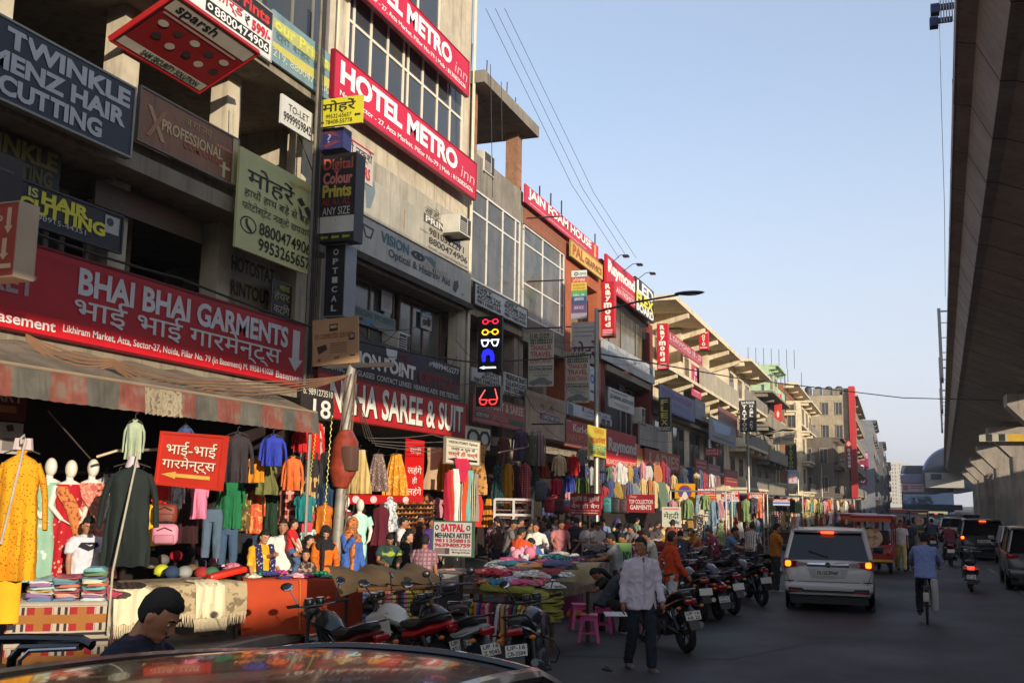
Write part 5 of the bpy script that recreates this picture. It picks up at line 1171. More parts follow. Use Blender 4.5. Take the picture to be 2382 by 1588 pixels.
# --- the striped awning
an = empty('awning', 'long tan awning with a red and grey scalloped valance over the garment stalls', 'awning', (0,0,0))
pL, pR = onX(-60,830,-9.3), onX(735,985,-9.3)
y0, y1 = pL.y, pR.y; ze = 3.66
b = MB(); N = 44
top = [[(-11.3, y0+(y1-y0)*i/N - .0, 4.28+.03*math.sin(i*.9)) , (-10.3, y0+(y1-y0)*i/N, 4.02+.035*math.sin(i*1.3+1)), (-9.3, y0+(y1-y0)*i/N, ze+.02*math.sin(i*1.7))] for i in range(N+1)]
vs = [p for row in top for p in row]; fs = []
for i in range(N):
 for j in range(2): fs.append((i*3+j, i*3+j+1, (i+1)*3+j+1, (i+1)*3+j))
b.add(vs, fs, 0, True); b.build('canvas', mat((140,122,100), rough=.9, var=.3, scale=1.2, bump=.3, kind='wall', c2=(96,84,70)), an)
rg = random.Random(5)
b = MB(); cols = []
x_ = y0; k = 0
while x_ < y1:
 w = rg.uniform(.38,.62)
 n = 6
 for q in range(n):
  a, c_ = x_+w*q/n, x_+w*(q+1)/n
  if a >= y1: break
  torn = abs((a-y0)/(y1-y0)-.43) < .055
  zb = ze-.34-.035*abs(math.sin(q*PI/2.0+.6)) - (.02 if torn else 0)
  zb2 = ze-.34-.035*abs(math.sin((q+1)*PI/2.0+.6))
  wv = .03*math.sin(a*7); wv2 = .03*math.sin(c_*7)
  m_ = 2 if torn else (0 if k % 2 == 0 else 1)
  b.add([(-9.29,a,ze),(-9.29,c_,ze),(-9.27+wv2,c_,zb2),(-9.27+wv,a,zb)], [(0,1,2,3)], m_)
 x_ += w; k += 1
b.build('valance', [mat((146,82,68), rough=.9, var=.3, scale=3, kind='print', c2=(128,104,90), ps=3), mat((104,100,90), rough=.9, var=.3, scale=3), mat((186,170,140), rough=.9, var=.35, scale=9, kind='print', c2=(120,104,84), ps=9)], an)
b = MB(); b.tube([(-9.3,y0,ze),(-9.3,y1,ze)], .025, 8); b.build('front_bar', mat((150,130,106), rough=.6), an)
b = MB(); b.tube([(-9.35,y1-.1,ze),(-9.35,y1-.1,0.1)], .03, 8); b.build('post', mat((170,160,150), rough=.5, metal=.5), an)
# --- mannequins
mw = mat((226,216,200), rough=.35, var=.05)
def mannequin(label, px, yt, X, m, m2=None, skirt=True, hh=1.75, turn=.4, wide=1.0):
 t = onX(px, yt, X)
 r = empty('mannequin', label, 'mannequin', (t.x, t.y, t.z-hh), view_az(px)+turn, 'shop mannequins')
 b = MB()
 b.ell((0,-.01,hh-.125), (.075,.10,.125), nu=16, nv=12)
 b.loft([[(.055*s*math.cos(a), .055*s*math.sin(a)+.015, z) for a in [2*PI*i/12 for i in range(12)]] for z, s in ((hh-.2,.85),(hh-.26,.85),(hh-.30,1.0))])
 sec = [(hh-.28,.06,.06),(hh-.32,.15,.075),(hh-.37,.19,.095),(hh-.5,.165,.11),(hh-.68,.125,.09),(hh-.85,.165,.11),(hh-1.0,.17,.12)]
 b.loft([[(a_*math.cos(q), b_*math.sin(q), z) for q in [2*PI*i/16 for i in range(16)]] for z, a_, b_ in sec])
 for s in (-1,1):
  b.tube([(s*.18,0,hh-.36),(s*.24,-.02,hh-.62),(s*.14,-.17,hh-.80)], [.045,.038,.026], 8)
  for f in range(4): b.tube([(s*.14-s*.008*f,-.17,hh-.80),(s*.10-s*.012*f,-.22-.006*f,hh-.83-.008*f)], .008, 5)
 b.build('figure', mw, r)
 d = MB(); ph = px
 if skirt:
  prof = [(hh-.33,.17*wide,.10),(hh-.40,.205*wide,.115),(hh-.5,.185*wide,.13),(hh-.68,.145*wide,.11),(hh-.85,.20*wide,.15),(hh-1.2,.30*wide,.24),(hh-1.62,.38*wide,.31)]
  d.loft([[(a_*math.cos(q)*(1+.07*i*math.sin(7*q+ph)*.35), b_*math.sin(q)*(1+.07*i*math.sin(7*q+ph)*.35), z) for q in [2*PI*k/42 for k in range(42)]] for i, (z, a_, b_) in enumerate(prof)])
 else:
  prof = [(hh-.31,.13,.08),(hh-.38,.20,.11),(hh-.5,.18,.125),(hh-.68,.14,.105),(hh-.9,.17,.13),(hh-1.5,.21,.16)]
  d.loft([[(a_*math.cos(q), b_*math.sin(q)*(1+.05*i*math.sin(5*q)), z) for q in [2*PI*k/30 for k in range(30)]] for i, (z, a_, b_) in enumerate(prof)])
  for s in (-1,1): d.tube([(s*.17,0,hh-.36),(s*.235,-.01,hh-.52)], [.075,.07], 10)
 d.build('dress', m, r)
 if m2:
  d = MB()
  d.loft([[(x*1.02, y-.02, z) for x, y, z in ((-.22,-.1,hh-.36),(-.1,-.15,hh-.36),(-.1,-.13,hh-.42),(-.22,-.08,hh-.44))],[(-.08,-.17,hh-.6),(.05,-.17,hh-.58),(.05,-.15,hh-.66),(-.08,-.15,hh-.68)],[(.02,-.25,hh-1.0),(.16,-.23,hh-1.0),(.16,-.2,hh-1.06),(.02,-.22,hh-1.06)],[(.08,-.38,hh-1.6),(.24,-.33,hh-1.6),(.24,-.28,hh-1.6),(.08,-.34,hh-1.6)]])
  d.build('drape', m2, r)
 return r
mannequin('white mannequin in a mint green gown beside the mustard kurta',120,1064,-10.7,cloth((140,176,150),'dots',(200,210,200),9),None)
mannequin('white mannequin in a bright red bridal gown with a gold drape',167,1069,-10.5,cloth((176,12,30),'dots',(214,150,120),14),cloth((190,120,60),'print',(150,40,30),20))
mannequin('white mannequin in a pink sequinned gown beside the dark green kurta',218,1067,-10.4,cloth((176,84,80),'print',(226,150,120),22),cloth((190,110,96),'print',(220,160,130),26))
mannequin('white mannequin head and bust before the red strip banner, left one',805,1152,-10.3,cloth((120,30,30)),None,False)
mannequin('white mannequin in a pale mint dress before the saree shop',838,1160,-9.9,cloth((170,214,196)),None,False)
g = garment('gown','maroon evening gown with a jewelled belt beside the mint mannequin',887,1172,1312,-9.7,50,cloth((86,10,30)),group=SG)
b = MB(); b.loft([ring(0,z,.125,.085,24,4,.02,0) for z in (-.36,-.42,-.48)], 0); b.build('belt', cloth((40,60,66),'dots',(150,190,180),60), g)
garment('gown','white gown with silver sequins behind the maroon one',908,1162,1236,-9.9,40,cloth((206,206,206),'print',(110,116,116),20),group=SG)
# --- garments further along
FG = 'clothes hung before the shops past the LED panel'
for (kind, lab, px, yt, yb, w, c, pat, c2, ps) in (
 ('gown','dark teal sequinned gown past the brocade lengths',1157,1076,1176,26,(20,40,40),'dots',(60,140,130),30),
 ('kurta','mustard kurta past the brocade lengths',1180,1072,1180,34,(190,130,14),'plain',None,9),
 ('gown','deep maroon gown right of the mustard kurta',1199,1076,1178,28,(66,14,18),'plain',None,9),
 ('kurta','red and white printed kurta with a bow',1221,1074,1176,36,(200,40,54),'check',(226,130,130),14),
 ('kurta','muted purple kurta hung high under the shop board',1212,998,1072,46,(80,66,90),'stripe',(60,50,70),12),
 ('coat','brown long coat hung high left of the purple kurta',1172,1012,1078,34,(90,50,44),'plain',None,9),
 ('coat','olive jacket hung high beside the grey one',1238,1006,1082,26,(84,88,70),'plain',None,9),
 ('coat','dusty pink striped long coat hung high',1256,1004,1084,30,(150,120,120),'stripe',(110,84,84),12),
 ('skirt','rust brown skirt below the dusty pink coat',1262,1062,1110,34,(130,46,20),'plain',None,9),
 ('shirt','beige collared jacket on the cross rail',1301,1058,1106,36,(206,176,136),'plain',None,9),
 ('shirt','bright red shirt next to the beige jacket',1334,1058,1106,30,(190,16,26),'plain',None,9),
 ('shirt','silver grey printed shirt above the slate jacket',1356,1042,1082,34,(150,150,140),'print',(90,90,86),14),
 ('coat','slate blue jacket with a black hanger',1356,1078,1128,36,(64,66,104),'plain',None,9),
 ('coat','cobalt blue jacket left of the olive one',1324,1106,1144,30,(56,70,150),'plain',None,9),
 ('coat','olive green jacket above the dark red bangle board',1354,1108,1150,34,(76,96,44),'plain',None,9),
 ('top','crimson tee with straps left of the cobalt jacket',1294,1112,1150,28,(176,24,54),'plain',None,9),
 ('coat','pale grey jacket behind the street light pole',1376,1086,1128,22,(170,170,160),'plain',None,9),
 ('skirt','dark green skirt behind the red printed kurta',1245,1080,1130,20,(30,50,40),'plain',None,9)):
 garment(kind, lab, px, yt, yb, -10.2 if px < 1230 else -9.6, w, cloth(c, pat, c2, ps), group=FG)
for i, (a, b_, lab) in enumerate((((1275,1096),(1330,1098),'short black cross rail holding the beige jacket'),((1265,1142),(1330,1140),'lower black cross rail below the cobalt jacket'),((1160,1052),(1235,1038),'bent pale bamboo rail above the mustard kurta'))):
 rod('rail', lab, 'rail', [onX(*a,-9.7), onX(*b_,-9.7)], .02, (44,40,38) if i < 2 else (176,140,116))
# filler rows further back
fg = random.Random(99); FC = [(150,40,50),(60,70,110),(196,170,120),(40,40,44),(176,110,60),(90,110,90),(200,196,190),(110,60,90),(190,130,140),(70,50,46),(120,130,140),(170,140,60)]
for (x0_, x1_, n_, yt, X, h_, where) in ((235,480,9,1110,-11.0,120,'in the dim row behind the awning stalls'),(1385,1560,14,1076,-10.9,62,'on the shop wall below the ladies board'),(1385,1560,12,1120,-10.4,60,'in the low row below the ladies board'),(1130,1330,13,1118,-10.6,70,'in the low row behind the bags'),(1560,1660,8,1096,-10.9,50,'on the wall over the yellow ringed board'),(985,1130,7,1150,-11.2,60,'in the back of the saree shop')):
 for k in range(n_):
  c = FC[fg.randrange(len(FC))]; kd = fg.choice(['shirt','kurta','tee','dress','coat','strip'])
  garment('top' if kd == 'tee' else kd, '%s garment, number %s from left %s' % (cname(c), ('one two three four five six seven eight nine ten eleven twelve thirteen fourteen').split()[k], where), x0_+(x1_-x0_)*(k+.5)/n_+fg.uniform(-4,4), yt+fg.uniform(-10,10), yt+h_+fg.uniform(-14,14), X+fg.uniform(-.15,.15), (x1_-x0_)/n_*1.5, cloth(c, fg.choice(['plain','plain','print','stripe','dots']), tuple(min(255,int(v*.6+60)) for v in c), 12), turn=fg.uniform(-.5,.5), group='clothes '+where)
# --- bags
def backpack(label, px, yt, yb, X, wpx, c, c2=None, group='bags hung at the stalls'):
 t = onX(px, yt, X); bt = onX(px, yb, X); zc = (t-CO).dot(CF); h = t.z-bt.z; w = wpx/FPX*zc
 r = empty('backpack', label, 'bag', (t.x,t.y,bt.z), view_az(px)*.8, group)
 b = MB(); b.rbox(-w/2,w/2,-w*.22,w*.22,0,h*.9,w*.2,seg=3); b.build('body', mat(c, rough=.6, var=.15, scale=6), r)
 b = MB(); b.rbox(-w*.38,w*.38,-w*.32,-w*.18,h*.06,h*.45,w*.06); b.build('pocket', mat(c2 or tuple(int(v*.8) for v in c), rough=.6, var=.15), r)
 b = MB(); b.tube([(-.05,0,h*.88),(-.03,0,h*1.0),(.03,0,h*1.0),(.05,0,h*.88)], .012, 6)
 b.tube([(-w*.3,-w*.24,h*.6),(0,-w*.26,h*.74),(w*.3,-w*.24,h*.6)], .008, 5); b.build('strap', mat((30,28,30), rough=.8), r)
 return r
backpack('brown bag in clear plastic hanging by the yellow tee',386,1166,1216,-9.1,54,(130,50,26))
backpack('pink bag in clear plastic below the brown one',386,1212,1266,-9.0,58,(226,140,160))
backpack('plain grey backpack left of the cobalt jacket',1258,1112,1166,-9.4,28,(72,72,80))
backpack('red backpack left of the dark red bangle board',1278,1152,1192,-9.3,24,(176,30,50))
backpack('maroon backpack next to the red one',1300,1154,1196,-9.3,24,(90,20,30))
backpack('printed blue and red school bag beside the bangle board',1318,1158,1192,-9.2,20,(120,140,150),(176,60,50))
backpack('teal backpack right of the dark red bangle board',1412,1152,1192,-9.0,20,(40,120,120))
backpack('black backpack beside the teal one',1431,1152,1194,-9.0,24,(24,26,32))
backpack('dark maroon backpack left of the garments board',1448,1156,1194,-9.0,22,(66,24,36))
backpack('black padded bag hung over the orange board stall',1395,1062,1100,-10.6,30,(30,28,30))
# ------------------------------------------------------------------ people
JOBS = []
def queue_skin(mb, voxel, name, m, parent, smooth=3, factor=.5):
 JOBS.append((mb, voxel, name, m, parent, smooth, factor))
def flush_skins():
 tmp = []
 for mb, vx, name, m, parent, sm, fac in JOBS:
  me = bpy.data.meshes.new('tmp'); me.from_pydata(mb.v, [], mb.f); me.update()
  bm = bmesh.new(); bm.from_mesh(me); bmesh.ops.recalc_face_normals(bm, faces=bm.faces); bm.to_mesh(me); bm.free()
  o = bpy.data.objects.new('tmp', me); COL.objects.link(o)
  a = o.modifiers.new('r', 'REMESH'); a.mode = 'VOXEL'; a.voxel_size = vx
  if sm:
   s = o.modifiers.new('s', 'SMOOTH'); s.iterations = sm; s.factor = fac
  tmp.append(o)
 bpy.context.view_layer.update()
 dg = bpy.context.evaluated_depsgraph_get()
 from mathutils import noise as mnoise
 for o, (mb, vx, name, m, parent, sm, fac) in zip(tmp, JOBS):
  me = bpy.data.meshes.new_from_object(o.evaluated_get(dg))
  if name != 'body':           # soft creases in the cloth
   off = Vector((sum(map(ord, parent.name)) % 97, 3, 5))
   nl = [v.normal.copy() for v in me.vertices]
   for v, n_ in zip(me.vertices, nl):
    q = v.co
    w_ = mnoise.noise(Vector((q.x*9+q.z*4, q.y*9, q.z*7-q.x*5))+off)
    w2 = mnoise.noise(Vector((q.x*20, q.y*20, q.z*12))+off)
    v.co += n_*(.013*max(0, 1-abs(w_)*2.6) + .003*abs(w2) + .003)
  me.name = name
  me.materials.clear(); me.materials.append(m)
  me.polygons.foreach_set('material_index', [0]*len(me.polygons))
  me.polygons.foreach_set('use_smooth', [True]*len(me.polygons))
  me.update()
  n = bpy.data.objects.new(name, me); COL.objects.link(n); n.parent = parent
 for o in tmp:
  me = o.data; bpy.data.objects.remove(o); bpy.data.meshes.remove(me)
 JOBS.clear()
def rotx(v, a): return Vector((v.x, v.y*math.cos(a)-v.z*math.sin(a), v.y*math.sin(a)+v.z*math.cos(a)))
def eloft(b, c0, secs, n=16):
 """closed tube of horizontal-ish ellipses: secs = (centre, half width, half depth)"""
 b.loft([[(c.x+w*math.cos(2*PI*i/n), c.y+d*math.sin(2*PI*i/n), c.z) for i in range(n)] for c, w, d in secs])
SKIN = (172, 118, 86)
def skinm(c): return mat(c, rough=.55, var=.06, scale=9)
HAIR = mat((17, 14, 13), rough=.8, var=.3, scale=40, bump=.6)
def person(label, loc, rz, H=1.68, top=(200,200,200), bottom=(40,44,56), skin=SKIN, pose=None, sleeve='short', female=False, hair='short',
           veil=None, fine=False, toppat=None, lower='trousers', shoes=(40,36,34), base_z=0.0, group=None, build=1.0, hem=.06, kid=False, face=True, collar=False):
 p = dict(lean=0, head_pitch=0, head_yaw=0, legL=(2,3,2), legR=(-2,3,2), armL=(5,8,12,0), armR=(5,8,12,0), hip=None)
 if pose: p.update(pose)
 s = H/1.7
 r = empty('person', label, 'person', loc, rz, group)
 hs = 1.22 if kid else 1.0            # a child's head is larger for its height
 vx = (.011 if fine else .018)
 L = R(p['lean'])
 hipz = (p['hip'] if p['hip'] is not None else .91*s)
 hip = Vector((0, 0, hipz))
 def T(x, y, z): return hip + rotx(Vector((x, y, z))*s, -L)     # torso frame above the hips
 sw = (.155 if female else .175)*build
 shL, shR = T(-sw, 0, .452), T(sw, 0, .452)
 neck0, neck1 = T(0, -.005, .49), T(0, .012, .575)
 hyaw = R(p['head_yaw'])
 hp = R(p['head_pitch'])
 hm = Matrix.Rotation(hyaw, 3, 'Z') @ Matrix.Rotation(-L*.6-hp, 3, 'X')
 hc = neck1 + hm @ Vector((0, .02, .088))*s*hs
 def limb_leg(side, a):
  f, o, k = R(a[0]), R(a[1]), R(a[2])
  h0 = hip + Vector((side*.085*s, 0, -.03*s))
  d1 = Vector((side*math.sin(o), math.sin(f)*math.cos(o), -math.cos(f)*math.cos(o)))
  k0 = h0 + d1*.42*s
  g = f-k
  d2 = Vector((side*math.sin(o)*.3, math.sin(g), -math.cos(g))).normalized()
  return h0, k0, k0 + d2*.42*s, d2
 def limb_arm(side, sh, a):
  f, o, e, inn = R(a[0]), R(a[1]), R(a[2]), R(a[3])
  d1 = Vector((side*math.sin(o), math.sin(f)*math.cos(o), -math.cos(f)*math.cos(o)))
  e0 = sh + d1*.28*s
  g = f+e
  d2 = Vector((side*math.sin(o)*.4 - side*math.sin(inn), math.sin(g), -math.cos(g))).normalized()
  return sh, e0, e0 + d2*.25*s, d2
 lL, lR = limb_leg(-1, p['legL']), limb_leg(1, p['legR'])
 aL, aR = limb_arm(-1, shL, p['armL']), limb_arm(1, shR, p['armR'])
 hw = .165 if female else .15
 # body
 b = MB()
 eloft(b, None, [(T(0,0,-.08), .125*s, .085*s), (T(0,0,.05), .13*s, .085*s), (T(0,0,.2), .125*s, .08*s), (T(0,0,.36), .135*s, .09*s), (T(0,-.005,.45), .13*s, .075*s), (T(0,-.005,.505), .065*s, .055*s)])
 b.tube([neck0, neck1, neck1+hm @ Vector((0,.012,.03))*s], [.056*s,.050*s,.05*s], 12)
 hr = (.074*s*hs, .093*s*hs, .112*s*hs)
 b.ell(hc, hr, M=hm, nu=20, nv=14)
 def HP(x, y, z): return hc + hm @ (Vector((x, y, z))*s*hs)
 b.ell(HP(0,.035,-.065), (.050*s*hs,.052*s*hs,.050*s*hs), M=hm)            # jaw and chin
 b.ell(HP(0,.068,-.098), (.022*s*hs,.018*s*hs,.018*s*hs), M=hm)
 if face:
  b.tube([HP(0,.088,.012), HP(0,.103,-.025), HP(0,.107,-.036)], [.009*s,.012*s,.013*s], 8)
  b.ell(HP(0,.084,.022), (.05*s*hs,.014*s,.010*s), M=hm)
  for sd in (-1,1):
   b.ell(HP(sd*.077,-.005,-.012), (.008*s,.018*s,.030*s), M=hm)
   b.ell(HP(sd*.011,.101,-.036), (.009*s,.009*s,.007*s), M=hm)
  b.ell(HP(0,.090,-.066), (.022*s,.010*s,.006*s), M=hm); b.ell(HP(0,.087,-.076), (.020*s,.010*s,.006*s), M=hm)
 for side, (h0, k0, an, d2) in ((-1, lL), (1, lR)):
  b.tube([h0, h0.lerp(k0,.5), k0, k0.lerp(an,.35), an], [.070*s,.062*s,.045*s,.046*s,.033*s], 12)
 for side, (s0, e0, w0, d2) in ((-1, aL), (1, aR)):
  b.tube([s0, s0.lerp(e0,.3), s0.lerp(e0,.7), e0, e0.lerp(w0,.35), w0], [.040*s,.040*s,.039*s,.035*s,.036*s,.026*s], 10)
  # palm, thumb and four curled fingers
  u = d2; across = Vector((0,1,0)) if abs(u.y) < .8 else Vector((0,0,1))
  across = (across - u*across.dot(u)).normalized(); nrm = u.cross(across)
  ctr = w0 + u*.045*s
  b.tube([w0, ctr, w0+u*.085*s], [.026*s,.033*s,.030*s], 8)
  for q, ln in enumerate((.068,.078,.074,.058)):
   rt = w0+u*.08*s+across*(.026-.0175*q)*s
   b.tube([rt, rt+u*ln*.5*s+nrm*side*.004*s, rt+u*ln*.85*s+nrm*side*-.022*s], [.0088*s,.0084*s,.007*s], 6)
  rt = w0+u*.03*s+across*.024*s
  b.tube([rt, rt+(u*.7+across*.6)*.035*s, rt+(u+across*.35)*.062*s], [.012*s,.010*s,.008*s], 6)
 queue_skin(b, vx*.8 if fine else vx*.85, 'body', skinm(skin), r, 2)
 # hair
 hb = MB(); nu, nv = 24, 16; vs = []
 rgen = random.Random(int(loc[0]*100)+int(loc[1]*37))
 for i in range(nv+1):
  th = PI*i/nv
  for j in range(nu):
   ph = 2*PI*j/nu
   d = Vector((math.sin(th)*math.cos(ph), math.sin(th)*math.sin(ph), math.cos(th)))
   lim = .50 if d.y > .45 else (-.05 if d.y > -.15 else -.62)
   if d.y > .15 and d.y <= .45: lim = .12
   f = (1.11 if d.z > lim + .12 else (1.05 if d.z > lim else .88))
   if d.z > .5: f += .05 + .05*max(0, d.y)
   f += rgen.uniform(-.03,.03)
   vs.append(hc + hm @ Vector((d.x*hr[0]*f, d.y*hr[1]*f-.004*s, d.z*hr[2]*f+.004*s)))
 hb.add(vs, [(i*nu+j,(i+1)*nu+j,(i+1)*nu+(j+1) % nu,i*nu+(j+1) % nu) for i in range(nv) for j in range(nu)], 0, True)
 if hair == 'long':
  hb.tube([HP(0,-.07,.03), HP(0,-.115,-.07), T(0,-.12,.45), T(0,-.13,.3)], [.05*s,.055*s,.045*s,.03*s], 10)
 elif hair == 'bun':
  hb.ell(HP(0,-.12,.0), (.045*s,.04*s,.045*s))
 if hair != 'none': hb.build('hair', HAIR, r)
 if face and fine:
  eb = MB()
  for sd in (-1,1):
   eb.ell(HP(sd*.033,.0805,.002), (.0145*s*hs,.006*s*hs,.0068*s*hs), 0, M=hm, nu=10, nv=6)
   eb.ell(HP(sd*.033,.0848,.002), (.006*s*hs,.003*s*hs,.006*s*hs), 1, M=hm, nu=8, nv=6)
   eb.tube([HP(sd*.015,.094,.026), HP(sd*.035,.092,.031), HP(sd*.056,.078,.024)], [.004*s,.0055*s,.003*s], 6, 1)
  eb.build('eyes', [mat((206,196,184), rough=.3), mat((22,16,14), rough=.4)], r)
  mbm = MB(); mbm.ell(HP(0,.0965,-.071), (.020*s,.005*s,.0035*s), M=hm, nu=10, nv=5); mbm.build('mouth', mat((96,50,44), rough=.5), r)
  if hair == 'short' and not kid and not female:
   ms = MB(); ms.ell(HP(0,.099,-.056), (.022*s,.006*s,.005*s), M=hm, nu=10, nv=5); ms.build('moustache', HAIR, r)
 # top
 tm = cloth(top, *(toppat or ()))
 b = MB(); g = 1.10*build
 lowest = -hem if lower != 'kurta' else -.42
 secs = [(T(0,0,.53), .062*s, .060*s), (T(0,-.005,.51), .085*s, .068*s), (T(0,-.005,.485), .135*s*g, .085*s), (T(0,-.005,.44), .165*s*g, .100*s), (T(0,0,.34), .168*s*g, .118*s*(1.06 if female else 1)), (T(0,0,.18), .150*s*g, .108*s), (T(0,0,.02), .160*s*g, .118*s)]
 if lower == 'kurta':
  secs += [(hip+Vector((0,.0,-.1*s)), .175*s, .135*s), (hip+Vector((0,0,-.42*s)), .20*s, .16*s)]
 else:
  secs += [(T(0,0,-hem), .165*s*g, .122*s)]
 eloft(b, None, secs, 20)
 fr = {'none': .15, 'short': .62, 'long': 1.0, 'elbow': 1.0}[sleeve]
 for side, (s0, e0, w0, d2) in ((-1, aL), (1, aR)):
  if sleeve in ('short', 'none'):
   b.tube([s0+Vector((-side*.05*s,0,.004*s)), s0+Vector((-side*.015*s,0,-.006*s)), s0.lerp(e0,.2), s0.lerp(e0,fr)], [.048*s,.058*s,.062*s,.058*s], 12)
  elif sleeve == 'elbow':
   b.tube([s0+Vector((-side*.05*s,0,.004*s)), s0+Vector((-side*.015*s,0,-.006*s)), s0.lerp(e0,.5), e0], [.048*s,.058*s,.056*s,.05*s], 12)
  else:
   b.tube([s0+Vector((-side*.05*s,0,.004*s)), s0+Vector((-side*.015*s,0,-.006*s)), s0.lerp(e0,.5), e0, e0.lerp(w0,.5), w0.lerp(e0,.04)], [.048*s,.058*s,.056*s,.049*s,.046*s,.042*s], 12)
 queue_skin(b, vx, 'top' if not female else 'tunic', tm, r, 3)
 if collar or (fine and not female and not kid and sleeve == 'long'):
  cb = MB()
  for sd in (-1,1):
   cb.add([T(sd*.012,.094,.475), T(sd*.058,.070,.545), T(sd*.075,.02,.555), T(sd*.062,.098,.47)], [(0,1,2,3)])
   cb.tube([T(sd*.07,-.03,.555), T(sd*.074,.02,.553), T(sd*.05,.07,.54)], .012*s, 6)
  cb.tube([T(0,-.065,.555), T(.05,-.05,.556), T(.074,.0,.555)], .012*s, 6); cb.tube([T(0,-.065,.555), T(-.05,-.05,.556), T(-.074,.0,.555)], .012*s, 6)
  cb.tube([T(.004,.118,.44), T(.004,.137,.3), T(.004,.126,.14), T(.004,.136,-.06)], [.012*s]*4, 6, 0, True, .4)
  cb.build('collar', tm, r)
  nb = MB(); nb.tube([T(0,.086,.52), T(0,.108,.462)], [.03*s,.012*s], 8, 0, True, .35); nb.build('open_neck', skinm(skin), r)
 # lower garment
 bm_ = cloth(bottom)
 b = MB()
 if lower == 'skirt':
  eloft(b, None, [(hip+Vector((0,0,.06*s)), .15*s, .11*s), (hip+Vector((0,0,-.2*s)), .20*s, .17*s), (hip+Vector((0,0,-.55*s)), .26*s, .24*s), (hip+Vector((0,0,-.85*s)), .29*s, .27*s)], 24)
 else:
  eloft(b, None, [(T(0,0,.06), .142*s, .10*s), (T(0,0,-.04), .158*s, .112*s), (hip+Vector((0,0,-.10*s)), .150*s, .11*s)], 16)
  for side, (h0, k0, an, d2) in ((-1, lL), (1, lR)):
   b.tube([h0+Vector((0,0,.04*s)), h0.lerp(k0,.4), k0, k0.lerp(an,.5), an+d2*.005*s], [.092*s,.084*s,.068*s,.062*s,.056*s], 14)
 queue_skin(b, vx, 'skirt' if lower == 'skirt' else 'trousers', bm_, r, 2)
 # shoes
 b = MB()
 for side, (h0, k0, an, d2) in ((-1, lL), (1, lR)):
  tip = Vector((side*.02, 1, 0)) if abs(d2.z) > .5 else Vector((0, .5, .6))
  tip.normalize()
  hl = an - tip*.05*s + Vector((0,0,-.035*s)); b.tube([hl, an+tip*.05*s+Vector((0,0,-.045*s)), an+tip*.14*s+Vector((0,0,-.055*s)), an+tip*.19*s+Vector((0,0,-.058*s))], [.042*s,.046*s,.042*s,.026*s], 10, 0, True, .8)
 b.build('shoes', mat(shoes, rough=.5, var=.15), r)
 if veil:
  vb = MB(); vs = []
  for i in range(nv+1):
   th = PI*i/nv
   for j in range(nu):
    ph = 2*PI*j/nu
    d = Vector((math.sin(th)*math.cos(ph), math.sin(th)*math.sin(ph), math.cos(th)))
    face_ = d.y > .55 and d.z < .55
    f = .9 if face_ else 1.20
    vs.append(hc + hm @ Vector((d.x*hr[0]*f*1.05, d.y*hr[1]*f-.008*s, d.z*hr[2]*f)))
  vb.add(vs, [(i*nu+j,(i+1)*nu+j,(i+1)*nu+(j+1) % nu,i*nu+(j+1) % nu) for i in range(nv) for j in range(nu)], 0, True)
  eloft(vb, None, [(HP(0,-.01,-.06), .082*s, .085*s), (T(0,.0,.54), .105*s, .10*s), (T(0,.01,.44), .19*s, .14*s), (T(0,.02,.36), .185*s, .145*s)], 20)
  vb.tube([T(.06,.12,.46), T(.05,.145,.3), T(.05,.15,.05), T(.06,.15,-.15)], [.06*s,.07*s,.06*s,.05*s], 8, 0, True, .4)
  queue_skin(vb, vx, 'veil', cloth(*veil), r, 2)
 return r
def at_head(px, py, ztop):
 """ground spot of a person whose crown is seen at a pixel"""
 p = onZ(px, py, ztop)
 return (p.x, p.y)
def face_to(px, extra=0.0):
 """heading (local +y) that looks straight at the camera from that pixel, plus a turn"""
 return view_az(px) + PI + extra
# ------------------------------------------------------------------ motorcycles, scooters, bicycle
blk = mat((26,26,28), rough=.35, var=.2, scale=8); rub = mat((24,23,23), rough=.85, var=.2); chrm = mat((190,190,190), rough=.2, metal=.9); seatm = mat((30,27,26), rough=.6, var=.15, bump=.1)
alloy = mat((60,60,64), rough=.4, metal=.6); engm = mat((80,80,82), rough=.45, metal=.7, var=.3, scale=12); mirg = mat((206,214,222), rough=.04, metal=1.0); redl = mat((150,10,16), rough=.2, coat=.5); orgl = mat((200,110,20), rough=.3); platew = mat((206,202,190), rough=.5, var=.1)
def wheel(parent, y, rad, wd, name='wheel', spokes=5, x=0.0, hub=alloy):
 w = bpy.data.objects.new(name, None); COL.objects.link(w); w.parent = parent; w.location = (x, y, rad); w.empty_display_size = .1
 b = MB(); n = 28
 rings = [[((wd/2*math.cos(q)), (rad-wd*.5+wd*.5*math.sin(q))*math.cos(2*PI*i/n), (rad-wd*.5+wd*.5*math.sin(q))*math.sin(2*PI*i/n)) for q in [2*PI*k/8 for k in range(8)]] for i in range(n)]
 rings.append(rings[0]); b.loft(rings, 0, False); b.build('tyre', rub, w)
 b = MB()
 rr = rad-wd
 rings = [[(dx, (rr+dz)*math.cos(2*PI*i/n), (rr+dz)*math.sin(2*PI*i/n)) for dx, dz in ((-wd*.3,.012),(wd*.3,.012),(wd*.3,-.012),(-wd*.3,-.012))] for i in range(n+1)]
 b.loft(rings, 0, False)
 b.lathe([(0,-wd*.4),(.05,-wd*.4),(.05,wd*.4),(0,wd*.4)], (0,0,0), 12, 0, 'x')
 for k in range(spokes):
  a = 2*PI*k/spokes
  b.tube([(0,.04*math.cos(a),.04*math.sin(a)),(0,rr*math.cos(a+.12),rr*math.sin(a+.12))], .014 if spokes < 8 else .004, 6)
 b.build('rim', hub, w)
 return w
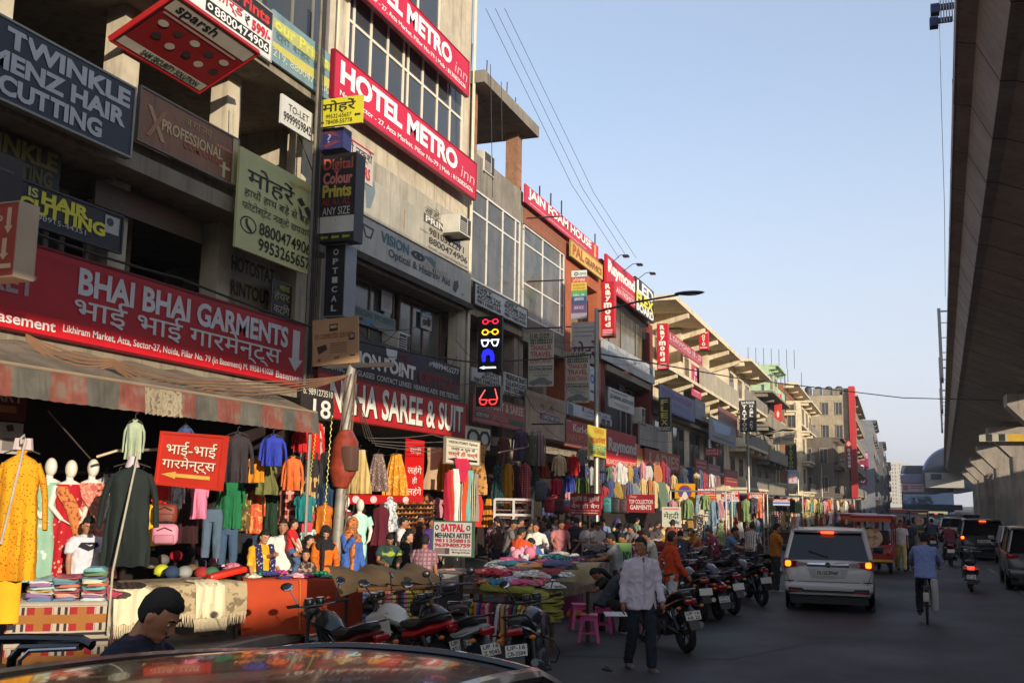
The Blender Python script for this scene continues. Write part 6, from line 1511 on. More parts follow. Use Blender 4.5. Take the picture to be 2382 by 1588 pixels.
def plate_text(o, lines, w, h):
 for i, t in enumerate(lines):
  n = len(lines)
  queue_text(o, t, -w*.42, h*(1-(i+.86)/n)-h*.0, w*.42, h*(1-(i+.14)/n), -.006, (40,36,36), .015)
def motorcycle(label, loc, rz, tankc=(24,24,28), tailc=None, lean=0.10, plate=None, stripe=None, rack=False, steer=.35, group='motorcycles parked along the stalls', sport=False):
 r = empty('motorcycle', label, 'motorcycle', loc, rz, group); r.rotation_euler = (0, -lean, rz)
 tm = mat(tankc, rough=.25, coat=.6, var=.08); tl = mat(tailc or tankc, rough=.3, coat=.5, var=.08)
 wheel(r, -.63, .30, .11); 
 b = MB(); b.tube([(0,-.25,.42),(0,.1,.62),(0,.42,.82)], .03, 8); b.tube([(0,-.25,.42),(0,.15,.30),(0,.42,.78)], .025, 8)
 for s in (-1,1): b.tube([(s*.09,-.63,.30),(s*.08,-.2,.36)], .025, 6); b.tube([(s*.10,-.60,.34),(s*.09,-.42,.70)], [.03,.035], 8)
 b.build('frame', blk, r)
 b = MB(); b.rbox(-.14,.14,-.18,.22,.20,.46,.05); b.rbox(-.10,.10,.0,.22,.44,.62,.03); b.lathe([(0,-.17),(.10,-.17),(.11,.17),(0,.17)], (0,-.05,.32), 14, 0, 'x'); b.build('engine', engm, r)
 b = MB(); b.tube([(.10,.2,.42),(.14,.18,.24),(.15,-.2,.26),(.16,-.45,.34),(.17,-.85,.42)], [.02,.022,.03,.05,.045], 10); b.build('exhaust', mat((96,96,98), rough=.3, metal=.8), r)
 # tank
 b = MB(); secs = []
 for y, w, z0, z1 in ((-.10,.075,.70,.82),(.0,.13,.70,.91),(.14,.155,.72,.97),(.28,.15,.74,.97),(.38,.10,.76,.92),(.43,.05,.78,.86)):
  secs.append([(w*math.cos(a)*(1 if math.sin(a) < .3 else .85), y, (z0+z1)/2+(z1-z0)/2*math.sin(a)) for a in [2*PI*i/14 for i in range(14)]])
 b.loft(secs); 
 if sport:
  for s in (-1,1): b.loft([[(s*.13,.1,.9),(s*.16,.2,.86),(s*.17,.15,.6),(s*.14,.05,.62)],[(s*.11,.42,.86),(s*.19,.46,.8),(s*.18,.4,.58),(s*.12,.36,.62)]], smooth=False)
 b.build('tank', tm, r)
 # seat and tail
 b = MB(); secs = []
 for y, w, z0, z1 in ((-.06,.10,.72,.80),(-.2,.14,.70,.80),(-.38,.14,.72,.82),(-.50,.13,.78,.90),(-.72,.11,.82,.92),(-.80,.07,.84,.90)):
  secs.append([(w*math.cos(a), y, (z0+z1)/2+(z1-z0)/2*max(-1,min(1,1.25*math.sin(a)))) for a in [2*PI*i/14 for i in range(14)]])
 b.loft(secs); b.build('seat', seatm, r)
 b = MB(); secs = []
 for y, w, z0, z1 in ((-.12,.13,.56,.70),(-.35,.15,.60,.73),(-.6,.13,.68,.82),(-.85,.07,.78,.86),(-.90,.04,.81,.85)):
  secs.append([(w*math.cos(a), y, (z0+z1)/2+(z1-z0)/2*math.sin(a)) for a in [2*PI*i/12 for i in range(12)]])
 b.loft(secs); b.build('tail', tl, r)
 if stripe:
  b = MB()
  for s in (-1,1): b.add([(s*.145,-.3,.70),(s*.135,-.6,.77),(s*.08,-.85,.84),(s*.08,-.85,.80),(s*.138,-.6,.71),(s*.152,-.3,.65)],[(0,1,2,3,4,5)])
  b.build('side_panel', mat(stripe, rough=.3, coat=.4), r)
 b = MB(); b.rbox(-.09,.09,-.93,-.86,.74,.82,.02); b.build('tail_light', redl, r)
 b = MB(); b.loft([[(x,y,z) for x in (-.08,.08)][0:1]*0 or [(-.08,-.70,.72),(.08,-.70,.72),(.08,-.68,.70),(-.08,-.68,.70)],[(-.09,-.92,.60),(.09,-.92,.60),(.09,-.90,.58),(-.09,-.90,.58)],[(-.08,-1.0,.38),(.08,-1.0,.38),(.08,-.98,.37),(-.08,-.98,.37)]], smooth=False); b.build('rear_fender', blk, r)
 po = MB(); po.box(-.125,.125,-.004,.004,0,.13); po = po.build('number_plate', platew, r); po.location = (0,-.965,.52); po.rotation_euler = (R(-18),0,0)
 if plate: plate_text(po, plate, .25, .13)
 for s in (-1,1):
  b = MB(); b.tube([(s*.08,-.86,.70),(s*.16,-.88,.70)], .01, 6); b.ell((s*.19,-.88,.70), (.04,.025,.025), 1); b.build('indicator', [blk, orgl], r)
 b = MB()
 b.tube([(-.13,-.5,.86),(-.13,-.84,.95),(-.05,-.92,.96),(.05,-.92,.96),(.13,-.84,.95),(.13,-.5,.86)], .013, 8)
 b.build('grab_rail', mat((70,70,72), rough=.35, metal=.7) if not rack else chrm, r)
 b = MB()
 for s in (-1,1): b.tube([(s*.02,.35,.6),(s*.22,.36,.5),(s*.26,.38,.36),(s*.2,.36,.25),(s*.02,.33,.26)], .012, 6)
 b.tube([(-.12,-.05,.24),(-.30,-.1,.02)], .014, 6); b.tube([(-.2,.0,.22),(.2,.0,.22)], .014, 6)
 b.build('crash_guard', alloy, r)
 # steering assembly
 f = bpy.data.objects.new('steering', None); COL.objects.link(f); f.parent = r; f.location = (0,.42,.80); f.rotation_euler = (0,0,steer); f.empty_display_size = .1
 b = MB()
 for s in (-1,1): b.tube([(s*.085,-.03,.16),(s*.085,.21,-.50)], [.024,.027], 8)
 b.tube([(s_*.31,-.13 if abs(s_) == 1 else 0.0,.24 if abs(s_) == 1 else .20) for s_ in (-1,-.45,.45,1)], .012, 8)
 b.build('fork', mat((120,120,122), rough=.35, metal=.7), f)
 b = MB()
 for s in (-1,1): b.tube([(s*.22,-.09,.235),(s*.36,-.16,.245)], .019, 8); b.tube([(s*.22,-.04,.24),(s*.36,-.08,.245)], .006, 5)
 b.build('grip', rub, f)
 fr = wheel(f, 0, .30, .09); fr.location = (0,.22,-.50)
 b = MB(); b.loft([[(x*.07,.22+(.34)*math.cos(a),-.50+.34*math.sin(a)) for x in (-1,1)] + [(x*.06,.22+(.33)*math.cos(a),-.50+.33*math.sin(a)) for x in (1,-1)] for a in [R(20+16*k) for k in range(9)]], smooth=True); b.build('front_fender', tm, f)
 b = MB(); b.lathe([(0,-.06),(.085,-.05),(.10,.04),(.09,.09)], (0,.10,.10), 14, 0, 'y'); b.build('headlight', blk, f)
 b = MB(); b.ell((0,.19,.10), (.085,.02,.085)); b.build('lens', mat((190,194,198), rough=.1), f)
 b = MB(); b.rbox(-.12,.12,.0,.12,.17,.25,.03); 
 for s in (-1,1): b.lathe([(0,-.03),(.055,-.03),(.06,.02),(.05,.035)], (s*.065,.01,.25), 14)
 b.build('instrument_cluster', blk, f)
 b = MB()
 for s in (-1,1): b.lathe([(0,.037),(.045,.037),(.045,.039),(0,.039)], (s*.065,.01,.25), 14)
 b.build('dial', mat((190,190,186), rough=.3), f)
 for s in (-1,1):
  b = MB(); b.tube([(s*.22,-.06,.25),(s*.26,-.03,.34),(s*.30,.0,.42)], .008, 6)
  M = Matrix.Rotation(s*.5,3,'Z') @ Matrix.Rotation(-.5,3,'X')
  b.ell((s*.32,.0,.45), (.075,.02,.05), M=M, nu=14, nv=8)
  mo = b.build('mirror', blk, f)
  b = MB(); b.ell((s*.32-.004*s,-.016,.446), (.066,.006,.042), M=M, nu=14, nv=8); b.build('mirror_glass', mirg, f)
 return r
def scooter(label, loc, rz, c, lit=False, plate=None, group='motorcycles parked along the stalls', lean=.08):
 r = empty('scooter', label, 'scooter', loc, rz, group); r.rotation_euler = (0,-lean,rz)
 m = mat(c, rough=.3, coat=.5)
 wheel(r, -.58, .22, .10); 
 b = MB(); secs = []
 for y, w, z0, z1 in ((.0,.14,.30,.62),(-.2,.19,.30,.70),(-.45,.21,.34,.74),(-.7,.17,.46,.74),(-.85,.10,.56,.70)):
  secs.append([(w*math.cos(a), y, (z0+z1)/2+(z1-z0)/2*math.sin(a)) for a in [2*PI*i/14 for i in range(14)]])
 b.loft(secs); b.build('body', m, r)
 b = MB(); secs = []
 for y, w, z0, z1 in ((.02,.12,.70,.78),(-.25,.15,.70,.80),(-.55,.15,.74,.85),(-.78,.11,.76,.84)):
  secs.append([(w*math.cos(a), y, (z0+z1)/2+(z1-z0)/2*math.sin(a)) for a in [2*PI*i/12 for i in range(12)]])
 b.loft(secs); b.build('seat', seatm, r)
 b = MB(); b.rbox(-.17,.17,-.02,.42,.26,.32,.03); b.loft([[(-.19,.44,.3),(.19,.44,.3),(.15,.5,.3),(-.15,.5,.3)],[(-.2,.50,.62),(.2,.50,.62),(.14,.6,.62),(-.14,.6,.62)],[(-.12,.44,.92),(.12,.44,.92),(.1,.56,.92),(-.1,.56,.92)]], smooth=False); b.build('front_shield', m, r)
 b = MB(); b.tube([(-.33,.36,1.02),(-.15,.45,1.02),(.15,.45,1.02),(.33,.36,1.02)], .018, 8); b.rbox(-.12,.12,.40,.56,.92,1.08,.05); b.build('handlebar', m, r)
 wheel(r, .66, .22, .09)
 b = MB(); b.tube([(-.15,-.5,.80),(-.16,-.86,.92),(.16,-.86,.92),(.15,-.5,.80)], .014, 8); b.build('grab_rail', chrm if not lit else alloy, r)
 b = MB(); b.rbox(-.09,.09,-.89,-.82,.60,.68,.02); b.build('tail_light', mat((255,40,30), emit=3.0) if lit else redl, r)
 b = MB()
 for s in (-1,1): b.ell((s*.15,-.82,.62), (.05,.04,.03))
 b.build('indicator', orgl, r)
 b = MB(); b.loft([[(-.1,-.82,.5),(.1,-.82,.5),(.1,-.8,.48),(-.1,-.8,.48)],[(-.1,-.92,.24),(.1,-.92,.24),(.1,-.9,.23),(-.1,-.9,.23)]], smooth=False); b.build('rear_fender', blk, r)
 po = MB(); po.box(-.11,.11,-.004,.004,0,.11); po = po.build('number_plate', platew, r); po.location = (0,-.90,.36); po.rotation_euler = (R(-14),0,0)
 if plate: plate_text(po, plate, .22, .11)
 for s in (-1,1):
  b = MB(); b.tube([(s*.24,.40,1.03),(s*.30,.40,1.16)], .008, 6); b.ell((s*.32,.40,1.20), (.06,.018,.05), nu=12, nv=8); b.build('mirror', blk, r)
 b = MB(); b.tube([(.16,-.3,.24),(.17,-.8,.30)], [.04,.05], 8); b.build('exhaust', alloy, r)
 return r
def on_ground(px, py, z=0.0): 
 p = onZ(px, py, z); return Vector((p.x, p.y, 0))
def place_bike(fn, label, tail_px, tail_z, heading, **k):
 """the tail of the machine is seen at a pixel; heading is its +y direction as an angle from +X"""
 p = onZ(tail_px[0], tail_px[1], tail_z)
 d = Vector((math.cos(heading), math.sin(heading), 0))
 c = Vector((p.x, p.y, 0)) + d*.92
 return fn(label, (c.x, c.y, 0), heading-PI/2, **k)
place_bike(motorcycle, 'black motorcycle with twin dials in front of the orange cloth table', (905,1462), .86, R(152), tankc=(30,36,34), tailc=(90,12,18), plate=('UP 16','AK 4471'), rack=True, steer=-.25)
place_bike(motorcycle, 'red and white sport motorcycle with a red tail in front of the tie cart', (1072,1440), .86, R(158), tankc=(206,202,190), tailc=(176,10,22), sport=True, plate=('UP 16','BT 1721'), steer=.3)
place_bike(motorcycle, 'motorcycle with a grey and white tail right of the red tailed one', (1150,1448), .86, R(146), tankc=(30,32,40), tailc=(150,148,150), stripe=(196,192,184), plate=('UP 16','Z 9045'), steer=.3)
place_bike(motorcycle, 'black motorcycle seen from behind, nearest the standing man, with a two line plate', (1222,1447), .88, R(99), tankc=(28,28,34), tailc=(30,30,36), sport=True, plate=('UP-16','CB-3584'), lean=.16, steer=.25)
place_bike(scooter, 'dark scooter between the tie cart and the mehandi counter', (1085,1420), .80, R(120), c=(50,50,56), plate=('DL 3','SC 77'))
place_bike(motorcycle, 'black motorcycle behind the man in the orange shirt', (1618,1385), .86, R(128), tankc=(24,24,26), rack=True, plate=('UP 16','AR 22'))
place_bike(scooter, 'maroon scooter with a small white plate past the orange shirt man', (1690,1345), .80, R(126), c=(90,14,34), plate=('UP16','4455'))
place_bike(motorcycle, 'dark motorcycle with a blue panel beyond the maroon scooter', (1722,1330), .86, R(128), tankc=(28,36,70), tailc=(36,44,80))
place_bike(motorcycle, 'black motorcycle nearest the man in the mustard shirt', (1786,1318), .86, R(124), tankc=(26,26,28))
for i, (px, py, hd, c, lab) in enumerate(((1645,1340,124,(22,22,24),'black motorcycle squeezed behind the maroon scooter'),(1752,1306,122,(40,40,44),'grey motorcycle behind the striped shirt man'),(1700,1308,124,(26,28,36),'blue black motorcycle left of the striped shirt man'),(1664,1318,126,(60,20,24),'dark red motorcycle in the second line of parked bikes'),(1812,1290,120,(30,30,32),'black motorcycle half hidden by the white van'),(1622,1314,124,(36,34,34),'dark motorcycle under the mehandi board stand'))):
 if i in (2, 4): place_bike(scooter, lab.replace('motorcycle','scooter'), (px,py), .80, R(hd+6), c=c)
 else: place_bike(motorcycle, lab, (px,py), .86, R(hd+(i%3-1)*7), tankc=c, steer=.2*(-1)**i, lean=.06+.03*(i%3), sport=i == 1)
# --- bicycle with its rider
bc = on_ground(2160,1452)
bk = empty('bicycle', 'old black bicycle with a white sack on its carrier, ridden down the road', 'bicycle', (bc.x, bc.y+.55, 0), R(-2))
for y in (-.52,.55): wheel(bk, y, .34, .04, spokes=14, hub=mat((120,120,120), rough=.4, metal=.7))
b = MB()
for a, c_ in (((0,-.05,.30),(0,-.18,.86)),((0,-.14,.74),(0,.36,.78)),((0,-.05,.30),(0,.38,.66)),((0,-.05,.30),(0,-.52,.34)),((0,-.16,.76),(0,-.52,.34)),((0,.36,.90),(0,.55,.34)),((0,.34,.98),(0,.38,.66))): b.tube([a, c_], .015, 6)
b.tube([(-.27,.16,1.0),(-.2,.34,1.02),(.2,.34,1.02),(.27,.16,1.0)], .012, 6); b.build('frame', blk, bk)
b = MB(); b.ell((0,-.20,.90), (.10,.14,.04)); b.build('saddle', seatm, bk)
b = MB(); b.box(-.07,.07,-.75,-.28,.70,.72); b.tube([(-.05,-.72,.70),(-.03,-.52,.34)], .008, 5); b.tube([(.05,-.72,.70),(.03,-.52,.34)], .008, 5); b.build('carrier', alloy, bk)
b = MB(); b.rbox(-.05,.05,-.87,-.85,.45,.62,.01); b.build('rear_fender', mat((190,184,170), rough=.5), bk)
b = MB(); b.tube([(-.14,-.02,.22),(-.05,-.05,.30),(.05,-.05,.30),(.14,-.08,.38)], .012, 6); b.rbox(-.20,-.10,-.07,.03,.20,.23,.01); b.rbox(.10,.20,-.13,-.03,.37,.40,.01); b.build('pedals', blk, bk)
sk = MB(); sk.rbox(.07,.20,-.60,-.36,.24,.86,.05); 
sk = sk.build('sack', mat((170,164,160), rough=.8, var=.15, bump=.3)); sk.parent = None; sk.location = (bc.x, bc.y+.55, 0)
tag(sk, 'pale white sack hanging on the right side of the bicycle carrier', 'sack')
person('man seen from behind in a light blue shirt riding the bicycle', (bc.x-.01, bc.y+.55-.20, 0), R(-2), H=1.72, top=(120,136,180), bottom=(26,26,30), sleeve='long', pose=dict(hip=.97, lean=22, legL=(38,5,42), legR=(62,6,78), armL=(40,12,25,5), armR=(40,12,25,5), head_pitch=-8), hem=.12, build=1.08)
# ------------------------------------------------------------------ cars
def glassm(): return mat((16,18,20), rough=.05, kind='glassy', c2=(28,30,32))
dark = mat((20,20,22), rough=.5)
def car(name, label, cat, loc, rz, c, kind='mpv', lit=False, plate=None, group=None):
 """box of lofted stations along +y (front); seen mostly from behind"""
 r = empty(name, label, cat, loc, rz, group)
 m = mat(c, rough=.28, coat=.7, var=.05, metal=.0)
 if kind == 'mpv': Lh, W, H, belt, sill = 2.30, .915, 1.72, 1.08, .30
 elif kind == 'hatch': Lh, W, H, belt, sill = 1.90, .84, 1.52, .93, .25
 elif kind == 'suv': Lh, W, H, belt, sill = 2.15, .92, 1.70, 1.02, .30
 else: Lh, W, H, belt, sill = 2.2, .86, 1.48, .92, .24
 if kind == 'sedan':
  st = [(-Lh,.80,.70,None),(-Lh+.12,.95,.92,None),(-Lh+.55,.99,.98,None),(-Lh+.75,1,1.0,.78),(-.6,1,1.0,.98),(.2,1,1.0,1.0),(.75,1,1.0,.90),(1.15,1,1.0,None),(1.7,.98,.92,None),(Lh-.1,.92,.78,None),(Lh,.78,.68,None)]
  roof = {-Lh+.75:.80, -.6:.99, .2:1.0, .75:.90}
 # body below the belt line: stations (y, width factor, top z)
 lower = [(-Lh,.86,belt*.80),(-Lh+.03,.95,belt*.97),(-Lh+.25,.985,belt),(-Lh*.5,1.0,belt),(0,1.0,belt),(Lh*.45,1.0,belt*.99),(Lh*.62,.99,belt*.95),(Lh*.9,.94,belt*.83),(Lh*.985,.86,belt*.72),(Lh,.78,belt*.6)]
 b = MB(); rings = []
 for y, wf, zt in lower:
  w = W*wf; zb = sill if -Lh+.1 < y < Lh*.9 else sill+.06
  rings.append([(-w*.90,y,zb),(-w*.985,y,zb+.14),(-w,y,(zb+zt)*.52),(-w*.975,y,zt-.08),(-w*.93,y,zt),(-w*.5,y,zt+.015),(w*.5,y,zt+.015),(w*.93,y,zt),(w*.975,y,zt-.08),(w,y,(zb+zt)*.52),(w*.985,y,zb+.14),(w*.90,y,zb)])
 b.loft(rings); body = b.build('body', m, r, 50)
 # cabin: glass shell with painted roof and pillars
 rear = -Lh+.10 if kind in ('mpv','hatch','suv') else -Lh+.62
 front = Lh*.58
 ry, fy = (rear+.24, front-.62) if kind != 'sedan' else (rear+.55, front-.60)
 wr = W*.80
 b = MB()
 base = [(-W*.93,rear),(W*.93,rear),(W*.95,0),(W*.90,front),(-W*.90,front),(-W*.95,0)]
 topz = H-.05
 top_ = [(-wr*.95,ry),(wr*.95,ry),(wr,(ry+fy)/2),(wr*.96,fy),(-wr*.96,fy),(-wr,(ry+fy)/2)]
 b.loft([[(x,y,belt-.01) for x, y in base], [(x,y,topz) for x, y in top_]], smooth=False, cap=False); b.build('windows', glassm(), r)
 b = MB()
 n = 7; rows = []
 for i in range(n):
  t = i/(n-1); y = ry-.06 + (fy+.06-ry+.06)*t
  wv = wr*(.97+.03*math.sin(PI*t)); zc_ = topz + (H-topz)*math.sin(PI*min(1,max(0,.12+t*.76)))
  rows.append([(-wv*1.02,y,topz-.03),(-wv*.93,y,topz+.012),(-wv*.5,y,zc_),(0,y,zc_+.012),(wv*.5,y,zc_),(wv*.93,y,topz+.012),(wv*1.02,y,topz-.03),(0,y,topz-.04)])
 b.loft(rows)
 b.build('roof', m, r, 50)
 b = MB()
 def pil(p, q, w0): b.tube([p, q], w0, 6)
 for s in (-1,1):
  pil((s*W*.935,rear,belt),(s*wr*.97,ry,topz),.045); pil((s*W*.91,front,belt),(s*wr*.97,fy,topz),.035)
  pil((s*W*.955,-.05,belt),(s*wr*1.0,-.05,topz),.03); pil((s*W*.95,-Lh*.45,belt),(s*wr*1.0,-Lh*.45,topz),.045)
 b.build('pillar', m, r)
 # wheels
 for y in (-Lh*.60, Lh*.62):
  for s in (-1,1): wheel(r, y, .32 if kind != 'mpv' else .34, .20, x=s*(W-.13), spokes=7, hub=mat((120,120,122), rough=.35, metal=.7))
 b = MB()
 for s in (-1,1):
  for y in (-Lh*.60, Lh*.62):
   b.lathe([(0,-.012),(.40,-.012),(.40,.012),(0,.012)], (s*(W+.0-.012),y,.36), 20, 0, 'x')
 b.build('wheel_arch', dark, r)
 b = MB(); b.box(-W*.86,W*.86,-Lh+.1,Lh-.15,.17,sill+.02); b.build('underbody', dark, r)
 # rear details
 yb = -Lh
 rl = mat((255,96,16), emit=3.2) if lit else mat((150,14,18), rough=.15, coat=.5)
 rr_ = mat((130,10,18), rough=.12, coat=.6)
 for s in (-1,1):
  b = MB(); b.loft([[(s*W*.99,yb-.01,belt*.985),(s*W*.66,yb-.045,belt*.965),(s*W*.66,yb-.045,belt*.865),(s*W*.99,yb-.01,belt*.82)],[(s*W*1.01,yb+.30,belt*.98),(s*W*.70,yb+.05,belt*.965),(s*W*.70,yb+.05,belt*.865),(s*W*1.01,yb+.30,belt*.83)]], smooth=False)
  t = b.build('tail_light', rr_, r)
  b = MB(); b.rbox(s*W*.88-.06,s*W*.88+.06,yb-.05,yb+.03,belt*.86,belt*.97,.03); b.build('lamp', rl, t)
  if kind == 'mpv':
   b = MB(); b.add([(s*W*.70,yb-.05,belt*.955),(s*W*.46,yb-.05,belt*.935),(s*W*.50,yb-.05,belt*.885),(s*W*.70,yb-.05,belt*.875)],[(0,1,2,3)]); b.build('clear_lens', mat((170,130,136), rough=.15), t)
 if kind == 'mpv':
  b = MB(); b.rbox(-W*.47,W*.47,yb-.03,yb+.02,belt*.865,belt*.945,.015); b.build('chrome_strip', mat((206,210,220), rough=.12, metal=.9), r)
  b = MB(); b.lathe([(.035,-.045),(.055,-.045),(.055,-.03),(.035,-.03)], (0,yb,belt*.905), 18, 0, 'y'); b.tube([(-.045,yb-.045,belt*.905),(.045,yb-.045,belt*.905)], .010, 6); b.tube([(0,yb-.045,belt*.865),(0,yb-.045,belt*.945)], .010, 6); b.build('emblem', mat((90,96,104), rough=.2, metal=.8), r)
  b = MB(); b.add([(-.42,yb-.012,belt*.83),(.42,yb-.012,belt*.83),(.34,yb-.02,belt*.66),(-.34,yb-.02,belt*.66)],[(0,1,2,3)]); b.build('plate_recess', mat((176,174,170), rough=.4), r)
  b = MB(); b.rbox(-W*.97,W*.97,yb-.04,yb+.25,.42,.62,.06,seg=3); b.build('bumper', m, r)
  b = MB()
  b.loft([[(-W*.88,yb-.045,.50),(-W*.58,yb-.06,.49),(-W*.50,yb-.06,.42),(-W*.88,yb-.045,.40)],[(-W*.88,yb+.1,.50),(-W*.58,yb+.1,.49),(-W*.50,yb+.1,.42),(-W*.88,yb+.1,.40)]], smooth=False)
  b.loft([[(W*.88,yb-.045,.50),(W*.58,yb-.06,.49),(W*.50,yb-.06,.42),(W*.88,yb-.045,.40)],[(W*.88,yb+.1,.50),(W*.58,yb+.1,.49),(W*.50,yb+.1,.42),(W*.88,yb+.1,.40)]], smooth=False)
  b.box(-W*.55,W*.55,yb-.055,yb+.1,.41,.455); b.build('bumper_trim', dark, r)
  for s in (-1,1):
   b = MB(); b.box(s*W*.72-.12,s*W*.72+.12,yb-.062,yb-.046,.425,.45); b.build('reflector', mat((190,20,30), rough=.2), r)
   b = MB(); b.tube([(s*.86,yb-.012,.80),(s*.77,yb-.03,.58),(s*.66,yb-.03,.55)], .006, 4); b.build('panel_gap', dark, r)
   b = MB(); b.box(s*W*.86-.09,s*W*.86+.09,yb-.05,yb-.03,.625,.645); b.build('sensor_strip', dark, r)
  b = MB(); b.tube([(-.62,yb-.042,.63),(.62,yb-.042,.63)], .006, 4); b.build('tailgate_seam', dark, r)
 else:
  b = MB(); b.rbox(-W*.96,W*.96,yb-.05,yb+.2,.32,.60,.06,seg=3); b.build('bumper', m, r)
  b = MB(); b.box(-W*.7,W*.7,yb-.055,yb+.1,.24,.36); b.build('bumper_trim', dark, r)
 po = MB(); po.box(-.25,.25,-.005,.005,0,.12); po = po.build('number_plate', platew, r); po.location = (0, yb-.028, belt*.70 if kind == 'mpv' else belt*.72)
 if plate: queue_text(po, plate, -.22, .02, .22, .10, -.012, (50,48,50), .02)
 # high brake lamp, wiper, mirrors
 b = MB(); b.rbox(-.13,.13,ry-.14,ry-.06,topz-.055,topz-.015,.01); b.build('brake_light', mat((255,60,30), emit=3.5) if lit else rr_, r)
 b = MB(); b.rbox(-wr*.96,wr*.96,ry-.13,ry+.05,topz-.01,topz+.03,.012); b.build('spoiler', m, r)
 b = MB(); zq = belt+.06; b.tube([(0,rear-.02,zq),(-.40,rear+.03,zq+.12)], .010, 5); b.build('wiper', dark, r)
 for s in (-1,1):
  b = MB(); b.rbox(s*(W+.13)-.11,s*(W+.13)+.11,front-.48,front-.38,belt+.02,belt+.17,.03); b.build('side_mirror', m if kind != 'mpv' else dark, r)
 if kind in ('mpv','hatch','suv'):      # seats seen through the rear glass
  b = MB()
  for s in (-1,1): b.rbox(s*.38-.2,s*.38+.2,.0,.12,belt-.1,belt+.42,.06); b.rbox(s*.38-.1,s*.38+.1,.02,.10,belt+.44,belt+.60,.04)
  b.build('seat', mat((110,104,96), rough=.8), r)
 return r
def rear_at(px, py, half): 
 p = onZ(px, py, 0); return (p.x, p.y+half, 0)
car('van', 'white people carrier with glowing tail lights driving away, in the middle of the road', 'van', rear_at(1922,1424,2.30), R(1.5), (196,194,190), 'mpv', True, 'DL12CE9687')
car('car', 'black hatchback with an orange tail light braking at the right', 'car', rear_at(2290,1303,1.9), R(0), (22,22,24), 'suv', True, 'UP 16 BX 21', 'cars in the traffic on the right')
car('car', 'white car at the right edge of the photo behind the grey one', 'car', rear_at(2392,1322,2.2), R(-1), (176,174,170), 'hatch', False, None, 'cars in the traffic on the right')
car('car', 'dark grey green vehicle cut by the right edge of the photo', 'car', rear_at(2440,1378,2.1), R(-2), (44,50,48), 'suv', False, None, 'cars in the traffic on the right')
car('car', 'white car in the distance beyond the motorcyclist', 'car', rear_at(2222,1262,2.2), R(0), (170,170,168), 'hatch', False, None, 'cars in the traffic on the right')
car('car', 'small dark car far down the road on the right', 'car', rear_at(2262,1238,2.2), R(0), (60,62,66), 'hatch', False, None, 'cars in the traffic on the right')
car('car', 'small silver car far down the road near the station', 'car', rear_at(2180,1228,2.2), R(0), (130,130,132), 'sedan', True, None, 'cars in the traffic on the right')
# foreground car: only its dark glossy roof and rear glass show
fc = empty('foreground_car', 'dark glossy car in the foreground, its curved roof mirroring the stalls', 'car', (0,0,0))
FCC = mat((26,18,17), rough=.2, coat=.45, var=.15, scale=3)
ROOFZ = 1.757
def roofz(u, v):      # u along the length 0 rear .. 1 front, v across -1..1
 return ROOFZ - .05*abs(v)**2.4 - .10*max(0,(u-.66)/.34)**2.0 - .07*max(0,(.25-u)/.25)**2
cxx, y0f, y1f, hwf = -1.86, -.9, 3.75, .66
b = MB(); rows = []
for i in range(31):
 u = i/30; y = y0f+(y1f-y0f)*u
 rows.append([(cxx+v*hwf*(1-.12*max(0,(u-.55)/.45)**2), y, roofz(u,v)) for v in [-1+2*k/16 for k in range(17)]])
b.loft(rows, closed=False, cap=False); b.build('roof', FCC, fc, 80)
rt = rows[-1]
b = MB(); ws = []      # windscreen curving down to the bonnet
for i in range(9):
 t = i/8
 ws.append([(cxx+(x-cxx)*(1+.20*t), y+.02+1.15*t+.10*t*(1-((x-cxx)/hwf)**2), z-.005-.40*t-.22*t*t) for x, y, z in rt])
b.loft(ws, closed=False, cap=False); b.build('windscreen', mat((20,26,36), rough=.03, coat=1.0, var=0), fc, 80)
b = MB(); b.tube([(x, y+.012, z+.006) for x, y, z in rt], .018, 6); b.build('screen_trim', mat((16,16,20), rough=.2, coat=1.0), fc)
for s in (0, 16):
 b = MB(); b.tube([(r_[s][0], r_[s][1], r_[s][2]-.005) for r_ in rows]+[(w_[s][0], w_[s][1], w_[s][2]) for w_ in ws], .03, 8); b.build('roof_rail', FCC, fc)
b = MB(); rows2 = []
W_ = .88
for y, zt, wf in ((-1.5,.75,.9),(-1.3,1.0,1),(0,1.06,1),(3.0,1.06,1),(4.8,1.04,1),(5.9,.92,.94),(6.2,.62,.85)):
 rows2.append([(cxx-W_*wf,y,.3),(cxx-W_*wf*1.0,y,zt-.1),(cxx-W_*wf*.92,y,zt),(cxx,y,zt+.03),(cxx+W_*wf*.92,y,zt),(cxx+W_*wf,y,zt-.1),(cxx+W_*wf,y,.3)])
b.loft(rows2); b.build('body', FCC, fc)
b = MB()
for s in (-1,1):
 side = [(cxx+s*.86,-1.0,1.0),(cxx+s*.86,4.75,1.0)] 
 b.add([(cxx+s*.86,-1.0,1.0),(cxx+s*.86,4.7,1.0)] + [(r_[0 if s < 0 else 16][0], r_[0 if s < 0 else 16][1], r_[0 if s < 0 else 16][2]-.02) for r_ in rows[::-5]], [tuple(range(2+len(rows[::-5])))])
b.build('side_window', glassm(), fc)
for y in (-.3, 4.6):
 for s in (-1,1): wheel(fc, y, .32, .2, x=cxx+s*.76, spokes=7)
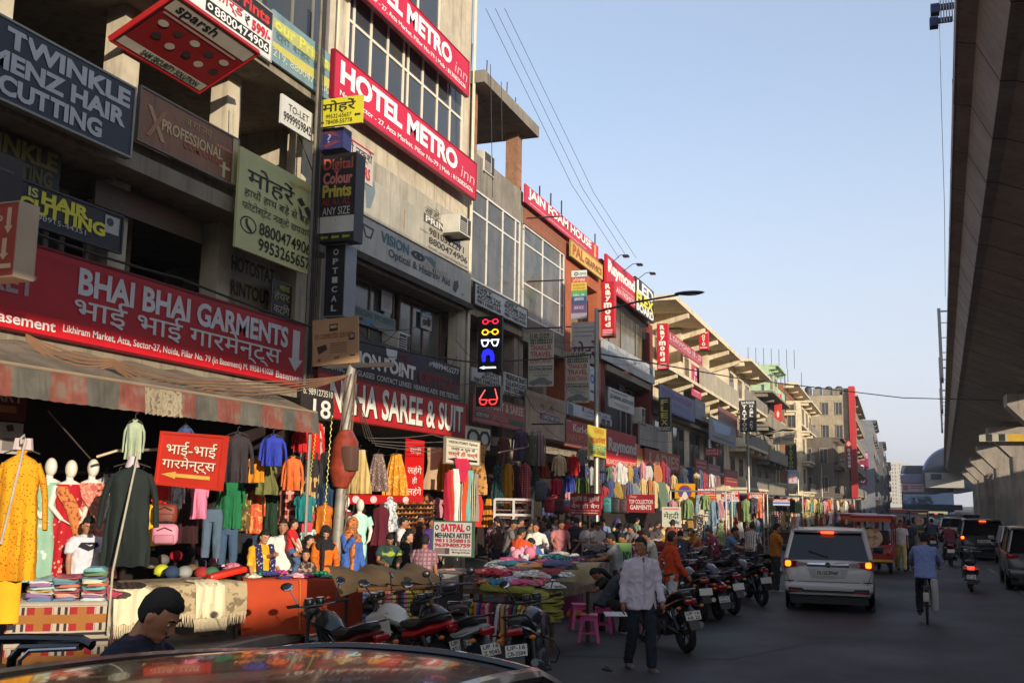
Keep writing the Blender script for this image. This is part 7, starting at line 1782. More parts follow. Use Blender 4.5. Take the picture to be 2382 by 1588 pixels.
# open door frame of a vehicle at the left edge, with the driver standing in it
dq = onZ(90,1490,1.5)
df = empty('open_vehicle', 'black vehicle with an open door frame at the bottom left corner', 'vehicle', (0,0,0))
b = MB(); P1, P2, P3, P4 = onY(-60,1488,3.6), onY(195,1490,3.6), onY(50,1500,3.58), onY(30,1600,3.55)
b.tube([onY(-80,1486,3.6), onY(60,1484,3.6), onY(190,1487,3.62), onY(215,1500,3.62)], .022, 8); b.tube([onY(20,1600,3.6), onY(28,1530,3.6), onY(50,1505,3.6), onY(190,1500,3.62)], .02, 8); b.build('door_frame', mat((14,14,15), rough=.25, coat=.6), df)
b = MB(); b.tube([onY(40,1600,3.57), onY(46,1535,3.57), onY(70,1512,3.57), onY(180,1507,3.59)], .010, 8); b.build('chrome_trim', chrm, df)
w0, w1, w2, w3 = onY(60,1600,3.66), onY(62,1530,3.66), onY(200,1516,3.68), onY(230,1600,3.68)
b = MB(); z0 = onY(-90,1486,3.9)
b.add([(z0.x-1.2,3.95,.3),(w3.x-.1,3.95,.3),(w3.x-.1,3.95,1.05),(z0.x-1.2,3.95,1.05),(z0.x-1.2,5.2,.3),(w3.x-.1,5.2,.3),(w3.x-.1,5.2,1.05),(z0.x-1.2,5.2,1.05)],[(0,1,2,3),(4,7,6,5),(0,4,5,1),(3,2,6,7),(1,5,6,2),(0,3,7,4)]); b.build('body', mat((20,20,22), rough=.3, coat=.5), df)
b = MB(); b.rbox(z0.x-.9,w3.x-.35,4.2,4.7,1.0,1.3,.1); b.build('seat', mat((120,84,40), rough=.8), df)
# --- three wheelers
def erick(label, loc, rz, c, group='three wheelers in the traffic'):
 r = empty('auto_rickshaw', label, 'auto rickshaw', loc, rz, group)
 m = mat(c, rough=.4, coat=.3, var=.1)
 b = MB(); b.rbox(-.60,.60,-1.35,.9,.35,.95,.06); b.loft([[(-.5,.9,.4),(.5,.9,.4),(.45,.9,1.0),(-.45,.9,1.0)],[(-.2,1.35,.45),(.2,1.35,.45),(.25,1.2,1.0),(-.25,1.2,1.0)]], smooth=False); b.build('body', m, r)
 b = MB(); b.rbox(-.66,.66,-1.45,1.1,1.78,1.90,.05); b.build('roof', m, r)
 b = MB(); b.box(-.60,.60,-1.47,-1.455,1.68,1.80); b.build('roof_board', mat((196,90,40), rough=.6), r)
 b = MB()
 for s in (-1,1):
  for y in (-1.35,-.3,1.0): b.tube([(s*.58,y,.9),(s*.60,y,1.8)], .025, 6)
 b.build('post', m, r)
 b = MB(); b.rbox(-.5,.5,-1.1,-.7,.95,1.4,.06); b.build('seat', mat((60,30,30), rough=.7), r)
 b = MB(); b.lathe([(0,-.04),(.30,-.04),(.32,.04),(0,.04)], (0,-1.42,1.15), 20, 0, 'y'); b.build('spare_cover', mat((196,170,140), rough=.6, kind='print', c2=(176,110,60), ps=6), r)
 b = MB(); b.box(-.62,.62,-1.40,-1.36,.40,.48); b.build('bumper', mat((196,150,30), rough=.5), r)
 for s in (-1,1):
  b = MB(); b.rbox(s*.5-.06,s*.5+.06,-1.40,-1.34,.62,.74,.02); b.build('tail_light', redl, r)
  wheel(r, -.85, .22, .11, x=s*.5)
 wheel(r, 1.15, .22, .11)
 return r
erick('red three wheeler with a round spare cover, right of the white van', rear_at(2038,1335,1.4), R(-3), (150,22,24))
erick('second red three wheeler just ahead of the first', rear_at(2000,1316,1.4), R(0), (140,24,22))
erick('third three wheeler far along the street before the station', rear_at(2140,1250,1.4), R(0), (60,70,70))
erick('distant red three wheeler near the end of the row', rear_at(2092,1246,1.4), R(0), (140,40,36))
# ------------------------------------------------------------------ stalls and tables
def tablef(name, label, L, Rr, Z, depth, drop, m, cat='stall table', jag=0.0, under=True, sag=.03, extra=None, fr=None):
 """table whose top front edge runs between two pixels at height Z, covered by a hanging cloth"""
 a, c = onZ(L[0], L[1], Z), onZ(Rr[0], Rr[1], Z)
 d = (c-a); d.z = 0; w = d.length; d.normalize()
 rz = math.atan2(d.y, d.x)
 r = empty(name, label, cat, (a.x, a.y, 0), rz)
 b = MB(); b.box(.02,w-.02,.02,depth,Z-.06,Z-.012); b.build('table_top', mat((110,84,58), rough=.8, kind='wood'), r)
 for x in (.08,w-.08):
  for y in (.08,depth-.08):
   q = MB(); q.box(x-.025,x+.025,y-.025,y+.025,.0,Z-.06); q.build('leg', mat((96,74,52), rough=.8, kind='wood'), r)
 b = MB(); n = int(w*10)+2; rows = []
 for j, (yy, zz) in enumerate(((depth,Z),(depth*.5,Z),(.0,Z+.004),(-.03,Z-.03),(-.05,Z-drop*.35),(-.045,Z-drop*.7),(-.05,Z-drop))):
  row = []
  for i in range(n+1):
   x = w*i/n
   wv = (.035*math.sin(x*9+j*.4)+.02*math.sin(x*21)) * (0 if j < 3 else (j-2)/4)
   zz2 = zz
   if j >= 4: zz2 -= (jag*abs(math.sin(x*2.3+1))*drop*.35)*(j-3)/3
   row.append((x, yy-wv, max(.02, zz2)))
  rows.append(row)
 b.loft(rows, closed=False, cap=False); cl = b.build('cover', m, r, 60)
 for s in (0, w):
  q = MB(); q.loft([[(s, .0, Z), (s, depth*.5, Z), (s, depth, Z)], [(s+(-.03 if s == 0 else .03), -.02, max(.05,Z-drop*.9)), (s+(-.03 if s == 0 else .03), depth*.5, max(.05,Z-drop)), (s+(-.03 if s == 0 else .03), depth, max(.05,Z-drop*.8))]], closed=False, cap=False); q.build('side_cover', m, r)
 r['w'] = w
 return r, a, d, w, rz
def on_table(t, x, y, Z):
 r, a, d, w, rz = t
 n_ = Vector((-d.y, d.x, 0))
 p = a + d*x + n_*y
 return Vector((p.x, p.y, Z))
ORD = ['first','second','third','fourth','fifth','sixth','seventh','eighth','ninth','tenth','eleventh','twelfth','thirteenth','fourteenth','fifteenth','sixteenth','seventeenth','eighteenth','nineteenth','twentieth','twenty-first','twenty-second','twenty-third','twenty-fourth','twenty-fifth','twenty-sixth','twenty-seventh','twenty-eighth','twenty-ninth','thirtieth']
PAL = [(90,160,160),(206,160,60),(190,60,70),(60,120,160),(214,120,140),(90,130,70),(216,200,150),(150,90,150),(206,90,50),(160,200,190),(220,216,206),(70,80,120),(200,170,40),(180,40,100),(110,60,60)]
def folded(label, pos, rz, w, d, h, c, group, pat=None):
 g = random.Random(int(pos.x*1000)+int(pos.z*991)+int(pos.y*517)); b = MB(); n = 20; rings = []
 for z, f in ((0,.92),(h*.25,1.0+g.uniform(-.04,.04)),(h*.7,1.0+g.uniform(-.05,.05)),(h*.95,.93),(h,.6)):
  rings.append([(w/2*f*(abs(math.cos(a))**.35)*(1 if math.cos(a) > 0 else -1)+g.uniform(-.008,.008), d/2*f*(abs(math.sin(a))**.35)*(1 if math.sin(a) > 0 else -1)+g.uniform(-.008,.008), z+g.uniform(-.004,.004)+.02*math.sin(a*2+w*9+pos.z*40)*(z/h)) for a in [2*PI*i/n+.01 for i in range(n)]])
 b.loft(rings)
 o = b.build('folded_cloth', cloth(c, *(pat or ()))); o.location = pos; o.rotation_euler = (0,0,rz)
 return tag(o, label, 'folded cloth', group)
def stack(tbl, x, y, z, n, w, d, where, group, pal=PAL, h=.045, seed=0):
 g = random.Random(seed); last = None
 for k in range(n):
  c = pal[g.randrange(len(pal))]
  while c == last: c = pal[g.randrange(len(pal))]
  last = c
  p = on_table(tbl, x+g.uniform(-.02,.02), y+g.uniform(-.02,.02), z)
  hh = h*g.uniform(.8,1.25)
  folded('%s folded cloth, %s from the bottom of %s' % (cname(c), ORD[k], where), p, tbl[4]+g.uniform(-.12,.12), w*g.uniform(.9,1.08), d*g.uniform(.9,1.05), hh, c, group)
  z += hh*.96
def crumple(label, pos, r3, c, group, seed, pat=None):
 from mathutils import noise as mn
 g = random.Random(seed); b = MB(); off = Vector((seed*3.1, seed*.7, 1))
 nu, nv = 30, 14; vs = []
 for i in range(nv+1):
  th = PI*i/nv
  for j in range(nu):
   ph = 2*PI*j/nu
   dd = Vector((math.sin(th)*math.cos(ph), math.sin(th)*math.sin(ph), math.cos(th)))
   f = 1 + .5*mn.noise(dd*1.6+off) + .42*(.35-abs(mn.noise(dd*3.2+off))) + .15*mn.noise(dd*7+off)
   z = dd.z*r3[2]*f
   vs.append((dd.x*r3[0]*f, dd.y*r3[1]*f, max(-r3[2]*.25, z)+r3[2]*.25))
 b.add(vs, [(i*nu+j,(i+1)*nu+j,(i+1)*nu+(j+1) % nu,i*nu+(j+1) % nu) for i in range(nv) for j in range(nu)], 0, True)
 o = b.build('crumpled_cloth', cloth(c, *(pat or ()))); o.location = pos; o.rotation_euler = (0,0,g.uniform(0,6))
 return tag(o, label, 'cloth', group)
def heap(tbl, x0, x1, y0, y1, Z, n, where, group, pal=PAL, r=.14, seed=1, zj=.12):
 g = random.Random(seed)
 for k in range(n):
  t = (k+.5)/n
  x = x0+(x1-x0)*t+g.uniform(-.06,.06); y = g.uniform(y0,y1); c = pal[g.randrange(len(pal))]
  p = on_table(tbl, x, y, Z+g.uniform(0,zj)*(y-y0)/max(.01,y1-y0))
  s = r*g.uniform(.7,1.25)
  pt = g.choice([None,None,('print',tuple(min(255,v+60) for v in c),14),('stripe',tuple(int(v*.5) for v in c),16)])
  crumple('%s crumpled cloth, %s from the left %s' % (cname(c), ORD[min(k,29)], where), p, (s*1.2,s*1.05,s*.40), c, group, seed*50+k, pt)
plaid = cloth((150,30,34),'plaid',(176,160,140),2.2)
T1 = tablef('stall_table','stall table under a red and white plaid cloth, stacked with folded clothes, at the left',(18,1402),(258,1398),.98,1.3,.75,plaid)
for i, (x, n) in enumerate(((.32,8),(.60,9),(.90,11),(1.22,9))):
 if x < T1[3]: stack(T1, x, .22, .985, n, .28, .34, ('the leftmost stack on the plaid table','the second stack on the plaid table','the third stack on the plaid table','the rightmost stack on the plaid table')[i], 'folded clothes on the plaid table', [(110,160,160),(196,160,90),(180,80,90),(90,120,150),(196,130,140),(110,130,90),(206,196,160),(140,100,140),(190,110,80),(170,196,190),(210,206,200),(80,90,120)], .033, i+3)
heap(T1, .2, 1.3, .55, .95, .98, 7, 'behind the stacks on the plaid table', 'cloths at the back of the plaid table', [(190,60,90),(60,40,40),(140,90,80),(206,100,120),(60,110,110)], .15, 2)
shawl = cloth((176,156,120),'print',(120,104,80),9)
T2 = tablef('stall_table','stall table draped with beige and cream fringed shawls',(260,1368),(572,1352),.96,1.2,.42,shawl,jag=.6)
b = MB(); g0 = random.Random(3)
for k in range(90):
 x = T2[3]*k/90; z0 = .56-.14*abs(math.sin(x*2.3+1))*.42
 b.tube([(x,-.07,z0+.02),(x+g0.uniform(-.01,.01),-.075,z0-.08),(x+g0.uniform(-.02,.02),-.07,z0-.16)], [.008,.006,.002], 4)
b.build('fringe', cloth((214,196,160)), T2[0])['kind'] = 'stuff'
for i, (x, w, lab) in enumerate(((.25,.5,'cream shawl with a tasselled end hanging at the left of the beige shawl table'),(1.45,.42,'second cream shawl with long tassels hanging near the middle of the shawl table'))):
 b = MB(); rows = []
 for j, (y, z) in enumerate(((.3,.985),(.0,.985),(-.08,.93),(-.10,.7),(-.10,.48))):
  rows.append([(w*(i_/12-.5)*(1+.05*j), y+.03*math.sin(i_*1.4+j), z+.02*math.sin(i_*2)) for i_ in range(13)])
 b.loft(rows, closed=False, cap=False)
 for i_ in range(26): b.tube([(w*1.2*(i_/25-.5),-.10,.48),(w*1.2*(i_/25-.5)+.01,-.11,.36),(w*1.15*(i_/25-.5),-.10,.30)], [.009,.008,.002], 4)
 o = b.build('shawl', cloth((222,206,170))); p = on_table(T2, x, 0, 0); o.location = p; o.rotation_euler = (0,0,T2[4]); tag(o, lab, 'shawl', 'cream shawls on the shawl table')
def cap(label, px, py, X_, c, brim=True):
 p = onZ(px, py, X_)
 b = MB(); b.ell((0,0,0), (.12,.135,.10), nu=18, nv=10)
 b.loft([[(.085*math.cos(a),-.09-.075*math.sin(a),-.03+dz) for a in [PI*i/8 for i in range(9)]]+[(-.085,-.04,-.03+dz),(.085,-.04,-.03+dz)] for dz in (0,.012)])
 b.ell((0,0,.085), (.012,.012,.008))
 o = b.build('cap', cloth(c)); o.location = p; o.rotation_euler = (R(8),0,view_az(px)+rng.uniform(-.5,.5)); return tag(o, label, 'cap', 'caps on the shawl table')
for (px, py, z, c, lab) in ((410,1292,1.12,(206,24,40),'bright red cap at the front of the caps'),(474,1280,1.16,(226,50,90),'hot pink cap standing highest among the caps'),(440,1284,1.14,(36,36,40),'black cap between the red and the pink ones'),(378,1302,1.08,(110,100,96),'grey cap left of the red one'),(352,1308,1.06,(150,130,110),'beige cap at the left end of the caps'),(400,1330,1.02,(40,60,90),'blue cap lying low in front of the red one'),(376,1326,1.02,(196,200,50),'lime yellow cap in the front row'),(430,1330,1.01,(150,150,146),'pale grey cap in the front row'),(446,1326,1.02,(120,90,60),'brown cap in the front row'),(470,1332,1.01,(160,40,40),'dark red cap in the front row'),(466,1312,1.05,(60,56,70),'dark blue grey cap under the pink one'),(492,1332,1.01,(60,110,80),'green and white cap at the right end')):
 cap(lab, px, py, z, c)
pk = MB(); pk.rbox(-.32,.32,-.1,.1,0,.1,.04)
pk = pk.build('parcel', mat((214,44,24), rough=.35, var=.1)); p = onZ(528,1340,1.0); pk.location = p; pk.rotation_euler = (0,R(-10),T2[4]); tag(pk, 'long orange red wrapped parcel at the right end of the shawl table', 'parcel')
for i, (px, py, c) in enumerate(((498,1312,(226,150,170)),(520,1316,(226,200,206)),(545,1322,(206,120,140)))):
 crumple(('pink plastic wrapped cloth above the orange red parcel','white plastic wrapped cloth beside the pink one','rose plastic wrapped cloth next to the woman in yellow')[i], onZ(px,py,1.05), (.14,.1,.07), c, 'wrapped cloths by the parcel', 70+i)
orc = cloth((176,62,22))
T3 = tablef('stall_table','stall table covered by a plain orange brown cloth hanging to the ground',(566,1348),(868,1346),.95,.8,.82,orc)
heap(T3, .1, 1.75, .12, .62, .95, 13, 'on the orange cloth table', 'cloths on the orange cloth table', [(60,60,130),(30,150,100),(220,60,140),(226,170,180),(206,200,60),(40,40,70),(214,40,110),(110,170,150),(220,214,200)], .12, 5, .1)
b = MB(); b.tube([(.85,-.075,.95),(.87,-.075,.5),(.88,-.07,.2)], .006, 5); b.build('cord', mat((206,150,60), rough=.6), T3[0])
# brown tarpaulin and the tie cart
T4 = tablef('tie_cart','wooden cart hung with rows of striped ties and belts under a brown tarpaulin',(842,1360),(1002,1356),.98,1.0,.10,cloth((84,66,40)), cat='cart')
b = MB(); rows = []
w4 = T4[3]
for j, (y, z) in enumerate(((.9,1.16),(.5,1.15),(.1,1.08),(-.10,.98))):
 rows.append([(-.35+(w4+.55)*i/14, y+.02*math.sin(i*1.7), z+.03*math.sin(i*1.1+j)+.05*abs(math.sin(i*.55+.6))-.02*(i%3)-(.18 if i < 3 and j > 1 else 0)*(3-i)/3) for i in range(15)])
b.loft(rows, closed=False, cap=False); b.build('tarpaulin', mat((104,82,52), rough=.85, var=.25, scale=2, bump=.4), T4[0])
b = MB()
for (x0_, x1_) in ((.28,.36),(.98,1.22)): b.tube([(x0_-.22,-.14,.08),(x0_+.10,-.12,.98)], .035, 6)
b.tube([(-.1,-.1,.92),(w4,-.1,.94)], .035, 6); b.build('beam', mat((130,88,48), rough=.8, kind='wood'), T4[0])
g0 = random.Random(11); TP = [(196,60,40),(214,160,60),(226,216,196),(60,50,60),(206,190,70),(150,40,50),(226,120,60),(90,110,150),(190,206,120),(210,130,140)]
for k in range(26):
 x = -.02+w4*1.0*k/26; c = TP[g0.randrange(len(TP))]; wv = g0.uniform(-.02,.02)
 b = MB(); b.loft([[(-.022+wv*t,-.012,-.5*t*1.0),(.022+wv*t,-.012,-.5*t),(.022+wv*t,.004,-.5*t),(-.022+wv*t,.004,-.5*t)] for t in (0,.3,.7,1,1.25)], smooth=False)
 o = b.build('tie', cloth(c, 'hstripe', tuple(int(v*.45) for v in c), 16)); o.location = on_table(T4, x, -.16-.02*(k % 2), .90); o.rotation_euler = (0,0,T4[4])
 tag(o, '%s striped tie, %s from the left on the tie cart' % (cname(c), ORD[k]), 'tie', 'ties hung on the cart')
b = MB(); rows = []
for j, z in enumerate((1.0,.8,.5,.25)):
 rows.append([(.36*i/16, -.02+.03*math.sin(i*2.2+j*1.3), z) for i in range(17)])
b.loft(rows, closed=False, cap=False)
o = b.build('bead_strings', cloth((70,50,56),'dots',(206,196,190),60)); o.location = on_table(T4, w4+.03, -.15, 0); o.rotation_euler = (0,0,T4[4]); tag(o, 'dense curtain of white and dark bead strings right of the ties', 'bead strings')
# mehandi counter
T5 = tablef('mehandi_counter','mehandi counter with a white lettered front panel beside the bead strings',(1000,1326),(1078,1330),1.0,.9,.03,cloth((120,110,100)), cat='counter')
w5 = T5[3]
o = sign('counter_panel','x',(0,-.06,.12),0,w5*.9,.84,(176,172,162),[('t','MEHANDI',-.30+.35,.22,.62,.44,(40,40,44),.03),('t','MEH',.66,.24,.98,.42,(40,40,44),.03),('t','ARTIST',.05,.48,.36,.56,(40,40,44),.02),('r',.06,.62,.28,.92,(110,70,70)),('r',.34,.62,.6,.92,(90,60,66)),('r',.66,.62,.92,.92,(120,90,90))], thick=.02)
for k_ in ('label','category'): del o[k_]
o.parent = T5[0]
crumple('open magazine with red print lying on the mehandi counter', on_table(T5,.18,.3,1.0), (.14,.1,.02), (206,150,140), None, 91)
bsign('hanging_sign','white mehandi artist board with green frame and pink phone numbers above the counter',-7.0,(1009,1210,1288),(1099,1217,1295),(200,196,186),
      [('t','SATPAL',.19,.05,.80,.29,(190,30,60),.03),('t','MEHANDI ARTIST',.04,.32,.97,.48,(46,56,60),.015),('t','9811358815',.04,.50,.96,.61,(176,36,70),.02),('t','9639405759',.04,.63,.96,.75,(176,36,70),.02),('c',.09,.17,.05,.08,.6,(60,56,56)),('c',.9,.17,.05,.08,.6,(60,56,56)),('r',.03,.78,.30,.96,(130,110,110)),('r',.3,.78,.42,.96,(80,70,76)),('t','We Also Take Order For',.47,.79,.97,.85,(90,84,84)),('t','Marriage & Parties',.5,.87,.95,.94,(70,66,66),.01)], frame=(80,110,84), Y=16.6)
# clothes table beside it
T6 = tablef('stall_table','stall table heaped with bright clothes, more clothes hanging on a rail below',(1082,1360),(1290,1372),.92,1.6,.12,cloth((96,76,60),'print',(120,100,60),8))
w6 = T6[3]
BP = [(190,60,90),(206,190,180),(150,60,60),(60,120,140),(214,150,90),(206,90,130),(120,110,90),(176,170,190),(160,40,60),(200,200,190),(90,90,130),(196,120,130)]
heap(T6, .05, w6*.95, .1, .45, .94, 16, 'in the front row of the heaped table', 'clothes in the front row of the heaped table', BP, .15, 8, .05)
heap(T6, .0, w6*.9, .55, .95, 1.04, 15, 'in the middle row of the heaped table', 'clothes in the middle row of the heaped table', BP, .17, 9, .08)
heap(T6, -.1, w6*.8, 1.0, 1.5, 1.14, 14, 'in the back row of the heaped table', 'clothes in the back row of the heaped table', BP, .19, 10, .14)
b = MB(); b.tube([(-.05,-.12,.70),(w6*.78,-.12,.70)], .014, 6); b.build('rail', blk, T6[0])
g0 = random.Random(21); HP_ = [(150,150,146),(120,30,50),(50,90,84),(176,160,60),(190,110,40),(50,70,150),(200,60,60),(226,150,160),(110,20,50),(60,60,66),(206,196,186),(190,140,90)]
for k in range(17):
 c = HP_[k % len(HP_)]; x = .0+w6*.76*k/17
 b = MB(); b.loft([[(-.025,-.09*f,-z),(.025,-.09*f,-z),(.028,.14*f,-z),(-.028,.14*f,-z)] for z, f in ((0,.1),(.04,.8),(.2,1),(.42,1.05),(.55+.06*g0.random(),1.1))], smooth=True)
 o = b.build('hung_garment', cloth(c, 'hstripe' if k % 3 == 0 else 'plain', tuple(int(v*.6) for v in c), 10)); o.location = on_table(T6, x, -.12, .69); o.rotation_euler = (0,g0.uniform(-.1,.1),T6[4]+g0.uniform(-.2,.2))
 tag(o, '%s garment, %s from the left on the low rail of the heaped table' % (cname(c), ORD[k]), 'garment', 'garments on the low rail')
# stacks of yellow wrapped packs
for k in range(9):
 c = (150,146,50) if k % 3 else (140,126,66)
 folded('%s wrapped yellow pack, %s from the bottom of the pile at the table end' % ('bright' if k % 3 else 'dull', ORD[k]), on_table(T6, w6*.90+.02*(k%2), .0+.03*(k%3), .46+.048*k), T6[4]+.06*(k%3-1), .44, .32, .05, c, 'yellow packs at the table end')
for k in range(3): folded('yellow green pack lying in the row along the table edge, %s from the left' % ORD[k], on_table(T6, w6*(.32+.17*k), -.02, .86), T6[4], .36, .2, .08, (146,146,60), 'yellow packs along the table edge')
for i, (px, py, z, c, rr) in enumerate(((1203,1292,1.2,(220,150,170),.13),(1220,1300,1.15,(206,206,206),.08),(1232,1286,1.22,(214,120,140),.12))):
 b = MB(); b.ell((0,0,0),(rr,rr*.8,rr),nu=14,nv=10); b.ell((-rr*.7,0,rr*.85),(rr*.4,rr*.3,rr*.45)); b.ell((rr*.7,0,rr*.85),(rr*.4,rr*.3,rr*.45)); b.ell((0,-rr*.7,-rr*.2),(rr*.4,rr*.3,rr*.3))
 o = b.build('soft_toy', cloth(c)); p = onZ(px,py,z); o.location = p; tag(o, ['large pale pink soft toy on the heaped table','small white soft toy between the pink ones','rose pink soft toy near the man in the white shirt'][i], 'soft toy', 'soft toys on the heaped table')
bp = MB(); bp.rbox(-.3,.3,-.15,.15,0,.62,.08)
o = bp.build('printed_bag', mat((120,30,90), rough=.5, kind='print', c2=(206,140,40), ps=4)); p = on_ground(1320,1432); o.location = p; o.rotation_euler = (0,0,.3); tag(o, 'big purple and orange printed bag standing by the end of the heaped table', 'bag')
T7 = tablef('stall_table','stall table with a torn cream cloth and grey draped end, right of the yellow packs',(1284,1318),(1420,1308),1.0,1.2,.34,cloth((176,160,120)), jag=1.0)
for i, x in enumerate((.2,.55,.95)): stack(T7, x, .25, 1.0, (5,6,5)[i], .3, .34, ('the left torn-cloth table stack','the rainbow torn-cloth table stack','the right torn-cloth table stack')[i], 'folded clothes on the torn cloth table', [(206,120,50),(214,196,60),(90,170,90),(80,140,190),(206,140,160),(220,210,200)] if i == 1 else PAL, .04, 31+i)
heap(T7, .3, T7[3], .5, 1.1, 1.0, 10, 'at the back of the torn cloth table', 'cloths at the back of the torn cloth table', [(60,60,70),(206,190,150),(90,70,90),(110,40,50),(180,180,176)], .15, 33)
b = MB(); b.loft([[(.5*i/10-.25, -.06+.03*math.sin(i*2.0), z) for i in range(11)] for z in (1.02,.8,.62)], closed=False, cap=False); o = b.build('grey_drape', cloth((120,112,112),'stripe',(150,140,146),6)); o.location = on_table(T7, T7[3]-.25, -.02, 0); o.rotation_euler = (0,0,T7[4]); tag(o, 'grey striped cloth draped over the right end of the torn cloth table', 'cloth')
T8 = tablef('stall_table','stall table of dark heaped clothes behind the walking man',(1436,1300),(1530,1296),1.0,1.3,.3,cloth((70,60,56)))
heap(T8, 0, T8[3], .1, .5, 1.0, 9, 'in the front of the dark heap table', 'clothes on the dark heap table', [(40,40,44),(70,60,80),(110,100,96),(60,66,80),(120,60,60)], .18, 61)
heap(T8, 0, T8[3], .7, 1.2, 1.12, 9, 'in the back of the dark heap table', 'clothes on the dark heap table', [(40,40,44),(90,60,70),(150,140,130),(60,66,80),(180,176,170)], .2, 62)
T9 = tablef('stall_table','stall table of bright goods left of the first far market stall',(1545,1262),(1640,1258),1.0,1.3,.5,cloth((120,40,50)))
heap(T9, 0, T9[3], .1, .9, 1.0, 12, 'on the bright goods table', 'cloths on the bright goods table', [(206,160,60),(190,50,70),(200,196,190),(80,150,150),(120,80,50)], .2, 63)
lg = random.Random(31); b = MB(); LM = [mat((190,186,176), rough=.8), mat((120,90,60), rough=.9), mat((60,80,110), rough=.8), mat((40,38,36), rough=.9)]
for k in range(420):
 x = -8.7+abs(lg.gauss(0,1))*1.5; y = lg.uniform(9,70); s_ = lg.uniform(.015,.06); a = lg.uniform(0,6)
 b.add([(x+s_*math.cos(a),y+s_*math.sin(a),.008),(x-s_*math.sin(a),y+s_*math.cos(a),.014),(x-s_*math.cos(a),y-s_*math.sin(a),.008),(x+s_*.7*math.sin(a),y-s_*.7*math.cos(a),.02)],[(0,1,2,3)],lg.randrange(4))
tag(b.build('litter', LM), kind='stuff')
fp = onZ(1445,1425,0)
bsign('standee','tall mehandi artist standee with green top and photo squares beside the walking man',-5.0,(1419,1262,1424),(1468,1262,1424),(196,190,184),[('r',0,0,1,.36,(150,196,110)),('t','SATPAL',.08,.02,.5,.08,(150,120,40),.02),('t','MEHANDI',.06,.12,1.0,.26,(30,80,90),.025),('t','ARTIST',.36,.27,.95,.35,(176,50,60),.02),('r',.06,.38,.92,.54,(190,150,156)),('r',.06,.57,.92,.74,(176,140,140)),('r',.06,.77,.92,.98,(150,60,70)),('c',.3,.46,.1,.05,0,(140,40,50)),('c',.6,.65,.2,.05,.5,(120,60,60))], Y=fp.y)
bsign('market_sign','dark red bangles and bags board with white Hindi lettering over the crowd',-8.6,(1326,1146,1194),(1398,1148,1200),(140,14,24),[('t','चूड़ियाँ ही चूड़ियाँ',.05,.12,.95,.42,(226,196,190),.012),('t','बैग ही बैग',.05,.46,.95,.72,(226,196,190),.014),('t','Bags, Cosmetics, Bangles',.05,.75,.95,.83,(220,180,176)),arrow(.04,.85,.16,.96,(220,180,176),'l'),('r',.18,.89,.9,.92,(220,180,176))], thick=.04, Y=29)
bsign('market_sign','dark red garments board with white capitals right of the bangles board',-8.0,(1458,1149,1190),(1522,1150,1193),(150,24,30),[('t','TOP COLLECTION',.08,.28,.95,.52,(226,190,186),.02),('t','GARMENTS',.12,.58,.9,.84,(226,190,186),.025),('t','Deep',.1,.05,.35,.22,(226,190,186),0,.3)], thick=.04, Y=30)
fsign('banner','yellow bangles banner with red Hindi and a green strip tied to the street light pole',-8.8,(1368,990,1060),(1410,995,1064),(206,184,60),[('t','कंगन',.3,.04,.85,.24,(206,120,40),.02),('t','चूड़ियाँ',.12,.34,.95,.58,(196,40,40),.02),('r',.05,.62,.97,.78,(80,140,110)),('t','COSMETIC',.1,.64,.92,.76,(206,200,110),.02),('t','AND OTHERS',.1,.80,.95,.93,(80,110,70),.02)], thick=.02)
bsign('market_sign','white board with green Hindi mehandi lettering behind the men at the stalls',-6.4,(1540,1176,1222),(1584,1181,1228),(206,206,186),[('t','मेंहदी',.1,.24,.9,.62,(40,90,70),.015),('t','आर्टिस्ट',.35,.66,.95,.9,(40,50,60),.01),('r',.1,.06,.9,.14,(206,130,130))], thick=.04, Y=33)
bsign('traffic_sign','tall yellow board with a red ringed blue disc over the far stalls',-7.0,(1570,1124,1198),(1617,1124,1200),(214,156,16),[('c',.5,.27,.34,.22,0,(170,26,40)),('c',.5,.27,.27,.17,0,(60,70,150)),('p',[(.34,.42),(.44,.26),(.56,.26),(.66,.42),(.55,.5),(.44,.5)],(214,200,190)),('r',.12,.55,.88,.63,(206,90,30)),('r',.12,.68,.88,.76,(226,190,70)),('r',.1,.82,.9,.95,(220,190,90))], thick=.05, Y=36)
MS = [(1622,1136,1166,1666,'red and orange board reading PREETI over the far stalls',[('r',0,0,1,.34,(200,30,40)),('t','PREETI',.05,.04,.95,.32,WH,.03),('r',.05,.45,.95,.52,(226,190,150)),('r',0,.62,1,.72,(214,120,30)),('r',0,.86,1,1,(206,110,40))],(206,60,46),40),
      (1677,1142,1166,1719,'red mobile repair board beside the lettered red and orange one',[('t','ALL MOBILE',.05,.04,.95,.28,WH,.025),('t','REPAIR &',.2,.31,.8,.5,WH,.025),('t','ACCESSORIES',.05,.54,.95,.7,WH,.02),('r',0,.74,1,1,(190,190,200)),('r',.3,.78,.5,.96,(60,80,170))],(200,20,34),42),
      (1740,1144,1168,1778,'orange red garments board right of the mobile repair board',[('t','MUSKAN',.15,.06,.85,.34,WH,.025),('t','GARMENTS',.08,.38,.92,.62,WH,.025),('r',0,.7,1,.78,(226,170,60)),('r',0,.88,1,.94,(226,170,60))],(214,70,40),44),
      (1798,1160,1175,1837,'low blue and white striped board in front of the poster pole',[('r',0,.0,1,.3,(180,60,70)),('r',0,.5,1,.7,(50,80,170)),('t','MOBILE COVER',.1,.08,.9,.26,WH,.02)],(206,206,214),48)]
for (x0_, yt, yb, x1_, lab, its, c, Y) in MS:
 bsign('market_sign', lab, -7, (x0_,yt,yb), (x1_,yt,yb), c, its, thick=.04, Y=Y)
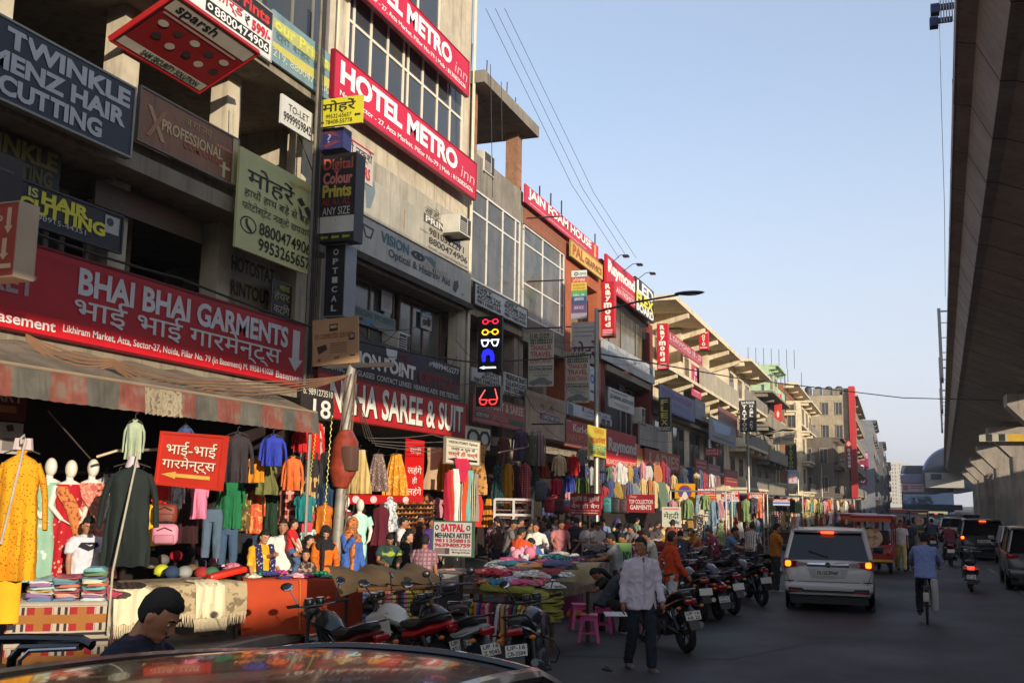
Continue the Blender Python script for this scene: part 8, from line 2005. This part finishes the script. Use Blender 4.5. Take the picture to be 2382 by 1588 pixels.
# far market stalls: frames with hung goods
FT = [(1560,1300,36),(1640,1292,44),(1720,1285,54),(1800,1270,66),(1860,1255,84)]
g0 = random.Random(44)
FPAL = [(150,40,56),(90,130,130),(206,200,186),(180,140,70),(120,140,90),(60,70,100),(190,130,140),(60,50,56),(120,40,44),(206,176,120),(176,90,60),(120,140,156),(90,70,60),(216,206,190),(40,38,42)]
for i, (px, py, Y) in enumerate(FT):
 a = onY(px, 1165, Y); X0 = a.x
 r = empty('market_stall', ['first far market stall with a steel frame, left of the striped shirt man','second far market stall, behind the mobile repair board','third far market stall, behind the garments board','fourth far market stall by the poster pole','fifth far market stall before the red umbrella'][i], 'market stall', (X0, Y, 0), 0, 'far market stalls')
 Wd = (1.9,2.4,3.0,3.4,4.0)[i]; zt = 2.6
 b = MB()
 for x in (0,Wd):
  for y in (0,1.4): b.tube([(x,y,0),(x,y,zt)], .03, 6)
 b.tube([(0,0,zt),(Wd,0,zt),(Wd,1.4,zt),(0,1.4,zt),(0,0,zt)], .03, 6); b.tube([(0,0,1.75),(Wd,0,1.75)], .02, 6); b.build('stall_frame', mat((150,146,140), rough=.5, metal=.5), r)
 b = MB(); b.box(0,Wd,.1,1.3,.72,.78); b.box(0,Wd,.08,.1,.1,.74); b.build('counter', mat((90,60,50), rough=.8, var=.3), r)
 n = int(Wd*4)
 for k in range(n):
  c = FPAL[g0.randrange(len(FPAL))]; kind = g0.choice(['shirt','kurta','strip','top','dress']); x = Wd*(k+.5)/n
  h = g0.uniform(.5,1.0)
  o = garment_mesh(kind, .42 if kind != 'strip' else .16, h, i*40+k).build('hung_cloth', cloth(c, g0.choice(['plain','plain','print','dots']), tuple(min(255,v+50) for v in c), 14)); o.location = (X0+x+g0.uniform(-.06,.06), Y-.04-g0.uniform(0,.35), 2.52+g0.uniform(-.25,.12)); o.rotation_euler = (0,0,g0.uniform(-.3,.3))
  tag(o, '%s cloth, %s from the left on the top rail of the %s' % (cname(c), ORD[min(k,29)], ('first far stall','second far stall','third far stall','fourth far stall','fifth far stall')[i]), 'cloth', 'cloths on the top rails of the far stalls')
  c = FPAL[g0.randrange(len(FPAL))]
  o = garment_mesh(g0.choice(['strip','top','strip']), .20, .75, i*40+k+9).build('hung_cloth', cloth(c, g0.choice(['plain','print','dots']), (226,206,160), 16)); o.location = (X0+x+g0.uniform(-.08,.08), Y-.05-g0.uniform(0,.3), 1.72+g0.uniform(-.3,.1)); o.rotation_euler = (0,0,g0.uniform(-.3,.3))
  tag(o, '%s cloth, %s from the left on the low rail of the %s' % (cname(c), ORD[min(k,29)], ('first far stall','second far stall','third far stall','fourth far stall','fifth far stall')[i]), 'cloth', 'cloths on the low rails of the far stalls')
 for k in range(int(Wd*3)):
  c = FPAL[g0.randrange(len(FPAL))]
  crumple('%s bundle, %s from the left on the counter of the %s' % (cname(c), ORD[k], ('first far stall','second far stall','third far stall','fourth far stall','fifth far stall')[i]), Vector((X0+Wd*(k+.5)/(Wd*3), Y+.25, .8)), (.16,.14,.16), c, 'bundles on the counters of the far stalls', 300+i*20+k, ('dots',(226,190,110),30))
# red striped umbrella stall and cane bundles
q = onY(1925,1200,95)
um = empty('umbrella', 'pink and red striped market umbrella tilted over the far stalls', 'umbrella', (q.x, 95, 0))
b = MB(); n = 16; zt = q.z+.6
for i in range(n):
 a0, a1 = 2*PI*i/n, 2*PI*(i+1)/n
 b.add([(0,0,zt),(2.6*math.cos(a0),1.8*math.sin(a0),zt-.9),(2.6*math.cos(a1),1.8*math.sin(a1),zt-.9)],[(0,1,2)], i % 2)
b.build('canopy', [cloth((190,60,70)), cloth((206,150,140))], um); b = MB(); b.tube([(0,0,0),(0,0,zt)], .04, 6); b.build('pole', alloy, um)
q = onY(1872,1200,72); g0 = random.Random(3)
for k in range(14):
 x = q.x+.16*k-1.0
 rod('cane', 'tall yellow canes leaning together behind the white van', 'cane', [(x,72,.2),(x+g0.uniform(-.35,.35),72.3,q.z+1.0+g0.uniform(-.3,.5))], .05, (176,150,60), .7, 0, 'yellow canes behind the van')
# shoe rack of the saree shop
r0 = onX(900,1162,-10.7); r1 = onX(1012,1166,-10.7); zb = onX(900,1232,-10.7).z
sr = empty('shoe_rack', 'dark wall rack filled with rows of gold and tan sandals under the red banner', 'rack', (-10.7, r0.y, 0), PI/2)
wr_ = r1.y-r0.y
b = MB(); b.box(0,wr_,.1,.14,zb,r0.z)
for k in range(6): b.box(0,wr_,-.12,.1,zb+(r0.z-zb)*k/6-.01,zb+(r0.z-zb)*k/6+.005)
b.build('shelf', mat((50,30,24), rough=.8), sr)
g0 = random.Random(8)
for row in range(6):
 for k in range(13):
  c = g0.choice([(190,130,60),(150,90,40),(206,170,110),(120,50,40),(90,50,40),(206,150,90)])
  b = MB(); b.ell((0,0,.02),(.04,.11,.02),nu=10,nv=6); b.tube([(-.04,-.03,.02),(0,-.05,.07),(.04,-.03,.02)],.012,5)
  o = b.build('sandal', mat(c, rough=.4, var=.1)); z = zb+(r0.z-zb)*row/6+.01
  o.location = (-10.7, r0.y+wr_*(k+.5)/13, z); o.rotation_euler = (R(0),0,PI/2+g0.uniform(-.2,.2))
  tag(o, 'tan or gold sandals in rows on the wall rack of the saree shop', 'sandal', 'sandals on the wall rack')
# plastic stools
def stool(label, px, py, c, z=0.0):
 p = on_ground(px, py); r = empty('stool', label, 'stool', (p.x, p.y, 0), rng.uniform(0,.6), 'plastic stools by the mehandi standee')
 m = mat(c, rough=.35, var=.05); b = MB(); b.rbox(-.14,.14,-.14,.14,.40,.44,.02); b.build('seat', m, r)
 for sx in (-1,1):
  for sy in (-1,1):
   b = MB(); b.loft([[(sx*.10-.03,sy*.10-.03,.40),(sx*.10+.03,sy*.10-.03,.40),(sx*.10+.03,sy*.10+.03,.40),(sx*.10-.03,sy*.10+.03,.40)],[(sx*.155-.02,sy*.155-.02,0),(sx*.155+.02,sy*.155-.02,0),(sx*.155+.02,sy*.155+.02,0),(sx*.155-.02,sy*.155+.02,0)]], smooth=False); b.build('leg', m, r)
 b = MB()
 for s in (-1,1): b.box(-.13,.13,s*.125-.01,s*.125+.01,.13,.16); b.box(s*.125-.01,s*.125+.01,-.13,.13,.13,.16); b.box(-.12,.12,s*.13-.008,s*.13+.008,.34,.40); b.box(s*.13-.008,s*.13+.008,-.12,.12,.34,.40)
 b.build('rung', m, r)
 return r, p
s1 = stool('nearest pink plastic stool beside the seated man',1370,1492,(206,80,140))
s2 = stool('pink plastic stool just behind the nearest one',1348,1462,(196,70,130))
s3 = stool('pink plastic stool under the man drawing by the standee',1405,1470,(190,70,126))
s4 = stool('turquoise plastic stool behind the walking man',1536,1468,(20,140,150))
s5 = stool('pink stool mostly hidden behind the walking man',1500,1480,(200,76,130))
q = on_ground(1412,1558)
sl = empty('slipper', 'lone dark slipper lying on the road near the walking man', 'slipper', (q.x,q.y,0), .9)
b = MB(); b.ell((0,0,.012),(.045,.12,.012),nu=12,nv=6); b.build('sole', rub, sl); b = MB(); b.tube([(-.04,.0,.02),(0,.05,.05),(.04,.0,.02)],.008,5); b.build('strap', mat((70,66,64), rough=.6), sl)
# ------------------------------------------------------------------ the people in the market
SK2 = (156,104,74); SK3 = (184,130,98)
def stand(label, px, py, ztop, turn=0.0, X=None, **k):
 """crown at a pixel; X fixes how far out from the shops, else ztop fixes it"""
 H = k.get('H', 1.68)
 if X is not None:
  p = onX(px, py, X); loc = (p.x, p.y, p.z-H)
 else:
  p = onZ(px, py, ztop); loc = (p.x, p.y, ztop-H)
 return person(label, loc, face_to(px, turn), **k)
# driver by the foreground car
dp_ = onY(268,1362,4.35)
person('man in a dark plaid shirt bending his head behind the foreground car', (dp_.x, 4.35, dp_.z-1.74), face_to(352,R(62)), H=1.80, top=(60,44,66), toppat=('check',(30,36,50),9), fine=True, sleeve='short', skin=(180,122,88), build=1.1, pose=dict(lean=16, head_pitch=26, head_yaw=0, armL=(35,10,30,0), armR=(35,10,30,0)))
# behind the tables
nk = stand('boy in a white T-shirt with a black chest panel behind the plaid table',205,1196,0,R(14),X=-9.9,H=1.66,top=(206,206,212),fine=True,pose=dict(head_pitch=22,armL=(12,10,20,0),armR=(16,10,24,0)))
b = MB(); b.add([(-.13,.155,1.26),(.13,.155,1.26),(.10,.165,1.31),(-.10,.165,1.31)],[(0,1,2,3)]); b.add([(-.13,.155,1.26),(0,.155,1.20),(.13,.155,1.26)],[(0,1,2)]); b.build('chest_panel', cloth((30,28,40)), nk)
b = MB(); b.add([(-.045,.170,1.275),(-.01,.172,1.262),(.05,.168,1.295),(-.005,.172,1.272),(-.03,.171,1.282)],[(0,1,2,3,4)]); b.build('chest_mark', mat((220,220,220), rough=.6), nk)
stand('woman in a yellow kurta with a navy spotted scarf at the shawl table',612,1228,0,R(30),X=-9.6,build=1.25,H=1.62,female=True,top=(222,160,20),toppat=('print',(230,190,60),8),bottom=(190,140,40),skin=SK3,hair='long',fine=True,lower='kurta',sleeve='elbow',pose=dict(head_pitch=22,armL=(14,10,40,10),armR=(14,10,20,0)))
p_ = onX(612,1228,-9.6)
db = MB()
for s in (-1,1): db.tube([(s*.10,-.06,1.34),(s*.12,.08,1.36),(s*.12,.16,1.15),(s*.11,.17,.95),(s*.12,.16,.75)], [.04,.05,.055,.05,.04], 8, 0, True, .5)
so = db.build('spotted_scarf', cloth((36,28,80),'dots',(200,196,200),22)); so.location = (p_.x,p_.y,p_.z-1.62); so.rotation_euler = (0,0,face_to(612,R(30))); tag(so, 'navy scarf with white spots over the shoulders of the woman in yellow', 'scarf')
stand('man in a white T-shirt carrying a child on his arm',660,1206,0,R(8),X=-9.4,H=1.74,top=(222,214,204),bottom=(24,24,28),fine=True,build=1.22,pose=dict(armL=(22,12,78,28),armR=(22,12,78,28),head_yaw=-15))
pm = onX(680,1214,-9.2)
person('small child in a red top and denim shorts held by the man in white', (pm.x, pm.y, pm.z-.98), face_to(676,R(70)), H=.98, kid=True, top=(206,30,34), bottom=(70,96,130), skin=SK3, fine=True, pose=dict(hip=.56, legL=(20,8,30), legR=(40,8,60), armL=(20,10,10,0), armR=(30,10,10,0), head_pitch=10))
stand('girl in black looking left beside the woman in orange',718,1243,0,R(60),X=-9.2,H=1.42,female=True,top=(28,26,30),bottom=(30,30,34),skin=SK3,hair='bun',fine=True)
stand('little child in a dark printed top at the table edge',712,1280,0,R(0),X=-8.95,H=1.12,kid=True,top=(60,40,36),toppat=('print',(150,130,110),14),skin=SK3,fine=True)
stand('woman in an orange kurta and black headscarf picking clothes',757,1220,0,R(8),X=-8.9,H=1.58,female=True,top=(206,104,10),bottom=(60,40,30),skin=SK3,fine=True,lower='kurta',sleeve='long',veil=((24,22,26),),pose=dict(head_pitch=24,armL=(20,10,30,10),armR=(26,10,30,10)))
stand('woman in blue with an orange printed scarf held over her mouth',818,1203,0,R(30),X=-8.6,H=1.60,female=True,top=(60,96,170),bottom=(50,60,90),skin=SK2,fine=True,lower='kurta',sleeve='long',veil=((200,120,56),'print',(120,60,30),22),pose=dict(armR=(40,6,110,20),head_pitch=10))
stand('boy in a green and dark top leaning over the counter',903,1232,0,R(10),X=-8.6,H=1.55,top=(36,60,56),toppat=('print',(150,170,60),5),skin=SK2,fine=True,pose=dict(lean=14,head_pitch=28,armL=(30,10,50,25),armR=(30,10,50,25)))
stand('man in a white shirt facing left beside the sandal rack',935,1200,0,R(80),X=-9.6,H=1.68,top=(214,210,206),skin=SK2,fine=True,pose=dict(head_pitch=8))
stand('woman in a teal kurta and black jacket looking left',948,1232,0,R(75),X=-8.3,H=1.56,female=True,top=(24,26,32),bottom=(30,110,120),skin=SK3,hair='long',fine=True,lower='kurta',sleeve='long')
stand('man in a pink checked shirt seen from behind at the mehandi counter',985,1240,0,R(165),X=-7.6,H=1.62,top=(170,120,124),toppat=('check',(120,90,100),14),skin=SK2,fine=True,pose=dict(lean=10))
stand('man in a brown T-shirt in front of the sandal rack',978,1196,0,R(20),X=-9.9,H=1.66,top=(60,34,24),skin=SK2,fine=True)
stand('dark haired person in a purple top left of the mehandi board',1003,1202,0,R(40),X=-9.4,H=1.62,top=(70,40,110),female=True,hair='long',skin=SK2)
# crowd between the shops and the heaped table
CR_ = [('vendor in an orange shirt turned away at the heaped table',1208,1224,-7.3,150,(206,76,24),1.60,'short'),
       ('man in an open white shirt behind the heaped table',1248,1212,-7.9,0,(220,210,196),1.66,'long'),
       ('man in a pale pink shirt behind the rainbow stack',1302,1206,-7.8,10,(176,110,110),1.64,'short'),
       ('woman with a red scarf behind the man in pink',1318,1198,-8.6,20,(190,24,40),1.56,'short'),
       ('man in a dark jacket seen from behind near the bangle board',1338,1200,-8.0,160,(40,44,50),1.66,'long'),
       ('young man in white with a black backpack by the bangle board',1366,1210,-7.6,-60,(206,204,204),1.62,'short'),
       ('boy in a cream shirt facing the stalls under the bangle board',1384,1208,-7.2,30,(206,190,180),1.56,'short'),
       ('man in a light blue shirt bending over the goods',1270,1212,-8.6,120,(130,150,176),1.66,'short'),
       ('man in a white cap in the crowd behind the pink shirt',1282,1200,-9.0,60,(190,186,190),1.66,'short'),
       ('grey shirted man near the white glass case',1180,1204,-8.8,100,(110,104,100),1.66,'short'),
       ('dark shirted man beside the white glass case',1200,1200,-9.2,140,(60,56,54),1.68,'short'),
       ('man in an olive shirt bent over the heaped table',1228,1206,-8.4,90,(90,90,76),1.62,'long'),
       ('person in black at the back of the crowd',1160,1206,-9.6,170,(34,32,36),1.64,'short'),
       ('bearded man in black right of the bangle board',1428,1212,-7.0,120,(30,30,34),1.64,'short'),
       ('man in a dark shirt under the garments board',1452,1214,-7.4,60,(50,46,50),1.66,'short'),
       ('woman in a checked shawl under the garments board',1476,1218,-7.0,-30,(120,110,110),1.52,'short'),
       ('man in a striped shirt under the garments board edge',1506,1212,-7.2,150,(70,60,66),1.66,'short'),
       ('man in a red checked shirt before the white Hindi board',1556,1205,-6.2,140,(150,70,50),1.68,'short')]
cg = random.Random(15)
for (lab, px, py, X, tr, c, H, sl) in CR_:
 stand(lab, px, py, 0, R(tr), X=X, H=H, top=c, sleeve=sl, skin=SK2, female='woman' in lab, hair='long' if 'woman' in lab else 'short', bottom=cg.choice([(40,44,56),(60,56,52),(50,60,84),(90,84,76)]),
          pose=dict(lean=cg.uniform(0,16), head_pitch=cg.uniform(0,26), head_yaw=cg.uniform(-50,50), armL=(cg.uniform(0,45),cg.uniform(6,16),cg.uniform(10,70),cg.uniform(0,25)), armR=(cg.uniform(0,45),cg.uniform(6,16),cg.uniform(10,70),cg.uniform(0,25)), legL=(12,3,8), legR=(-10,3,8)))
CP = [(190,186,180),(150,60,60),(60,80,120),(206,150,90),(70,66,70),(120,140,110),(176,120,140),(200,180,120),(90,60,50),(110,130,160),(220,214,206),(160,90,40)]
NUM = 'one two three four five six seven eight nine ten eleven twelve thirteen fourteen fifteen sixteen seventeen eighteen nineteen twenty'.split()
for k in range(20):
 px = 1148+22*k+cg.uniform(-8,8); c = CP[cg.randrange(len(CP))]; fem = k % 4 == 1
 stand('%s in a %s top, number %s from left at the crowd back' % ('woman' if fem else 'man', cname(c), NUM[k]), px, 1196+cg.uniform(-4,10)+k*.6, 0, R(cg.uniform(0,360)), X=cg.uniform(-10.2,-8.8) if k < 10 else cg.uniform(-9.6,-7.6), H=cg.uniform(1.5,1.72), top=c, sleeve=cg.choice(['short','long']), skin=cg.choice([SK2,SK3]), female=fem, hair='long' if fem else 'short', veil=((120,50,60),) if k == 5 else (((60,60,100),) if k == 13 else None), group='shoppers at the back of the crowd',
          pose=dict(lean=cg.uniform(0,14), head_pitch=cg.uniform(0,24), armL=(cg.uniform(0,40),8,cg.uniform(10,60),10), armR=(cg.uniform(0,40),8,cg.uniform(10,60),10)))
for k, (px, py, zt, c) in enumerate(((1232,1262,1.35,(206,140,60)),(1262,1258,1.35,(60,90,150)),(1440,1250,1.5,(150,150,146)),(1470,1246,1.5,(120,50,60)),(1522,1242,1.55,(200,190,170)),(1584,1240,1.5,(60,60,70)),(1628,1236,1.5,(190,120,60)),(1664,1238,1.5,(150,40,60)),(1690,1234,1.55,(90,120,150)))):
 stand('%s shirted shopper, number %s from the left bending over the nearer stalls' % (cname(c), NUM[k]), px, py-14, zt+.12, R(cg.uniform(60,300)), H=zt+.1, top=c, skin=SK2, group='shoppers bending over the nearer stalls', pose=dict(lean=cg.uniform(10,24), head_pitch=20, armL=(40,8,40,10), armR=(40,8,40,10)))
# the walking man and the men at the roadside
fp = on_ground(1492,1556)
person('man in a white shirt and dark jeans walking along the road looking left', (fp.x, fp.y, 0), face_to(1490,R(20)), H=1.76, top=(206,196,206), bottom=(26,32,46), sleeve='long', skin=SK2, fine=True, collar=True, build=1.08, hem=.14, shoes=(110,100,96), pose=dict(head_yaw=-50, legL=(10,2,4), legR=(-8,2,14), armL=(4,9,18,0), armR=(-6,9,14,0)))
fp = on_ground(1562,1452)
person('young man in an orange shirt and white jeans standing by the parked bikes', (fp.x, fp.y, 0), face_to(1562,R(115)), H=1.70, top=(206,70,24), bottom=(190,186,186), sleeve='long', skin=SK2, fine=True, hem=.12, pose=dict(legL=(8,3,6), legR=(-4,3,6), armL=(-25,14,25,0), armR=(10,8,30,0)))
p_ = s3[1]
person('seated man in grey drawing on a paper beside the mehandi standee', (p_.x, p_.y, 0), face_to(1400,R(100)), H=1.62, top=(60,64,74), bottom=(40,34,34), sleeve='long', skin=SK2, fine=True, shoes=(150,130,130), pose=dict(hip=.52, lean=32, legL=(78,8,85), legR=(82,8,95), armL=(40,8,50,20), armR=(40,8,50,20), head_pitch=30))
pp = MB(); pp.box(-.16,.16,-.12,.12,0,.008); po_ = pp.build('paper_pad', mat((206,200,200), rough=.7)); q = onZ(1432,1428,.62); po_.location = q; po_.rotation_euler = (R(8),0,.4); tag(po_, 'white paper pad on the knees of the seated man', 'paper')
p_ = on_ground(1352,1455)
fp = on_ground(1432,1466)
person('customer with bowed black hair sitting by the standee', (fp.x, fp.y+.2, 0), face_to(1430,R(-80)), H=1.58, top=(30,28,30), bottom=(40,30,34), female=True, hair='long', skin=SK2, pose=dict(hip=.5, lean=36, legL=(80,8,90), legR=(80,8,90), armL=(50,8,40,10), armR=(50,8,40,10), head_pitch=36))
fp = on_ground(1748,1352)
person('man in a white striped shirt standing among the parked motorcycles', (fp.x, fp.y, 0), face_to(1748,R(150)), H=1.70, top=(206,200,190), toppat=('stripe',(110,90,90),18), bottom=(40,44,56), sleeve='elbow', skin=SK2, pose=dict(lean=8, armL=(20,8,40,10), armR=(20,8,40,10)))
fp = on_ground(1806,1374)
person('man in a mustard shirt standing left of the white van', (fp.x, fp.y, 0), face_to(1806,R(115)), H=1.74, top=(176,104,20), bottom=(50,48,52), skin=SK2, shoes=(170,160,150), pose=dict(armL=(20,8,60,20), armR=(20,8,60,20), head_pitch=14))
fp = on_ground(1602,1345)
person('child in white crouching near the far stalls', (fp.x-.6, fp.y+3.5, 0), face_to(1602,R(60)), H=1.25, kid=True, top=(170,166,170), bottom=(60,60,70), skin=SK2)
for (lab, px, py, H, c, bt, tr, ps) in (('man in white with pale yellow trousers walking towards the camera',2098,1326,1.72,(206,200,200),(206,190,120),0,dict(legL=(14,2,6),legR=(-12,2,14))),
      ('man in dark clothes walking away beside the man in white',2118,1326,1.74,(44,50,60),(30,34,44),175,dict(legL=(12,2,6),legR=(-14,2,16))),
      ('woman in a striped top walking left of the man in white',2078,1318,1.6,(150,146,170),(90,60,60),20,dict(legL=(10,2,6),legR=(-10,2,10))),
      ('man crossing in the far traffic, in a grey shirt',2030,1262,1.7,(120,120,126),(50,50,56),40,dict(legL=(12,2,6),legR=(-12,2,12)))):
 q = on_ground(px, py)
 person(lab, (q.x, q.y, 0), face_to(px,R(tr)), H=H, top=c, bottom=bt, skin=SK2, pose=ps)
# riders in the traffic
for (lab, plab, px, py, c, tc) in (('dark motorcycle ridden away between the cyclist and the black car','rider in a dark red shirt seen from behind on the motorcycle',2214,1318,(110,50,60),(30,30,34)),
      ('motorcycle in the far traffic left of the white car','rider in a white helmet far down the road',2172,1290,(60,64,76),(26,26,30))):
 q = on_ground(px, py)
 motorcycle(lab, (q.x, q.y+.9, 0), R(0), tankc=tc, lean=0, steer=0, group='motorcycles moving in the traffic')
 person(plab, (q.x, q.y+.9-.22, 0), R(0), H=1.70, top=c, bottom=(36,40,50), skin=SK2, sleeve='long', pose=dict(hip=.88, lean=16, legL=(62,12,80), legR=(62,12,80), armL=(50,16,10,8), armR=(50,16,10,8)))
 if 'helmet' in plab:
  b = MB(); b.ell((0,.30,1.56),(.135,.15,.14),nu=16,nv=12); o = b.build('helmet', mat((206,204,200), rough=.2, coat=.5)); o.location = (q.x, q.y+.68, 0); tag(o, 'white helmet on the far rider', 'helmet')
q = on_ground(2262,1378)
scooter('dark scooter with a glowing red tail light alone on the right of the road', (q.x, q.y+.7, 0), R(-1), (50,50,54), True, ('UP 16','CL 80'), group='motorcycles moving in the traffic', lean=0)
g0 = random.Random(77)
for k in range(12):
 px = 1900+14*k; py = 1226+g0.uniform(-4,10)
 q = on_ground(px, py)
 person('distant pedestrian, %s from the left in the far crowd beyond the three wheelers' % ORD[k], (q.x, q.y, 0), face_to(px,R(g0.uniform(0,360))), H=g0.uniform(1.55,1.78), top=g0.choice([(150,60,60),(190,186,180),(60,70,90),(160,120,60),(90,110,100),(60,56,60)]), bottom=(46,46,54), skin=SK2, face=False, group='distant pedestrians')
# glass case by the pink goods
q = onX(1195,1170,-9.4)
gc = empty('glass_case', 'white framed wall case of bangles behind the crowd', 'case', (q.x, q.y, 0), view_az(1195))
b = MB(); zt = q.z+.1
for x in (-.5,0,.5): b.box(x-.03,x+.03,-.03,.03,.9,zt)
for z in (.9,zt-.4,zt): b.box(-.5,.5,-.028,.028,z-.03,z+.03)
b.build('frame', mat((190,184,176), rough=.5), gc)
b = MB()
for k in range(4): b.box(-.46,.46,.05,.2,zt-.1-.2*k,zt-.06-.2*k)
b.build('bangle_row', cloth((110,70,60),'dots',(190,150,130),40), gc)
flush_skins()
# ------------------------------------------------------------------ dusty evening air
hz = MB(); hz.box(-60,120,-160,1150,-1,46)
hm_ = bpy.data.materials.new('air'); hm_.use_nodes = True
n_ = hm_.node_tree.nodes; n_.remove(n_['Principled BSDF'])
pv = n_.new('ShaderNodeVolumePrincipled'); pv.inputs['Color'].default_value = (.86,.87,.9,1); pv.inputs['Density'].default_value = .00042; pv.inputs['Anisotropy'].default_value = .3
hm_.node_tree.links.new(pv.outputs[0], n_['Material Output'].inputs['Volume'])
tag(hz.build('haze', hm_), kind='stuff')
flush_texts()
